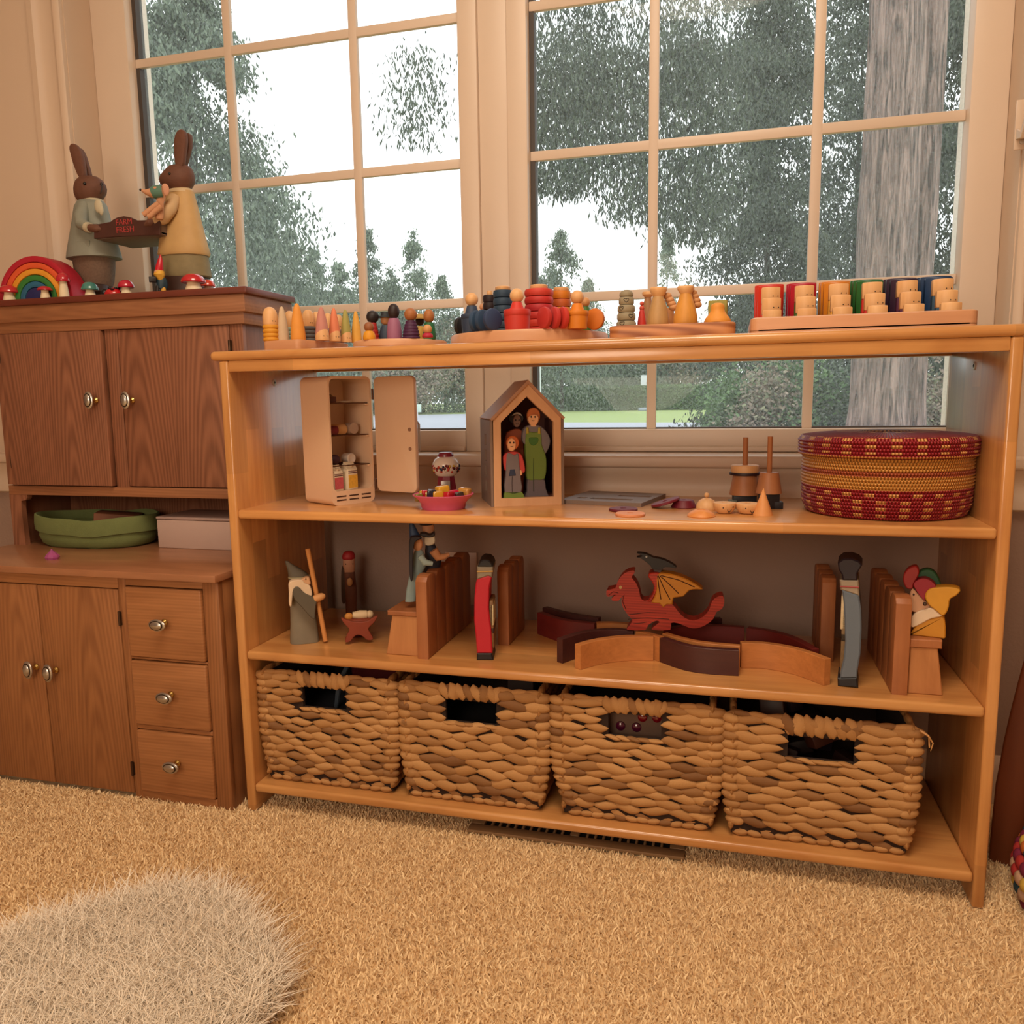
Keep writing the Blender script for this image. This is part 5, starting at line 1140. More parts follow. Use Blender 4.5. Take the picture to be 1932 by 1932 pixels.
castle_wall(.338, .028, .245, 5, .150, .0215, 'long palisade castle wall beside the king and princess')
castle_wall(.456, .135, .120, 3, .150, .0215, 'short palisade castle wall behind the red knight')
castle_wall(1.021, .165, .130, 3, .148, .0230, 'palisade castle wall beside the blue knight')
castle_wall(1.110, .026, .230, 5, .152, .0225, 'palisade castle wall at the right with the jester', -.0)
def steps(pts, slab, y0, y1, label, X, Y):
    t = thing('castle_step', label, 'toy castle step', (X, Y, SB), 0, 'toy castle steps on the middle shelf')
    b = B(); prism(b, pts, y0, y1, 'Y', .0015, 1); obj('block', b, cw[1], t)
    b = B(); prism(b, slab, y0-.003, y1+.003, 'Y', .0015, 1); obj('slab', b, cw[0], t)
steps([(-.066, 0), (-.052, .0735), (-.003, .0735), (-.003, 0)], [(-.060, .0735), (-.060, .082), (-.0015, .082), (-.0015, .0735)], 0, .075, 'slanted wooden step against the left castle wall', .3285, .040)
steps([(.003, 0), (.003, .0735), (.041, .0735), (.0515, 0)], [(.0015, .0735), (.0015, .0865), (.046, .0865), (.046, .0735)], 0, .070, 'slanted wooden step against the right castle wall', 1.1205, .036)
# ---- princess and king on the left step
zs = SB+.0822
L = Fr(771, 1131, zs, Y=.062); t = L.thing('princess_figure', 'wooden princess with a blue hat and long dark braid on the castle step', 'wooden figure')
b = B(); sil(b, L, S8([(285, 1130, 1172, .7), (320, 1112, 1195, .6), (400, 1105, 1205, .6), (470, 1085, 1170, .6), (560, 1066, 1140, .6), (648, 1056, 1130, .6)]), .6); obj('dress', b, P((132, 150, 150), .6, .12), t)
b = B(); sil(b, L, S8([(212, 1120, 1170), (235, 1108, 1180), (265, 1110, 1178), (290, 1128, 1165)]), .9); obj('head', b, P((222, 160, 116), .6), t)
cutf(L, C8, t, 'hair', [(1090, 215), (1130, 195), (1168, 205), (1130, 230), (1118, 270), (1110, 380), (1112, 470), (1102, 512), (1088, 470), (1084, 330)], -.024, -.004, P((30, 26, 34), .6))
b = B(); sil(b, L, S8([(60, 1092, 1102), (110, 1086, 1120), (160, 1086, 1146), (205, 1088, 1174), (215, 1095, 1165)]), .8); obj('hat', b, P((28, 56, 92), .55), t)
b = B(); q = C8([(1160, 330), (1195, 375), (1250, 385)]); tube(b, [(L(*p, -.022)[0], -.022, L(*p, -.022)[1]) for p in q], [.006, .0065, .004], 10); obj('arm', b, P((150, 168, 166), .6), t)
L = Fr(802, 1131, zs, Y=.100); t = L.thing('king_figure', 'wooden king in a navy coat pointing over the left castle wall', 'wooden figure')
b = B(); sil(b, L, S8([(245, 1200, 1262, .7), (290, 1196, 1285, .65), (350, 1195, 1312, .6), (420, 1180, 1305, .6), (520, 1170, 1290, .6), (648, 1165, 1285, .6)]), .6); obj('coat', b, P((34, 38, 56), .6), t)
cutf(L, C8, t, 'collar', [(1192, 200), (1230, 188), (1262, 196), (1264, 240), (1230, 258), (1195, 250)], -.020, .014, P((204, 190, 166), .65))
b = B(); sil(b, L, S8([(95, 1180, 1245), (120, 1176, 1260), (160, 1180, 1262), (192, 1195, 1250)]), .85); obj('head', b, P((206, 148, 108), .6), t)
cutf(L, C8, t, 'beard', [(1160, 178), (1190, 168), (1230, 182), (1262, 165), (1264, 188), (1235, 202), (1180, 196)], -.026, -.008, P((32, 24, 26), .6))
b = B(); sil(b, L, S8([(64, 1160, 1255), (80, 1150, 1262), (102, 1150, 1262), (112, 1160, 1250)]), .9); obj('hat', b, P((40, 26, 30), .6), t)
b = B(); q = C8([(1255, 290), (1290, 340), (1330, 335), (1366, 318)]); tube(b, [(L(*p, -.016)[0], -.016, L(*p, -.016)[1]) for p in q], [.009, .008, .0055, .003], 10); obj('arm', b, P((196, 138, 96), .6), t)
# ---- flat knights seen from the edge
def knight(px, py, Y, face, cols, label, rows, rz, cropf, sc, off):
    L = Fr(px, py, SB, Y=Y, rz=rz); t = L.thing('knight_figure', label, 'wooden figure', 'flat painted knights on the middle shelf')
    for nm, c, pts in rows:
        q = [L(off[0]+x*sc, off[1]+y*sc) for x, y in pts]; q = [(x, max(z, 0)) for x, z in q]
        dep = .070 if nm not in ('boots', 'helmet', 'hat') else .060
        b = B(); prism(b, q, 0, dep, 'Y', .002, 1); obj(nm, b, P(c, .5, .06), t)
    return t, L
t, L = knight(917, 1246, .046, 1, None, 'red robed knight seen from the edge in front of a castle wall', [
    ('boots', (26, 22, 24), [(1558, 1070), (1560, 1012), (1664, 1012), (1676, 1068)]),
    ('robe', (186, 24, 44), [(1560, 1014), (1552, 900), (1540, 780), (1542, 620), (1552, 520), (1560, 496), (1640, 470), (1662, 480), (1645, 560), (1642, 700), (1660, 860), (1668, 1014)]),
    ('mail_collar', (140, 126, 106), [(1560, 497), (1560, 405), (1672, 408), (1672, 440), (1664, 482), (1638, 471)]),
    ('hat', (24, 24, 28), [(1564, 408), (1576, 375), (1600, 358), (1640, 360), (1664, 380), (1674, 408)])], 0.22, None, .26915, (480, 960))
b = B(); q = [L(480+x*.26915, 960+y*.26915, -.0008) for x, y in ((1560, 440), (1672, 438))]; tube(b, [(x, -.0006, z) for x, z in q], .0012, 6); obj('gold_band', b, P((206, 160, 70), .4), t)
fx = L(480+1668*.26915, 960+700*.26915)[0]
for z0, z1, c in ((.020, .105, (128, 92, 56)), (.060, .100, (206, 190, 150)), (.045, .058, (60, 34, 30))):
    b = B(); box(b, fx-.006, fx+.0012+.0004*(z0*10), .006, .060, z0, z1, .002); obj('painted_front', b, P(c, .55, .3, 150), t)
C6f = (1480, 1000)
t, L = knight(1598, 1298, .042, -1, None, 'blue grey robed knight seen from the edge near the right end', [
    ('boots', (28, 30, 36), [(430, 1272), (428, 1195), (585, 1190), (595, 1274)]),
    ('robe', (98, 110, 124), [(450, 1196), (452, 1150), (478, 1040), (490, 900), (485, 700), (476, 570), (462, 480), (600, 530), (618, 640), (622, 800), (612, 1000), (590, 1130), (584, 1192)]),
    ('mail_collar', (156, 140, 120), [(452, 482), (446, 404), (596, 408), (604, 532)]),
    ('hat', (30, 22, 36), [(470, 406), (462, 360), (436, 320), (430, 265), (470, 234), (540, 230), (600, 252), (628, 285), (600, 330), (584, 355), (588, 408)])], -.15, None, .23395, C6f)
b = B(); q = [L(1480+x*.23395, 1000+y*.23395, -.0008) for x, y in ((448, 455), (602, 462))]; tube(b, [(x, -.0006, z) for x, z in q], .0012, 6); obj('red_band', b, P((160, 40, 36), .4), t)
fx = L(1480+470*.23395, 1000+700*.23395)[0]
for z0, z1, c in ((.018, .150, (120, 96, 66)), (.090, .145, (206, 186, 150)), (.070, .085, (50, 44, 44))):
    b = B(); box(b, fx-.0012-.002*(c[0] > 200), fx+.006, .006, .060, z0, z1, .002); obj('painted_front', b, P(c, .55, .3, 150), t)
# ---- jester leaning over the right wall
C6_ = lambda pts: crop(1480, 1000, .23395)(pts)
L = Fr(1748, 1205, SB+.0868, Y=.066); t = L.thing('jester_figure', 'wooden jester with a red, green and yellow three pointed hat at the right castle wall', 'wooden figure')
cj = lambda nm, pts, y0, y1, c: cutf(L, C6_, t, nm, pts, y0, y1, P(c, .5, .1))
cj('body', [(1008, 855), (1060, 775), (1150, 725), (1225, 705), (1280, 700), (1297, 760), (1298, 820), (1285, 885), (1150, 884), (1010, 872)], -.018, .020, (196, 132, 34))
cj('ruff', [(1024, 785), (1022, 715), (1060, 670), (1120, 645), (1190, 630), (1240, 668), (1272, 695), (1180, 718), (1090, 765)], -.020, .018, (220, 196, 168))
cj('face', [(1010, 640), (1005, 560), (1030, 475), (1080, 520), (1130, 570), (1165, 600), (1182, 632), (1130, 658), (1060, 668)], -.014, .014, (198, 150, 116))
cj('hat_red', [(985, 470), (960, 420), (962, 360), (1000, 310), (1060, 292), (1085, 330), (1075, 380), (1045, 430), (1030, 475)], -.012, .006, (150, 30, 30))
cj('hat_green', [(1068, 385), (1090, 335), (1150, 315), (1205, 335), (1245, 390), (1262, 455), (1215, 465), (1150, 420)], .004, .020, (30, 84, 48))
cj('hat_crimson', [(1042, 440), (1080, 400), (1140, 392), (1200, 425), (1222, 470), (1170, 500), (1135, 545), (1130, 570), (1080, 515)], -.016, .004, (150, 22, 44))
cj('hat_yellow', [(1135, 545), (1150, 495), (1200, 470), (1300, 462), (1380, 470), (1418, 490), (1385, 530), (1335, 560), (1325, 620), (1305, 670), (1272, 692), (1220, 650), (1165, 605)], -.022, .004, (206, 146, 40))
x, z = L(*C6_([(1133, 592)])[0], -.020); b = B(); ball(b, (x, -.023, z), .003); obj('bell', b, P((60, 40, 30), .4), t)
x, z = L(*C6_([(1042, 520)])[0], -.0145); b = B(); ball(b, (x, -.0145, z), .0016, u=8, v=6); obj('eye', b, eye_m, t)
# ---- curved building blocks
Cb = lambda pts: crop(980, 1000, .31056)(pts)
KH = .0435
kl = wood('arc_light_cherry', (160, 98, 50), (206, 134, 74), 'xyz', .5, 1.5, None, .4, .03); kd = wood('arc_dark_plum', (58, 26, 24), (80, 38, 34), 'xyz', .5, 1.5, None, .3, .03); kr = wood('arc_red', (92, 22, 22), (112, 32, 28), 'xyz', .5, 1.5, None, .3, .02)
def arc(pts, m_, label, th=.013, h=KH):
    q = [onZ(*p, SB+h) for p in Cb(pts)]; o = Vector((sum(p.x for p in q)/len(q), sum(p.y for p in q)/len(q), SB))
    P2 = [(p.x-o.x, p.y-o.y) for p in q]
    # resample smoothly
    def cr(t_):
        n = len(P2)-1; s = min(int(t_*n), n-1); f = t_*n-s; a = P2[max(s-1, 0)]; b_ = P2[s]; c = P2[s+1]; d = P2[min(s+2, n)]
        return tuple(.5*(2*b_[i]+(-a[i]+c[i])*f+(2*a[i]-5*b_[i]+4*c[i]-d[i])*f*f+(-a[i]+3*b_[i]-3*c[i]+d[i])*f**3) for i in (0, 1))
    F = [cr(i/14) for i in range(15)]; K = []
    for i in range(15):
        a, c = F[max(i-1, 0)], F[min(i+1, 14)]; l = math.hypot(c[0]-a[0], c[1]-a[1]); K.append((F[i][0]-(c[1]-a[1])/l*th, F[i][1]+(c[0]-a[0])/l*th))
    b = B(); prism(b, F+K[::-1], 0, h, 'Z', .0008, 1); ob = obj('curved_block', b, m_, None, auto=25); ob.location = o; tag(ob, label, 'toy block', 'curved wooden blocks on the middle shelf')
arc([(372, 700), (440, 680), (520, 664), (640, 650), (815, 648)], kl, 'light curved block at the front left of the block trail')
arc([(855, 655), (1000, 700), (1150, 722), (1335, 732)], kd, 'dark plum curved block at the front of the trail')
arc([(1350, 688), (1500, 692), (1680, 725), (1855, 785)], kl, 'light curved block at the front right of the trail')
arc([(868, 627), (950, 652), (1100, 684), (1340, 706)], kl, 'light curved block nested right behind the dark front one', .012)
arc([(262, 664), (400, 622), (550, 606), (690, 614)], kd, 'dark plum curved block behind the light front left one')
arc([(706, 614), (770, 630), (850, 652)], kl, 'light curved block joining the front blocks below the dragon', .012)
arc([(108, 500), (250, 545), (455, 570)], kr, 'red curved block at the far left of the trail')
arc([(140, 470), (300, 510), (478, 536)], kd, 'dark curved block behind the red one at the far left')
arc([(470, 567), (570, 566), (690, 574)], kl, 'light curved block behind the dragon\'s feet')
arc([(905, 604), (1000, 586), (1150, 580), (1366, 593)], kr, 'red curved block behind the dragon\'s tail')
arc([(1380, 594), (1520, 615), (1650, 655), (1775, 722)], kr, 'red curved block at the right end of the trail')
arc([(940, 560), (1080, 543), (1232, 538)], kd, 'dark curved block below the dragon\'s tail tip')
# ---- dragon and raven
C3 = lambda pts: crop(1040, 780, .2588)(pts)
L = Fr(1225, 1187, SB+KH+.0006, rz=.05); L.o.z = SB+KH+.0006; t = L.thing('dragon_figure', 'red wooden dragon with a yellow wing standing on the curved blocks', 'wooden figure')
dr = wood('dragon_red', (120, 24, 20), (192, 54, 36), 'xzy', .45, 1.3, None, .6, .03, ring=.2); dy = wood('dragon_yellow', (178, 112, 26), (206, 140, 40), 'xzy', .45, 1.1, None, .2, .03)
ZF = L(*C3([(620, 1576)])[0])[1]
def cd_(nm, pts, y0, y1, m_, sm=2): return cutf(L, C3, t, nm, pts, y0, y1, m_, sm, .0018)
cd_('body', [(402, 1310), (408, 1287), (465, 1275), (482, 1230), (512, 1185), (552, 1156), (600, 1146), (606, 1165), (586, 1195), (616, 1232), (640, 1290), (652, 1345), (682, 1366), (722, 1348), (748, 1320), (800, 1380), (882, 1392), (922, 1440), (972, 1490), (1040, 1510), (1108, 1482), (1152, 1430), (1172, 1372), (1202, 1342), (1250, 1330), (1262, 1370), (1246, 1425), (1206, 1446), (1180, 1500), (1122, 1545), (1060, 1566), (1000, 1560), (925, 1530), (872, 1528), (868, 1578), (740, 1579), (742, 1560), (790, 1522), (760, 1512), (705, 1545), (684, 1579), (558, 1579), (560, 1558), (592, 1512), (560, 1470), (526, 1420), (512, 1372), (522, 1335), (545, 1312), (512, 1340), (490, 1366), (446, 1366), (442, 1346), (472, 1320), (420, 1336), (404, 1328)], -.016, .016, dr)
cd_('wing_edge', [(706, 1190), (716, 1168), (745, 1160), (790, 1166), (782, 1200), (772, 1290), (745, 1350), (728, 1372), (700, 1372), (735, 1320), (750, 1270), (734, 1228)], -.018, .018, dr)
cd_('wing', [(770, 1172), (850, 1168), (940, 1188), (1030, 1230), (1104, 1282), (1060, 1284), (1005, 1292), (962, 1336), (892, 1346), (884, 1392), (842, 1394), (816, 1416), (788, 1386), (730, 1380), (752, 1340), (766, 1280)], -.0185, .010, dy)
for q in ([(776, 1185), (785, 1265), (800, 1355)], [(780, 1182), (820, 1270), (866, 1356)], [(790, 1182), (860, 1245), (928, 1312)], [(800, 1182), (930, 1215), (1045, 1266)]):
    b = B(); tube(b, [(L(*p, -.0187)[0], -.0187, L(*p, -.0187)[1]) for p in C3(q)], .0008, 5); obj('wing_rib', b, P((66, 30, 18), .5), t)
for q in ([(560, 1500), (700, 1490), (860, 1500)], [(570, 1465), (700, 1452), (840, 1455)], [(600, 1535), (640, 1530), (700, 1520)], [(420, 1325), (450, 1300), (490, 1310)], [(530, 1330), (520, 1370), (545, 1430)]):
    b = B(); tube(b, [(L(*p, -.0162)[0], -.0162, L(*p, -.0162)[1]) for p in C3(q)], .0006, 5); obj('painted_line', b, P((60, 16, 14), .5), t)
x, z = L(*C3([(505, 1268)])[0], -.0162); b = B(); ball(b, (x, -.0162, z), .0026, (1, .4, 1.2), 10, 8); obj('eye', b, P((196, 170, 120), .5), t)
zr_ = L(*C3([(772, 1163)])[0])[1]
o_ = L.o + Matrix.Rotation(L.rz, 3, 'Z') @ Vector((0, 0, zr_)); t2 = thing('raven_figure', 'black wooden raven perched on the dragon\'s wing', 'wooden figure', o_, L.rz)
class LR:
    def __call__(s, px, py, y=0.0): x, z = L(px, py, y); return (x, z-zr_)
cutf(LR(), C3, t2, 'body', [(624, 1018), (690, 1024), (742, 1050), (800, 1060), (862, 1086), (914, 1122), (880, 1124), (832, 1120), (812, 1134), (806, 1142), (746, 1140), (722, 1110), (690, 1082), (652, 1056), (624, 1050), (664, 1040)], -.008, .008, P((28, 28, 34), .5), 2)
cutf(LR(), C3, t2, 'foot', [(745, 1138), (806, 1140), (800, 1168), (752, 1168)], -.010, .010, P((84, 78, 78), .5), 0)
x, z = LR()(*C3([(694, 1046)])[0], -.0085); b = B(); ball(b, (x, -.0085, z), .0018, (1, .4, 1), 8, 6); obj('eye', b, P((190, 190, 190), .4), t2)
# ================================================================== WOVEN BASKETS
def straw_mat(name, c1, c2, c3):
    m, nt, bs = _mat(name); N = nt.nodes; Lk = nt.links
    oi = N.new('ShaderNodeObjectInfo'); rp = N.new('ShaderNodeValToRGB'); e = rp.color_ramp.elements; e[0].color = c4(c1); e[1].color = c4(c3); x = e.new(.35); x.color = c4(c2)
    tc = N.new('ShaderNodeTexCoord'); mp = N.new('ShaderNodeMapping'); mp.inputs['Scale'].default_value = (35, 35, 420); Lk.new(tc.outputs['Object'], mp.inputs[0])
    no = N.new('ShaderNodeTexNoise'); no.inputs['Scale'].default_value = 1; no.inputs['Detail'].default_value = 3; Lk.new(mp.outputs[0], no.inputs['Vector'])
    Lk.new(oi.outputs['Random'], rp.inputs[0])
    mx = N.new('ShaderNodeMix'); mx.data_type = 'RGBA'; mx.blend_type = 'MULTIPLY'; mx.inputs[0].default_value = .55; Lk.new(rp.outputs[0], mx.inputs[6])
    r2 = N.new('ShaderNodeValToRGB'); r2.color_ramp.elements[0].position = .35; r2.color_ramp.elements[0].color = (.45, .42, .40, 1); r2.color_ramp.elements[1].position = .6; r2.color_ramp.elements[1].color = (1.1, 1.1, 1.1, 1); Lk.new(no.outputs['Fac'], r2.inputs[0]); Lk.new(r2.outputs[0], mx.inputs[7])
    Lk.new(mx.outputs[2], bs.inputs['Base Color']); bs.inputs['Roughness'].default_value = .55
    bp = N.new('ShaderNodeBump'); bp.inputs['Strength'].default_value = .4; bp.inputs['Distance'].default_value = .0015; Lk.new(no.outputs['Fac'], bp.inputs['Height']); Lk.new(bp.outputs['Normal'], bs.inputs['Normal'])
    return m
straw = straw_mat('hyacinth_straw', (136, 92, 52), (190, 138, 82), (208, 156, 98))
core = paint('basket_shade_core', (44, 27, 17), .9, .1)  # near-black, so the shade in the creases between strands is in the colour
def strand_mesh(kind):
    """twisted almond shaped leaf strand lying along x, about 1 long, 1 high"""
    b = B(); rings = []; n, k = 9, 8
    for i in range(n):
        t_ = i/(n-1); u = t_-.5; w = math.sin(PI*min(1, max(0, t_)))**.62
        w = max(w, .10); tw = (.5 if kind % 2 else -.5)*(t_-.5); sag = (.10 if kind < 2 else -.08)*math.sin(PI*2*t_)
        ring = []
        for j in range(k):
            a = 2*PI*j/k; y = .5*w*math.cos(a)*.62; z = .5*w*math.sin(a)
            ring.append((u, y*math.cos(tw)-z*math.sin(tw)*.5, z*math.cos(tw)+y*math.sin(tw)*.5+sag-u*(.05 if kind % 2 else .16)))
        rings.append(ring)
    loft(b, rings); return b
STR = []
for kd_ in range(4):
    me = bpy.data.meshes.new('strand'); b = strand_mesh(kd_)
    for f in b.faces: f.smooth = True
    b.to_mesh(me); b.free(); me.materials.append(straw); STR.append(me)
def blunt_mesh():
    b = B(); ball(b, (0, 0, 0), .5, (1, .8, 1), 10, 8); me = bpy.data.meshes.new('blunt_strand')
    for f in b.faces: f.smooth = True
    b.to_mesh(me); b.free(); me.materials.append(straw); return me
BLUNT = blunt_mesh()
def strand(parent, x, y, z, L_, H_, D_, rz=0.0, ry=0.0, nm='strand'):
    o = bpy.data.objects.new(nm, random.choice(STR)); COL.objects.link(o); o.parent = parent; o.location = (x, y, z); o.rotation_euler = (0, ry, rz); o.scale = (L_, D_, H_); return o
def basket(px_pts, hole_px, label, rows, cols, inside):
    Y0 = .022; q = [onY(*p, Y0) for p in px_pts]; (tl, tr, br, bl) = q; h0, h1 = [onY(*p, Y0) for p in hole_px]
    zb = SC = ZCs; H = (tl.z+tr.z)/2-zb; cx = (tl.x+tr.x)/2; t = thing('woven_basket', label, 'basket', (cx, Y0, zb), 0, 'woven baskets on the bottom shelf')
    xl = lambda v: (bl.x+(tl.x-bl.x)*min(1, v*2.2)**.6)-cx
    xr = lambda v: (br.x+(tr.x-br.x)*min(1, v*2.2)**.6)-cx
    hx0, hx1, hz0, hz1 = h0.x-cx, h1.x-cx, h1.z-zb, h0.z-zb; D = .270; wt = .010
    W0, W1 = xl(.2)+.006, xr(.2)-.006
    # dark core walls with the grip opening
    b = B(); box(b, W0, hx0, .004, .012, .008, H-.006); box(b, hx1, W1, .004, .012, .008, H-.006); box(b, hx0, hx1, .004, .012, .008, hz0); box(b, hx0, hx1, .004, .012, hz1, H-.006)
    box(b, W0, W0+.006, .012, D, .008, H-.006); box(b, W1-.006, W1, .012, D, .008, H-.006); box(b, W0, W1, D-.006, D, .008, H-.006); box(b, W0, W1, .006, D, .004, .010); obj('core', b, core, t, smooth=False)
    rh = (H-.011)/rows
    for r in range(rows):
        v = (r+.5)/rows; z = .006+rh*(r+.5); a, c = xl(v), xr(v); cw_ = (c-a)/cols; ofs = (.5 if r % 2 else 0)*cw_
        if z < .03: ins = .012*(1-(z/.03))
        else: ins = 0
        k = -1
        while True:
            k += 1; x = a+ofs+cw_*(k+.0)+cw_*.25
            if x > c-cw_*.12: break
            ln = cw_*random.uniform(1.15, 1.42); x_ = x+random.uniform(-.1, .1)*cw_
            if hz0-.004 < z < hz1+rh*1.4:
                if hx0-ln*.46 < x_ < hx1+ln*.46:
                    if x_ < hx0 and x_-ln*.3 > a and hx0-(x_-ln*.5) > cw_*.45: ln2 = min(ln, (hx0-(x_-ln*.5))*1.02); x_ = x_-ln*.5+ln2*.5; ln = ln2
                    elif x_ > hx1 and ((x_+ln*.5)-hx1) > cw_*.45: ln2 = min(ln, ((x_+ln*.5)-hx1)*1.02); x_ = x_+ln*.5-ln2*.5; ln = ln2
                    else: continue
            if x_-ln/2 < a-.004: d = a-.004-(x_-ln/2); ln -= d; x_ += d/2
            if x_+ln/2 > c+.004: d = (x_+ln/2)-c-.004; ln -= d; x_ -= d/2
            if ln < cw_*.3: continue
            strand(t, x_, .0015+ins+random.uniform(-.0012, .0012), z+random.uniform(-.08, .08)*rh, ln, rh*random.uniform(1.16, 1.42), .017, 0, random.uniform(-.06, .06))
        for ex, sg in ((a+.008, 1), (c-.008, -1)):
            if z > .02: strand(t, ex, .0042+ins, z, .032, rh*1.20, .020, sg*-.35, random.uniform(-.12, .12), 'edge_strand').data = BLUNT
    # side weaves, joined
    for s, xx in ((0, W0), (1, W1)):
        b = B()
        for r in range(rows):
            z = .012+rh*(r+.5)
            for k in range(7):
                yy = .010+(D-.02)*(k+.5*(r % 2)+.25)/7
                if yy > D: continue
                ball(b, (xx, yy, z), 1.0, (.006, .026, rh*.68), 8, 6)
        o = obj('side_weave', b, straw, t); o['kind'] = 'stuff'
    # rim rope and bottom knots
    zt = H-.004
    src = None
    for (xa, ya), (xb, yb) in (((W0, .003), (hx0-.004, .003)), ((hx1+.004, .003), (W1, .003)), ((W0, .003), (W0, D)), ((W1, .003), (W1, D)), ((W0, D), (W1, D))):
        l = math.hypot(xb-xa, yb-ya); n = max(2, int(l/.024)); an = math.atan2(yb-ya, xb-xa)
        for k in range(n): strand(t, xa+(xb-xa)*(k+.5)/n, ya+(yb-ya)*(k+.5)/n, zt+random.uniform(-.001, .001), l/n*1.7, .012, .014, an, 0, 'rim_strand')
    # grip: upright wraps in zigzag over the opening
    n = 7; gh = H-hz1+.004; gw = (hx1-hx0+.008)/n
    for k in range(n):
        x = hx0-.004+gw*(k+.5)
        o = strand(t, x-gw*.22, .0005, hz1+gh*.52, gh*1.02, gw*1.5, .016, 0, PI/2-.36, 'grip_strand'); o = strand(t, x+gw*.26, .0012, hz1+gh*.50, gh*.98, gw*1.4, .015, 0, PI/2+.36, 'grip_strand')
    for xa, za, ln_, an_ in () and ((hx0-.003, (hz0+hz1)/2, hz1-hz0+.012, PI/2), (hx1+.003, (hz0+hz1)/2, hz1-hz0+.012, PI/2)): strand(t, xa, .001, za, ln_, .0085, .016, 0, an_, 'grip_edge').data = BLUNT
    for k in range(5): strand(t, hx0+(hx1-hx0)*(k+.5)/5, .001, hz0-.002, (hx1-hx0)/5*1.7, .008, .016, 0, .12, 'grip_edge')
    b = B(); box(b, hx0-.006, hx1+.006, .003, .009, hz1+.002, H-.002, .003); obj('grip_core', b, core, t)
    n = 12
    for k in range(n): strand(t, xl(.04)+.004+(xr(.04)-xl(.04)-.008)*(k+.5)/n, .008, .0072, .0285, .0135, .018, 0, random.uniform(-.25, .25), 'foot_strand').data = BLUNT
    inside(t, cx, H, W0, W1, hz0, hz1, hx0, hx1)
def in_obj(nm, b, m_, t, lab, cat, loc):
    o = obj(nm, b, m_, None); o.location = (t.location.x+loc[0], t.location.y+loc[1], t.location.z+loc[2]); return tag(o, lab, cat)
def ins1(t, cx, H, W0, W1, a, c, x0, x1):
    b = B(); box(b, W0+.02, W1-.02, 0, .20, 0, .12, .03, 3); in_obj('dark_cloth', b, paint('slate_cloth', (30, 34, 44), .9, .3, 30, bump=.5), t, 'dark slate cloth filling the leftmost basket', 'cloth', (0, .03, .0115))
    b = B(); tube(b, [(-.02, 0, .0), (-.008, -.006, .05), (.008, 0, .085)], [.004, .006, .004], 8); in_obj('cloth_strap', b, P((66, 76, 88), .8), t, 'grey blue strap lying in the leftmost basket', 'strap', (.012, .055, .135))
    b = B(); box(b, -.05, .07, -.04, .05, 0, .07, .012, 3); in_obj('red_cloth', b, P((96, 22, 26), .85), t, 'dark red cloth at the back of the leftmost basket', 'cloth', (.04, .16, .133))
def ins2(t, cx, H, W0, W1, a, c, x0, x1):
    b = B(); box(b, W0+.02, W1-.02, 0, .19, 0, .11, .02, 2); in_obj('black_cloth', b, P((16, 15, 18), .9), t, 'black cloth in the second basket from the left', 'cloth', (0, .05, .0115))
    b = B(); box(b, -.025, .025, -.03, .03, 0, .090, .002); in_obj('grey_block', b, P((70, 58, 56), .7), t, 'grey brown block standing in the second basket from the left', 'block', (.055, .16, .1225))
gem_m = []
for nm_, c in (('gem_red', (120, 14, 26)), ('gem_plum', (84, 20, 50))):
    m, nt, bs = _mat(nm_); bs.inputs['Base Color'].default_value = c4(c); bs.inputs['Roughness'].default_value = .08; bs.inputs['Coat Weight'].default_value = 1; gem_m.append(m)
def ins3(t, cx, H, W0, W1, a, c, x0, x1):
    o = thing('gem_board', 'beige wooden board set with round red gems inside the third basket', 'toy board', (t.location.x, t.location.y+.035, t.location.z+.0115))
    b = B(); box(b, W0+.05, W1-.05, 0, .012, 0, .185, .003); obj('board', b, P((104, 78, 62), .7), o)
    for k, (x, z, r, g) in enumerate(((-.027, .146, .0085, 1), (.000, .146, .0085, 1), (.010, .165, .0085, 0), (.034, .166, .0085, 0), (-.045, .200, .012, 0), (.020, .198, .012, 0))):
        b = B(); lathe(b, [(r, 0), (r*.9, r*.35), (r*.5, r*.6), (0, r*.65)], 18, T((x0+x1)/2+x, 0, z, PI/2, 0, 0)) if z < .18 else lathe(b, [(r, 0), (r*.9, r*.35), (0, r*.6)], 18, T(x, .004, .180, PI/2, 0, 0)); obj('gem', b, gem_m[g], o)
def ins4(t, cx, H, W0, W1, a, c, x0, x1):
    rr = random.Random(5)
    for k in range(14):
        b = B(); s = rr.uniform(.018, .034); box(b, -s, s, -s*.6, s*.6, -s*.5, s*.5, .003); cc = rr.choice([(40, 24, 20), (58, 30, 22), (30, 20, 22), (80, 40, 26), (44, 30, 40)])
        o = in_obj('wooden_offcut', b, P(cc, .5), t, 'dark wooden piece among others in the rightmost basket', 'wooden piece', (rr.uniform(W0+.05, W1-.05), .07+.16*(k % 5)/5, .035+.035*(k//3)+s*.1)); o['group'] = 'dark pieces in the rightmost basket'; o.rotation_euler = (rr.uniform(-.3, .3), rr.uniform(-.3, .3), rr.uniform(0, 3))
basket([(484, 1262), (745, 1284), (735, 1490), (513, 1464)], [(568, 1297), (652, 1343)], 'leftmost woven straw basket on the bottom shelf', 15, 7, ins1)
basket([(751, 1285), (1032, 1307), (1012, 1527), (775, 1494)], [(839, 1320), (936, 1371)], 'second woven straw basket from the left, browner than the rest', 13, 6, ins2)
basket([(1040, 1310), (1363, 1334), (1330, 1567), (1080, 1545)], [(1147, 1346), (1247, 1398)], 'third woven straw basket from the left with gems showing through its grip', 15, 6, ins3)
basket([(1368, 1340), (1740, 1373), (1705, 1625), (1385, 1580)], [(1487, 1389), (1612, 1443)], 'rightmost woven straw basket with a loose strand at its corner', 14, 6, ins4)
lb = [o for o in bpy.data.objects if o.name.startswith('woven_basket') and o.parent is None][-1]
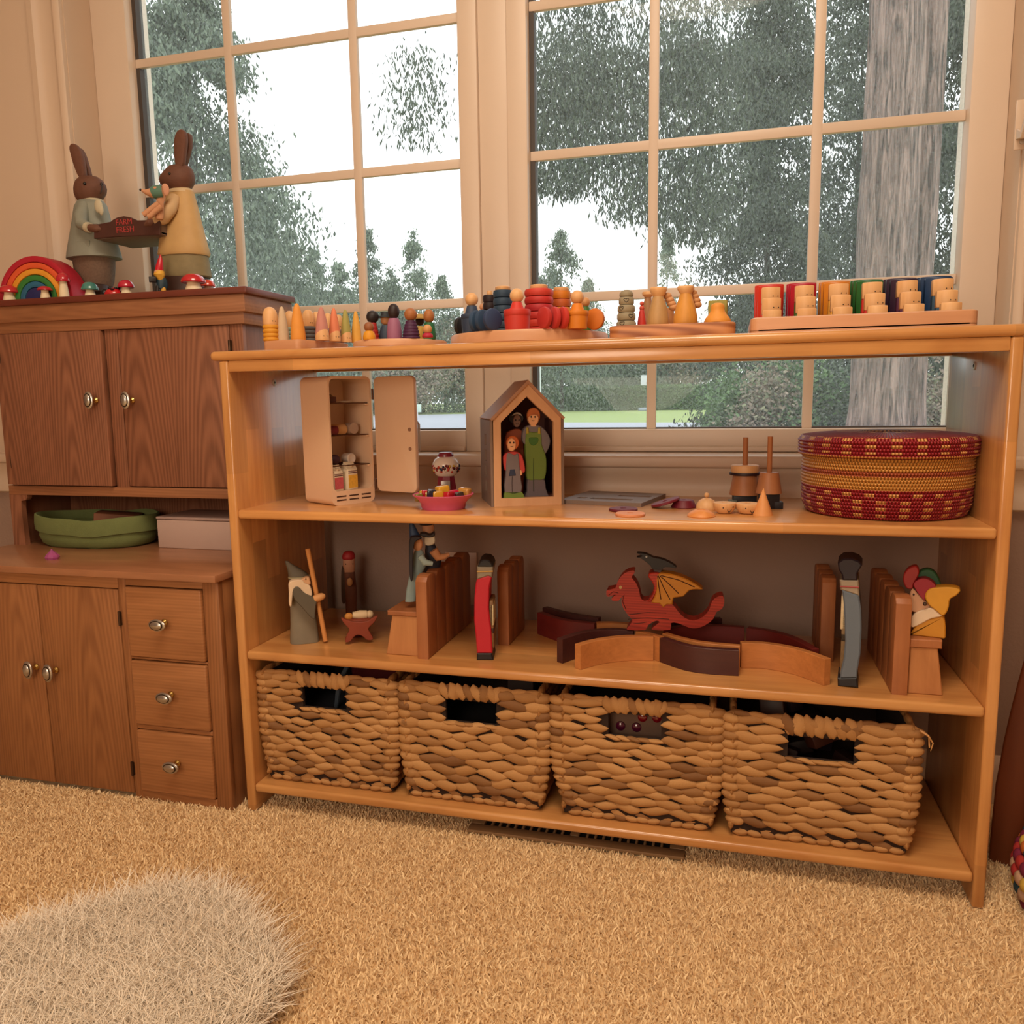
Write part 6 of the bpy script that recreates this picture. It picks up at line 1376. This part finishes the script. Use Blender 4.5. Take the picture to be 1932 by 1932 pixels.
q = onY(1741, 1380, .020)-lb.location
for k_, pts in enumerate((((0, 0, 0), (.008, -.004, -.006), (.009, -.006, -.022)), ((-.004, -.002, .002), (.006, -.008, -.003), (.013, -.008, -.014), (.010, -.010, -.026)))):
    b = B(); tube(b, [(q.x+a_, q.y+c_, q.z+d_) for a_, c_, d_ in pts], [.0022, .0016, .0012, .0006][:len(pts)], 6); obj('loose_strand', b, straw, lb)
# ================================================================== RIGHT EDGE AND FOREGROUND
L = Fr(1890, 1632, 0, rz=-.35); t = L.thing('balance_board', 'brown curved wooden board leaning upright right of the bookcase', 'wooden board')
L0 = L
pts = [(1864, 1626), (1870, 1560), (1878, 1480), (1884, 1450), (1893, 1400), (1904, 1352), (1917, 1300), (1932, 1245), (1950, 1170), (1966, 1090), (2060, 1090), (2030, 1250), (1990, 1400), (1950, 1520), (1923, 1608), (1914, 1639)]
q = [L(*p) for p in pts]; q = [(x, max(z, 0)) for x, z in q]; q[0] = (q[0][0], 0); q[-1] = (q[-1][0], 0)
b = B(); prism(b, q, 0, .018, 'Y', .004, 3); obj('board', b, wood('balance_board_wood', (84, 38, 18), (112, 54, 26), 'zxy', .4, .6, None, .2, .02), t)
# braided cushion, only its left edge in view
cp_ = onZ(1912, 1700, 0); t = thing('braided_cushion', 'round braided multicoloured floor cushion at the lower right corner', 'cushion', (cp_.x+.150, cp_.y-.02, 0))
pal = [(170, 44, 40), (206, 110, 40), (44, 40, 70), (190, 150, 120), (120, 30, 60), (40, 70, 80), (206, 170, 70)]; rr = random.Random(9); src = {}
for lv in range(5):
    R = .135+.015*math.sin(PI*(lv+.5)/5); z = .012+.019*lv; n = 46
    for k in range(n):
        a = 2*PI*(k+.5*(lv % 2))/n
        if not (PI*.45 < a < PI*1.55): continue
        c = rr.choice(pal)
        if c not in src: b = B(); ball(b, (0, 0, 0), 1, (.008, .0135, .0115), 10, 7); src[c] = obj('braid', b, P(c, .8, .2, 200), t, loc=(R*math.cos(a), R*math.sin(a), z), rot=(.5, 0, a))
        else: meshcopy(src[c], t, (R*math.cos(a), R*math.sin(a), z), (.5, 0, a))
b = B(); lathe(b, [(.125, 0), (.140, .03), (.140, .07), (.12, .098), (0, .104)], 40); obj('padding', b, P((110, 50, 40), .9, .3, 60), t)
# sheepskin at the lower left
n = 60000; a = np.random.rand(n)*2*np.pi; r = np.sqrt(np.random.rand(n)); fx = .095+.215*r*np.cos(a)*(1+.06*np.sin(5*a)); fy = -.500+.215*r*np.sin(a)*(1+.07*np.sin(4*a+1))
fur_w = carpet_mat('sheepskin_wool', [(244, 224, 198), (250, 236, 216), (252, 242, 226), (248, 230, 208)])
o = blades('sheepskin', fx, fy, .004, .036, .0022, 1.6, fur_w, .5); o['kind'] = 'stuff'; o['label'] = 'fluffy cream sheepskin lying on the carpet in the foreground'; o['category'] = 'rug'
# curtain bracket at the upper right
p = onY(1918, 268, WY); t = thing('curtain_bracket', 'small white curtain bracket on the casing at the upper right', 'bracket', (p.x, WY-.0245, p.z))
b = B(); box(b, -.012, .012, -.004, 0, -.020, .060, .002); obj('plate', b, trim_m, t)
b = B(); prism(b, [(-.004, -.004), (-.030, -.008), (-.046, .012), (-.050, .040), (-.044, .040), (-.038, .018), (-.026, .004), (-.004, .014)], -.010, .004, 'X', .001); obj('hook', b, trim_m, t)
b = B(); lathe(b, [(.004, 0), (.004, .002), (0, .0025)], 12, T(0, -.004, -.008, PI/2, 0, 0)); obj('screw', b, steel_m, t)
# ================================================================== OUTSIDE THE WINDOWS
GZ = -.55
def far(px, d, z=GZ):
    """point on the ground at distance d along the picture column px"""
    r = ray(px, 755); s = d/math.hypot(r[0], r[1]); return Vector((CP[0]+r[0]*s, CP[1]+r[1]*s, z))
grass_m = paint('lawn_grass', (140, 156, 92), .95, .18, .6); road_m = paint('road_asphalt', (160, 164, 174), .9, .08, .4)
b = B(); prism(b, [(-300, 1.5), (300, 1.5), (300, 300), (-300, 300)], GZ-.3, GZ-.02, 'Z'); struct('lawn', b, grass_m, smooth=False)
e = [onZ(560, 787, GZ), onZ(780, 783.5, GZ), onZ(888, 780, GZ), onZ(1020, 797, GZ), onZ(1345, 797.5, GZ)]
e = [onZ(430, 789, GZ), onZ(880, 781, GZ), onZ(1000, 797, GZ), onZ(1345, 797, GZ), onZ(1800, 797, GZ)]
b = B(); prism(b, [(p.x, p.y) for p in e]+[(e[-1].x+4, 12), (-40, 12)], GZ-.019, GZ, 'Z'); struct('road', b, road_m, smooth=False)
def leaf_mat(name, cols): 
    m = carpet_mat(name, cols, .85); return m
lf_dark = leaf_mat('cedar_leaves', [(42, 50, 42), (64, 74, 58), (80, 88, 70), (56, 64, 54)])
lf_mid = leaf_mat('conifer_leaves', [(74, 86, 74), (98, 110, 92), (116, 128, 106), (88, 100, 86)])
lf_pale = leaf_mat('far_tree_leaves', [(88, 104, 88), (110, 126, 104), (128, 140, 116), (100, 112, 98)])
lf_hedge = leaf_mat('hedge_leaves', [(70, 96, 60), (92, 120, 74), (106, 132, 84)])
lf_brown = leaf_mat('shrub_leaves', [(120, 104, 92), (146, 128, 112), (128, 134, 100)])
bark, nt, bs = _mat('cedar_bark'); N = nt.nodes; tc = N.new('ShaderNodeTexCoord'); mp = N.new('ShaderNodeMapping'); mp.inputs['Scale'].default_value = (15, 15, 1.3); nt.links.new(tc.outputs['Object'], mp.inputs[0])
no = N.new('ShaderNodeTexNoise'); no.inputs['Scale'].default_value = 1; no.inputs['Detail'].default_value = 6; no.inputs['Roughness'].default_value = .65; no.inputs['Distortion'].default_value = .9; nt.links.new(mp.outputs[0], no.inputs['Vector'])
rp = N.new('ShaderNodeValToRGB'); rp.color_ramp.elements[0].position = .36; rp.color_ramp.elements[0].color = c4((60, 46, 42)); rp.color_ramp.elements[1].position = .62; rp.color_ramp.elements[1].color = c4((164, 136, 124)); nt.links.new(no.outputs['Fac'], rp.inputs[0]); nt.links.new(rp.outputs[0], bs.inputs['Base Color']); bs.inputs['Roughness'].default_value = .95
bp = N.new('ShaderNodeBump'); bp.inputs['Strength'].default_value = 1; bp.inputs['Distance'].default_value = .05; nt.links.new(no.outputs['Fac'], bp.inputs['Height']); nt.links.new(bp.outputs['Normal'], bs.inputs['Normal']); bark_d = paint('dark_bark', (70, 62, 56), .95, .2, 5)
def leaves(name, C_, m, leaf, rng, asp=.4, hang=1.0):
    n = len(C_); a = rng.random(n)*2*np.pi; L_ = leaf*(.6+.8*rng.random(n)); w = L_*asp
    wx, wy = np.cos(a)*w/2, np.sin(a)*w/2
    dx, dy, dz = (rng.random(n)-.5)*L_*1.1, (rng.random(n)-.5)*L_*1.1, -L_*(hang*(.55+.45*rng.random(n)))
    V = np.zeros((n, 4, 3)); top = C_; mid = C_+np.stack([dx*.5, dy*.5, dz*.5], 1); bot = C_+np.stack([dx, dy, dz], 1)
    V[:, 0] = top; V[:, 1] = mid+np.stack([wx, wy, 0*wx], 1); V[:, 2] = bot; V[:, 3] = mid-np.stack([wx, wy, 0*wx], 1)
    return mesh_np(name, V.reshape(-1, 3), n, 4, ((0, 1, 2, 3),), m)
def conifer(name, label, pos, H, R, n, leaf, m, seed, t0=.04, droop=.25, shape=.85, trunk=.22, nb=90, grp='conifers beyond the road'):
    rng = np.random.default_rng(seed); t = thing(name, label, 'tree', pos, 0, grp)
    th = t0+(1-t0)*rng.random(nb)**1.15; az = rng.random(nb)*2*np.pi; ln = R*(1-th)**shape*(.6+.5*rng.random(nb))+R*.04
    k = rng.integers(0, nb, n); s = .12+.88*rng.random(n)**.75
    j = (.10*ln[k]+leaf*.5)[:, None]*rng.normal(size=(n, 3))*np.array([1, 1, .6])
    P_ = np.stack([np.cos(az[k])*ln[k]*s, np.sin(az[k])*ln[k]*s, th[k]*H-droop*ln[k]*s*s+.04*H*(1-s)], 1)+j
    P_[:, 2] = np.maximum(P_[:, 2], leaf*.9)
    o = leaves('foliage', P_, m, leaf, rng); o.parent = t
    b = B(); tube(b, [(0, 0, -.1), (0, 0, H*.5), (0, 0, H*.97)], [trunk, trunk*.6, trunk*.1], 8); obj('trunk', b, bark_d, t)
    return t
def bushtree(name, label, pos, H, R, n, leaf, m, seed, clear=.12, trunk=.15, grp='trees beyond the road'):
    rng = np.random.default_rng(seed); t = thing(name, label, 'tree', pos, 0, grp)
    nc = 26; c = rng.normal(size=(nc, 3)); c /= np.linalg.norm(c, axis=1)[:, None]; c *= (rng.random(nc)**.4)[:, None]
    cc = c*np.array([R*.75, R*.75, H*(1-clear)*.42])+np.array([0, 0, H*(clear+(1-clear)*.52)]); k = rng.integers(0, nc, n)
    P_ = cc[k]+rng.normal(size=(n, 3))*np.array([R*.22, R*.22, H*.10]); P_[:, 2] = np.maximum(P_[:, 2], leaf)
    o = leaves('foliage', P_, m, leaf, rng, .6, .6); o.parent = t
    b = B(); tube(b, [(0, 0, -.1), (0, 0, H*.6)], [trunk, trunk*.4], 8)
    for q in range(4): a = q*1.7; tube(b, [(0, 0, H*.25), (math.cos(a)*R*.5, math.sin(a)*R*.5, H*.6)], [trunk*.5, trunk*.12], 6)
    obj('trunk', b, bark_d, t); return t
def Hpx(px, top, d): return (755-top)/FPX*d/math.cos(math.atan((px-966)/FPX))*1.0+1.318
# big conifers on the left
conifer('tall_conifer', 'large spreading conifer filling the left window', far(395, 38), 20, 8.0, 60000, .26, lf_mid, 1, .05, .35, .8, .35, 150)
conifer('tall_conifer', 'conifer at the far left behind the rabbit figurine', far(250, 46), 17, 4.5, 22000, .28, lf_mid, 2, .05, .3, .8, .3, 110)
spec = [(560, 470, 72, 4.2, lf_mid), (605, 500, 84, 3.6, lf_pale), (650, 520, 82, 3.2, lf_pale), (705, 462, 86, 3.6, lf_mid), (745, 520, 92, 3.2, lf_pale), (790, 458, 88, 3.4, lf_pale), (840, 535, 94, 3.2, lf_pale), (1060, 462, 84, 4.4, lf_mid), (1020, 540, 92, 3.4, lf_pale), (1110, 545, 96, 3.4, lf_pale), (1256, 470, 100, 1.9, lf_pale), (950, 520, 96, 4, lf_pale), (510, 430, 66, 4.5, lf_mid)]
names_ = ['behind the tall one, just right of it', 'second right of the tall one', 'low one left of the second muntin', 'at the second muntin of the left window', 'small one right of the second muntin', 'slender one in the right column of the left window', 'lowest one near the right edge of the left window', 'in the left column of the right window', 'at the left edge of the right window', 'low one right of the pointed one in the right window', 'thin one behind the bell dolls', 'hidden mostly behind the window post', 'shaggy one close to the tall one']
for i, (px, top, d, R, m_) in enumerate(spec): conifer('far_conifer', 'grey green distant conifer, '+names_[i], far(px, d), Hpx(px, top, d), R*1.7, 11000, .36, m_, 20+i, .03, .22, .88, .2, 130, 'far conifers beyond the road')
# lower belt of trees and shrubs above the grass
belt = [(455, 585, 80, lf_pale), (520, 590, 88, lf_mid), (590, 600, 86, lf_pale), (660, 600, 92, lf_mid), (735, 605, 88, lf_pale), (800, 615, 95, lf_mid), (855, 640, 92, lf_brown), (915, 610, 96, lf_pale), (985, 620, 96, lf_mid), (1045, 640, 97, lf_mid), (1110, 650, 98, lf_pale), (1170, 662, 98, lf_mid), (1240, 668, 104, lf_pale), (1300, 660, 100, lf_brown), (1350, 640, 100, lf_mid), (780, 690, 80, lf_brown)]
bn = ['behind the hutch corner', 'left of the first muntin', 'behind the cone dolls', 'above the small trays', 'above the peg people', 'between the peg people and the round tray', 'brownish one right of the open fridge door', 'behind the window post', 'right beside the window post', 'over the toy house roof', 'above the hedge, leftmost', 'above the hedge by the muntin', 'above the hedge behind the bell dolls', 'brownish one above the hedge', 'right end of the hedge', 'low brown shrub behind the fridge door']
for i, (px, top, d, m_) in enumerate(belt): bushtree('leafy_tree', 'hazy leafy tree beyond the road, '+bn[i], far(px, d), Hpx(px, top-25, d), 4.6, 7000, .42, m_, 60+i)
# clipped hedge
rng = np.random.default_rng(5); pa, pb = far(1035, 90), far(1420, 84); n = 16000; s = rng.random(n); fr = rng.random(n) < .7
hp = np.stack([pa.x+(pb.x-pa.x)*s, pa.y+(pb.y-pa.y)*s+np.where(fr, -.8, rng.random(n)*1.6-.8), np.where(fr, .15+2.45*rng.random(n), 2.5)], 1)-np.array([pa.x, pa.y, 0])+rng.normal(size=(n, 3))*.06
t = thing('hedge', 'long clipped green hedge beyond the grass', 'hedge', (pa.x, pa.y, GZ)); o = leaves('foliage', hp, lf_hedge, .30, rng, .6, .6); o.parent = t
d_ = (pb-pa); b = B(); box(b, 0, d_.length, -.6, .6, 0, 2.4, m=T(rz=math.atan2(d_.y, d_.x))); obj('branches', b, paint('hedge_inner', (66, 88, 54), .95, .2, 3), t)
# neighbour's house, hoop, post
p = far(1185, 112); t = thing('far_house', 'grey neighbouring house behind the hedge', 'house', p, .25)
b = B(); box(b, -5, 5, 0, 8, 0, 2.9); obj('wall', b, P((176, 176, 178), .8), t); b = B(); prism(b, [(-5.5, 2.8), (5.5, 2.8), (0, 4.9)], -.3, 8.3, 'Y'); obj('roof', b, P((128, 130, 138), .8), t)
b = B(); box(b, 1, 2.4, -.05, .05, 1, 2.2); obj('window', b, P((90, 96, 104), .3), t)
p = far(1222, 82); t = thing('basketball_hoop', 'basketball hoop on a dark post before the hedge', 'basketball hoop', p, .2)
b = B(); tube(b, [(0, 0, 0), (0, 0, 2.2), (0, -.5, 2.9)], .09, 8); obj('post', b, P((70, 80, 96), .6), t); b = B(); box(b, -.75, .75, -.60, -.55, 2.5, 3.5); obj('backboard', b, P((196, 200, 206), .5), t)
b = B(); box(b, -.9, .5, -.5, .6, 0, .3, .05); obj('base', b, P((150, 160, 176), .6), t); b = B(); tube(b, [(.23*math.cos(a), -.85+.23*math.sin(a), 2.75) for a in np.linspace(0, 2*PI, 13)], .03, 6); obj('rim', b, P((150, 80, 60), .6), t)
p = far(1018, 70); t = thing('white_post', 'tall white post left of the distant hedge', 'post', p); b = B(); lathe(b, [(.16, 0), (.14, 6), (.13, 6)], 10); obj('shaft', b, P((206, 212, 212), .7), t); b = B(); lathe(b, [(.24, 0), (.24, .25), (.16, .3)], 10); obj('foot', b, P((190, 196, 196), .7), t)
p = far(787, 62); t = thing('yard_sign', 'small pale sign on a stake beside the road', 'sign', p, -.2); b = B(); box(b, -.35, .35, -.02, .02, .45, 1.05, .02); obj('panel', b, P((206, 226, 212), .6), t); b = B(); box(b, -.03, .03, -.02, .02, 0, .5); obj('stake', b, P((220, 220, 220), .6), t)
# cedar with the big double trunk
c0 = far(1668, 16); t = thing('cedar_tree', 'big cedar with a thick double trunk outside the right window', 'tree', c0)
k = FPX/16.0
def trunk(nm, off, r0, r1, H, lean, seed):
    rng = random.Random(seed); rings = []; n = 40; ph = [rng.uniform(0, 6) for _ in range(6)]
    for i in range(26):
        z = -.3+H*i/25; f = i/25; r = (r0+(r1-r0)*f)*(1+.25*max(0, .12-f)/.12); ring = []
        for j in range(n):
            a = 2*PI*j/n; q = 1+.05*math.sin(5*a+ph[0]+z*.25)+.035*math.sin(9*a+ph[1]-z*.4)+.03*math.sin(14*a+ph[2]+z*.8)+.02*math.sin(3*z+ph[3]+2*a)
            ring.append((off[0]+lean*z+r*q*math.cos(a), off[1]+r*q*math.sin(a), z))
        rings.append(ring)
    b = B(); loft(b, rings); obj(nm, b, bark, t, auto=80)
trunk('trunk', (-.10, 0), .50, .40, 12, .0, 1); trunk('trunk', (.42, .35), .34, .27, 12, .006, 2)
rng = np.random.default_rng(11)
def spray(cx, y0, y1, w, d, n, leaf=.13):
    n = int(n*1.7)
    """hanging branch spray between picture heights y0 and y1 around column cx, d metres away"""
    base = far(cx, d)-c0; s = rng.random(n); taper = 1-.8*s**1.3; px_ = rng.normal(size=n)*w*.36*taper
    z = (755-(y0+(y1-y0)*s))/FPX*d+1.318+GZ*0; ax = Vector((base.x, base.y)); dirx = np.array([CR[0], CR[1]]); dirx = dirx/np.linalg.norm(dirx)
    P_ = np.stack([base.x+dirx[0]*px_/FPX*d+rng.normal(size=n)*.25, base.y+dirx[1]*px_/FPX*d+rng.normal(size=n)*.25, z], 1)
    return P_
SP = [(800, 140, 306, 30, 15, 420), (772, 200, 285, 22, 15, 90), (825, 150, 275, 20, 15, 160), (1030, 120, 388, 60, 14, 1700), (1075, 150, 392, 50, 14, 1600), (1098, 200, 388, 44, 14, 1000), (1010, 200, 372, 30, 14, 500), (1135, 140, 345, 34, 14, 700), (1148, 150, 372, 24, 14, 420), (1180, 140, 440, 44, 14, 1500), (1205, 200, 430, 34, 14, 900), (1225, 150, 420, 40, 14, 900), (1262, 120, 330, 44, 14, 800), (1250, 380, 450, 20, 14, 200), (1278, 330, 478, 34, 14, 800), (1310, 150, 485, 50, 14, 1900), (1335, 150, 470, 50, 14, 1600), (1000, 60, 300, 60, 15, 900), (1110, 60, 260, 120, 15, 2600), (1280, 60, 250, 140, 15, 2400)]
A_ = np.concatenate([spray(*a) for a in SP]); o = leaves('hanging_branches', A_, lf_dark, .11, rng, .28, 1.2); o.parent = t
for pts in ([(1345, 262), (1270, 305), (1215, 322), (1160, 330)], [(1330, 150), (1200, 185), (1060, 190), (1000, 180)], [(1340, 330), (1300, 345), (1260, 360)]):
    b = B(); q = []
    for px, py in pts: v = far(px, 14.3)-c0; q.append((v.x, v.y, (755-py)/FPX*14.3+1.318))
    tube(b, q, [.05, .035, .022, .012][:len(q)], 6); obj('branch', b, bark_d, t)
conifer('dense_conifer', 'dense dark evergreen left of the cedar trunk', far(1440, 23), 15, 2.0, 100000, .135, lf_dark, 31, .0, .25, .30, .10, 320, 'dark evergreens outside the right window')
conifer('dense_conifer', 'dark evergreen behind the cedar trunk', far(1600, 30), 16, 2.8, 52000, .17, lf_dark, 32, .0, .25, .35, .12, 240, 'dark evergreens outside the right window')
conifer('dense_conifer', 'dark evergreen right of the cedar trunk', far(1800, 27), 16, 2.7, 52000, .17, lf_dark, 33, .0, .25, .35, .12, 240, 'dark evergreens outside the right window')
for i, (px, d, top, R, m_) in enumerate(((1380, 18, 700, .9, lf_hedge), (1445, 17, 690, .9, lf_brown), (1505, 17.5, 680, 1.0, lf_hedge), (1575, 18, 690, .9, lf_mid), (1765, 18.5, 690, 1.0, lf_brown))):
    bushtree('garden_shrub', ('leafy shrub at the left foot of the dark evergreen', 'brownish shrub below the dark evergreen', 'green shrub left of the cedar trunk by the muntin', 'green shrub close to the cedar trunk', 'reddish shrub right of the cedar trunk')[i], far(px, d), Hpx(px, top, d)-.2, R, 5000, .12, m_, 90+i, .02, .05, 'garden shrubs outside the right window')
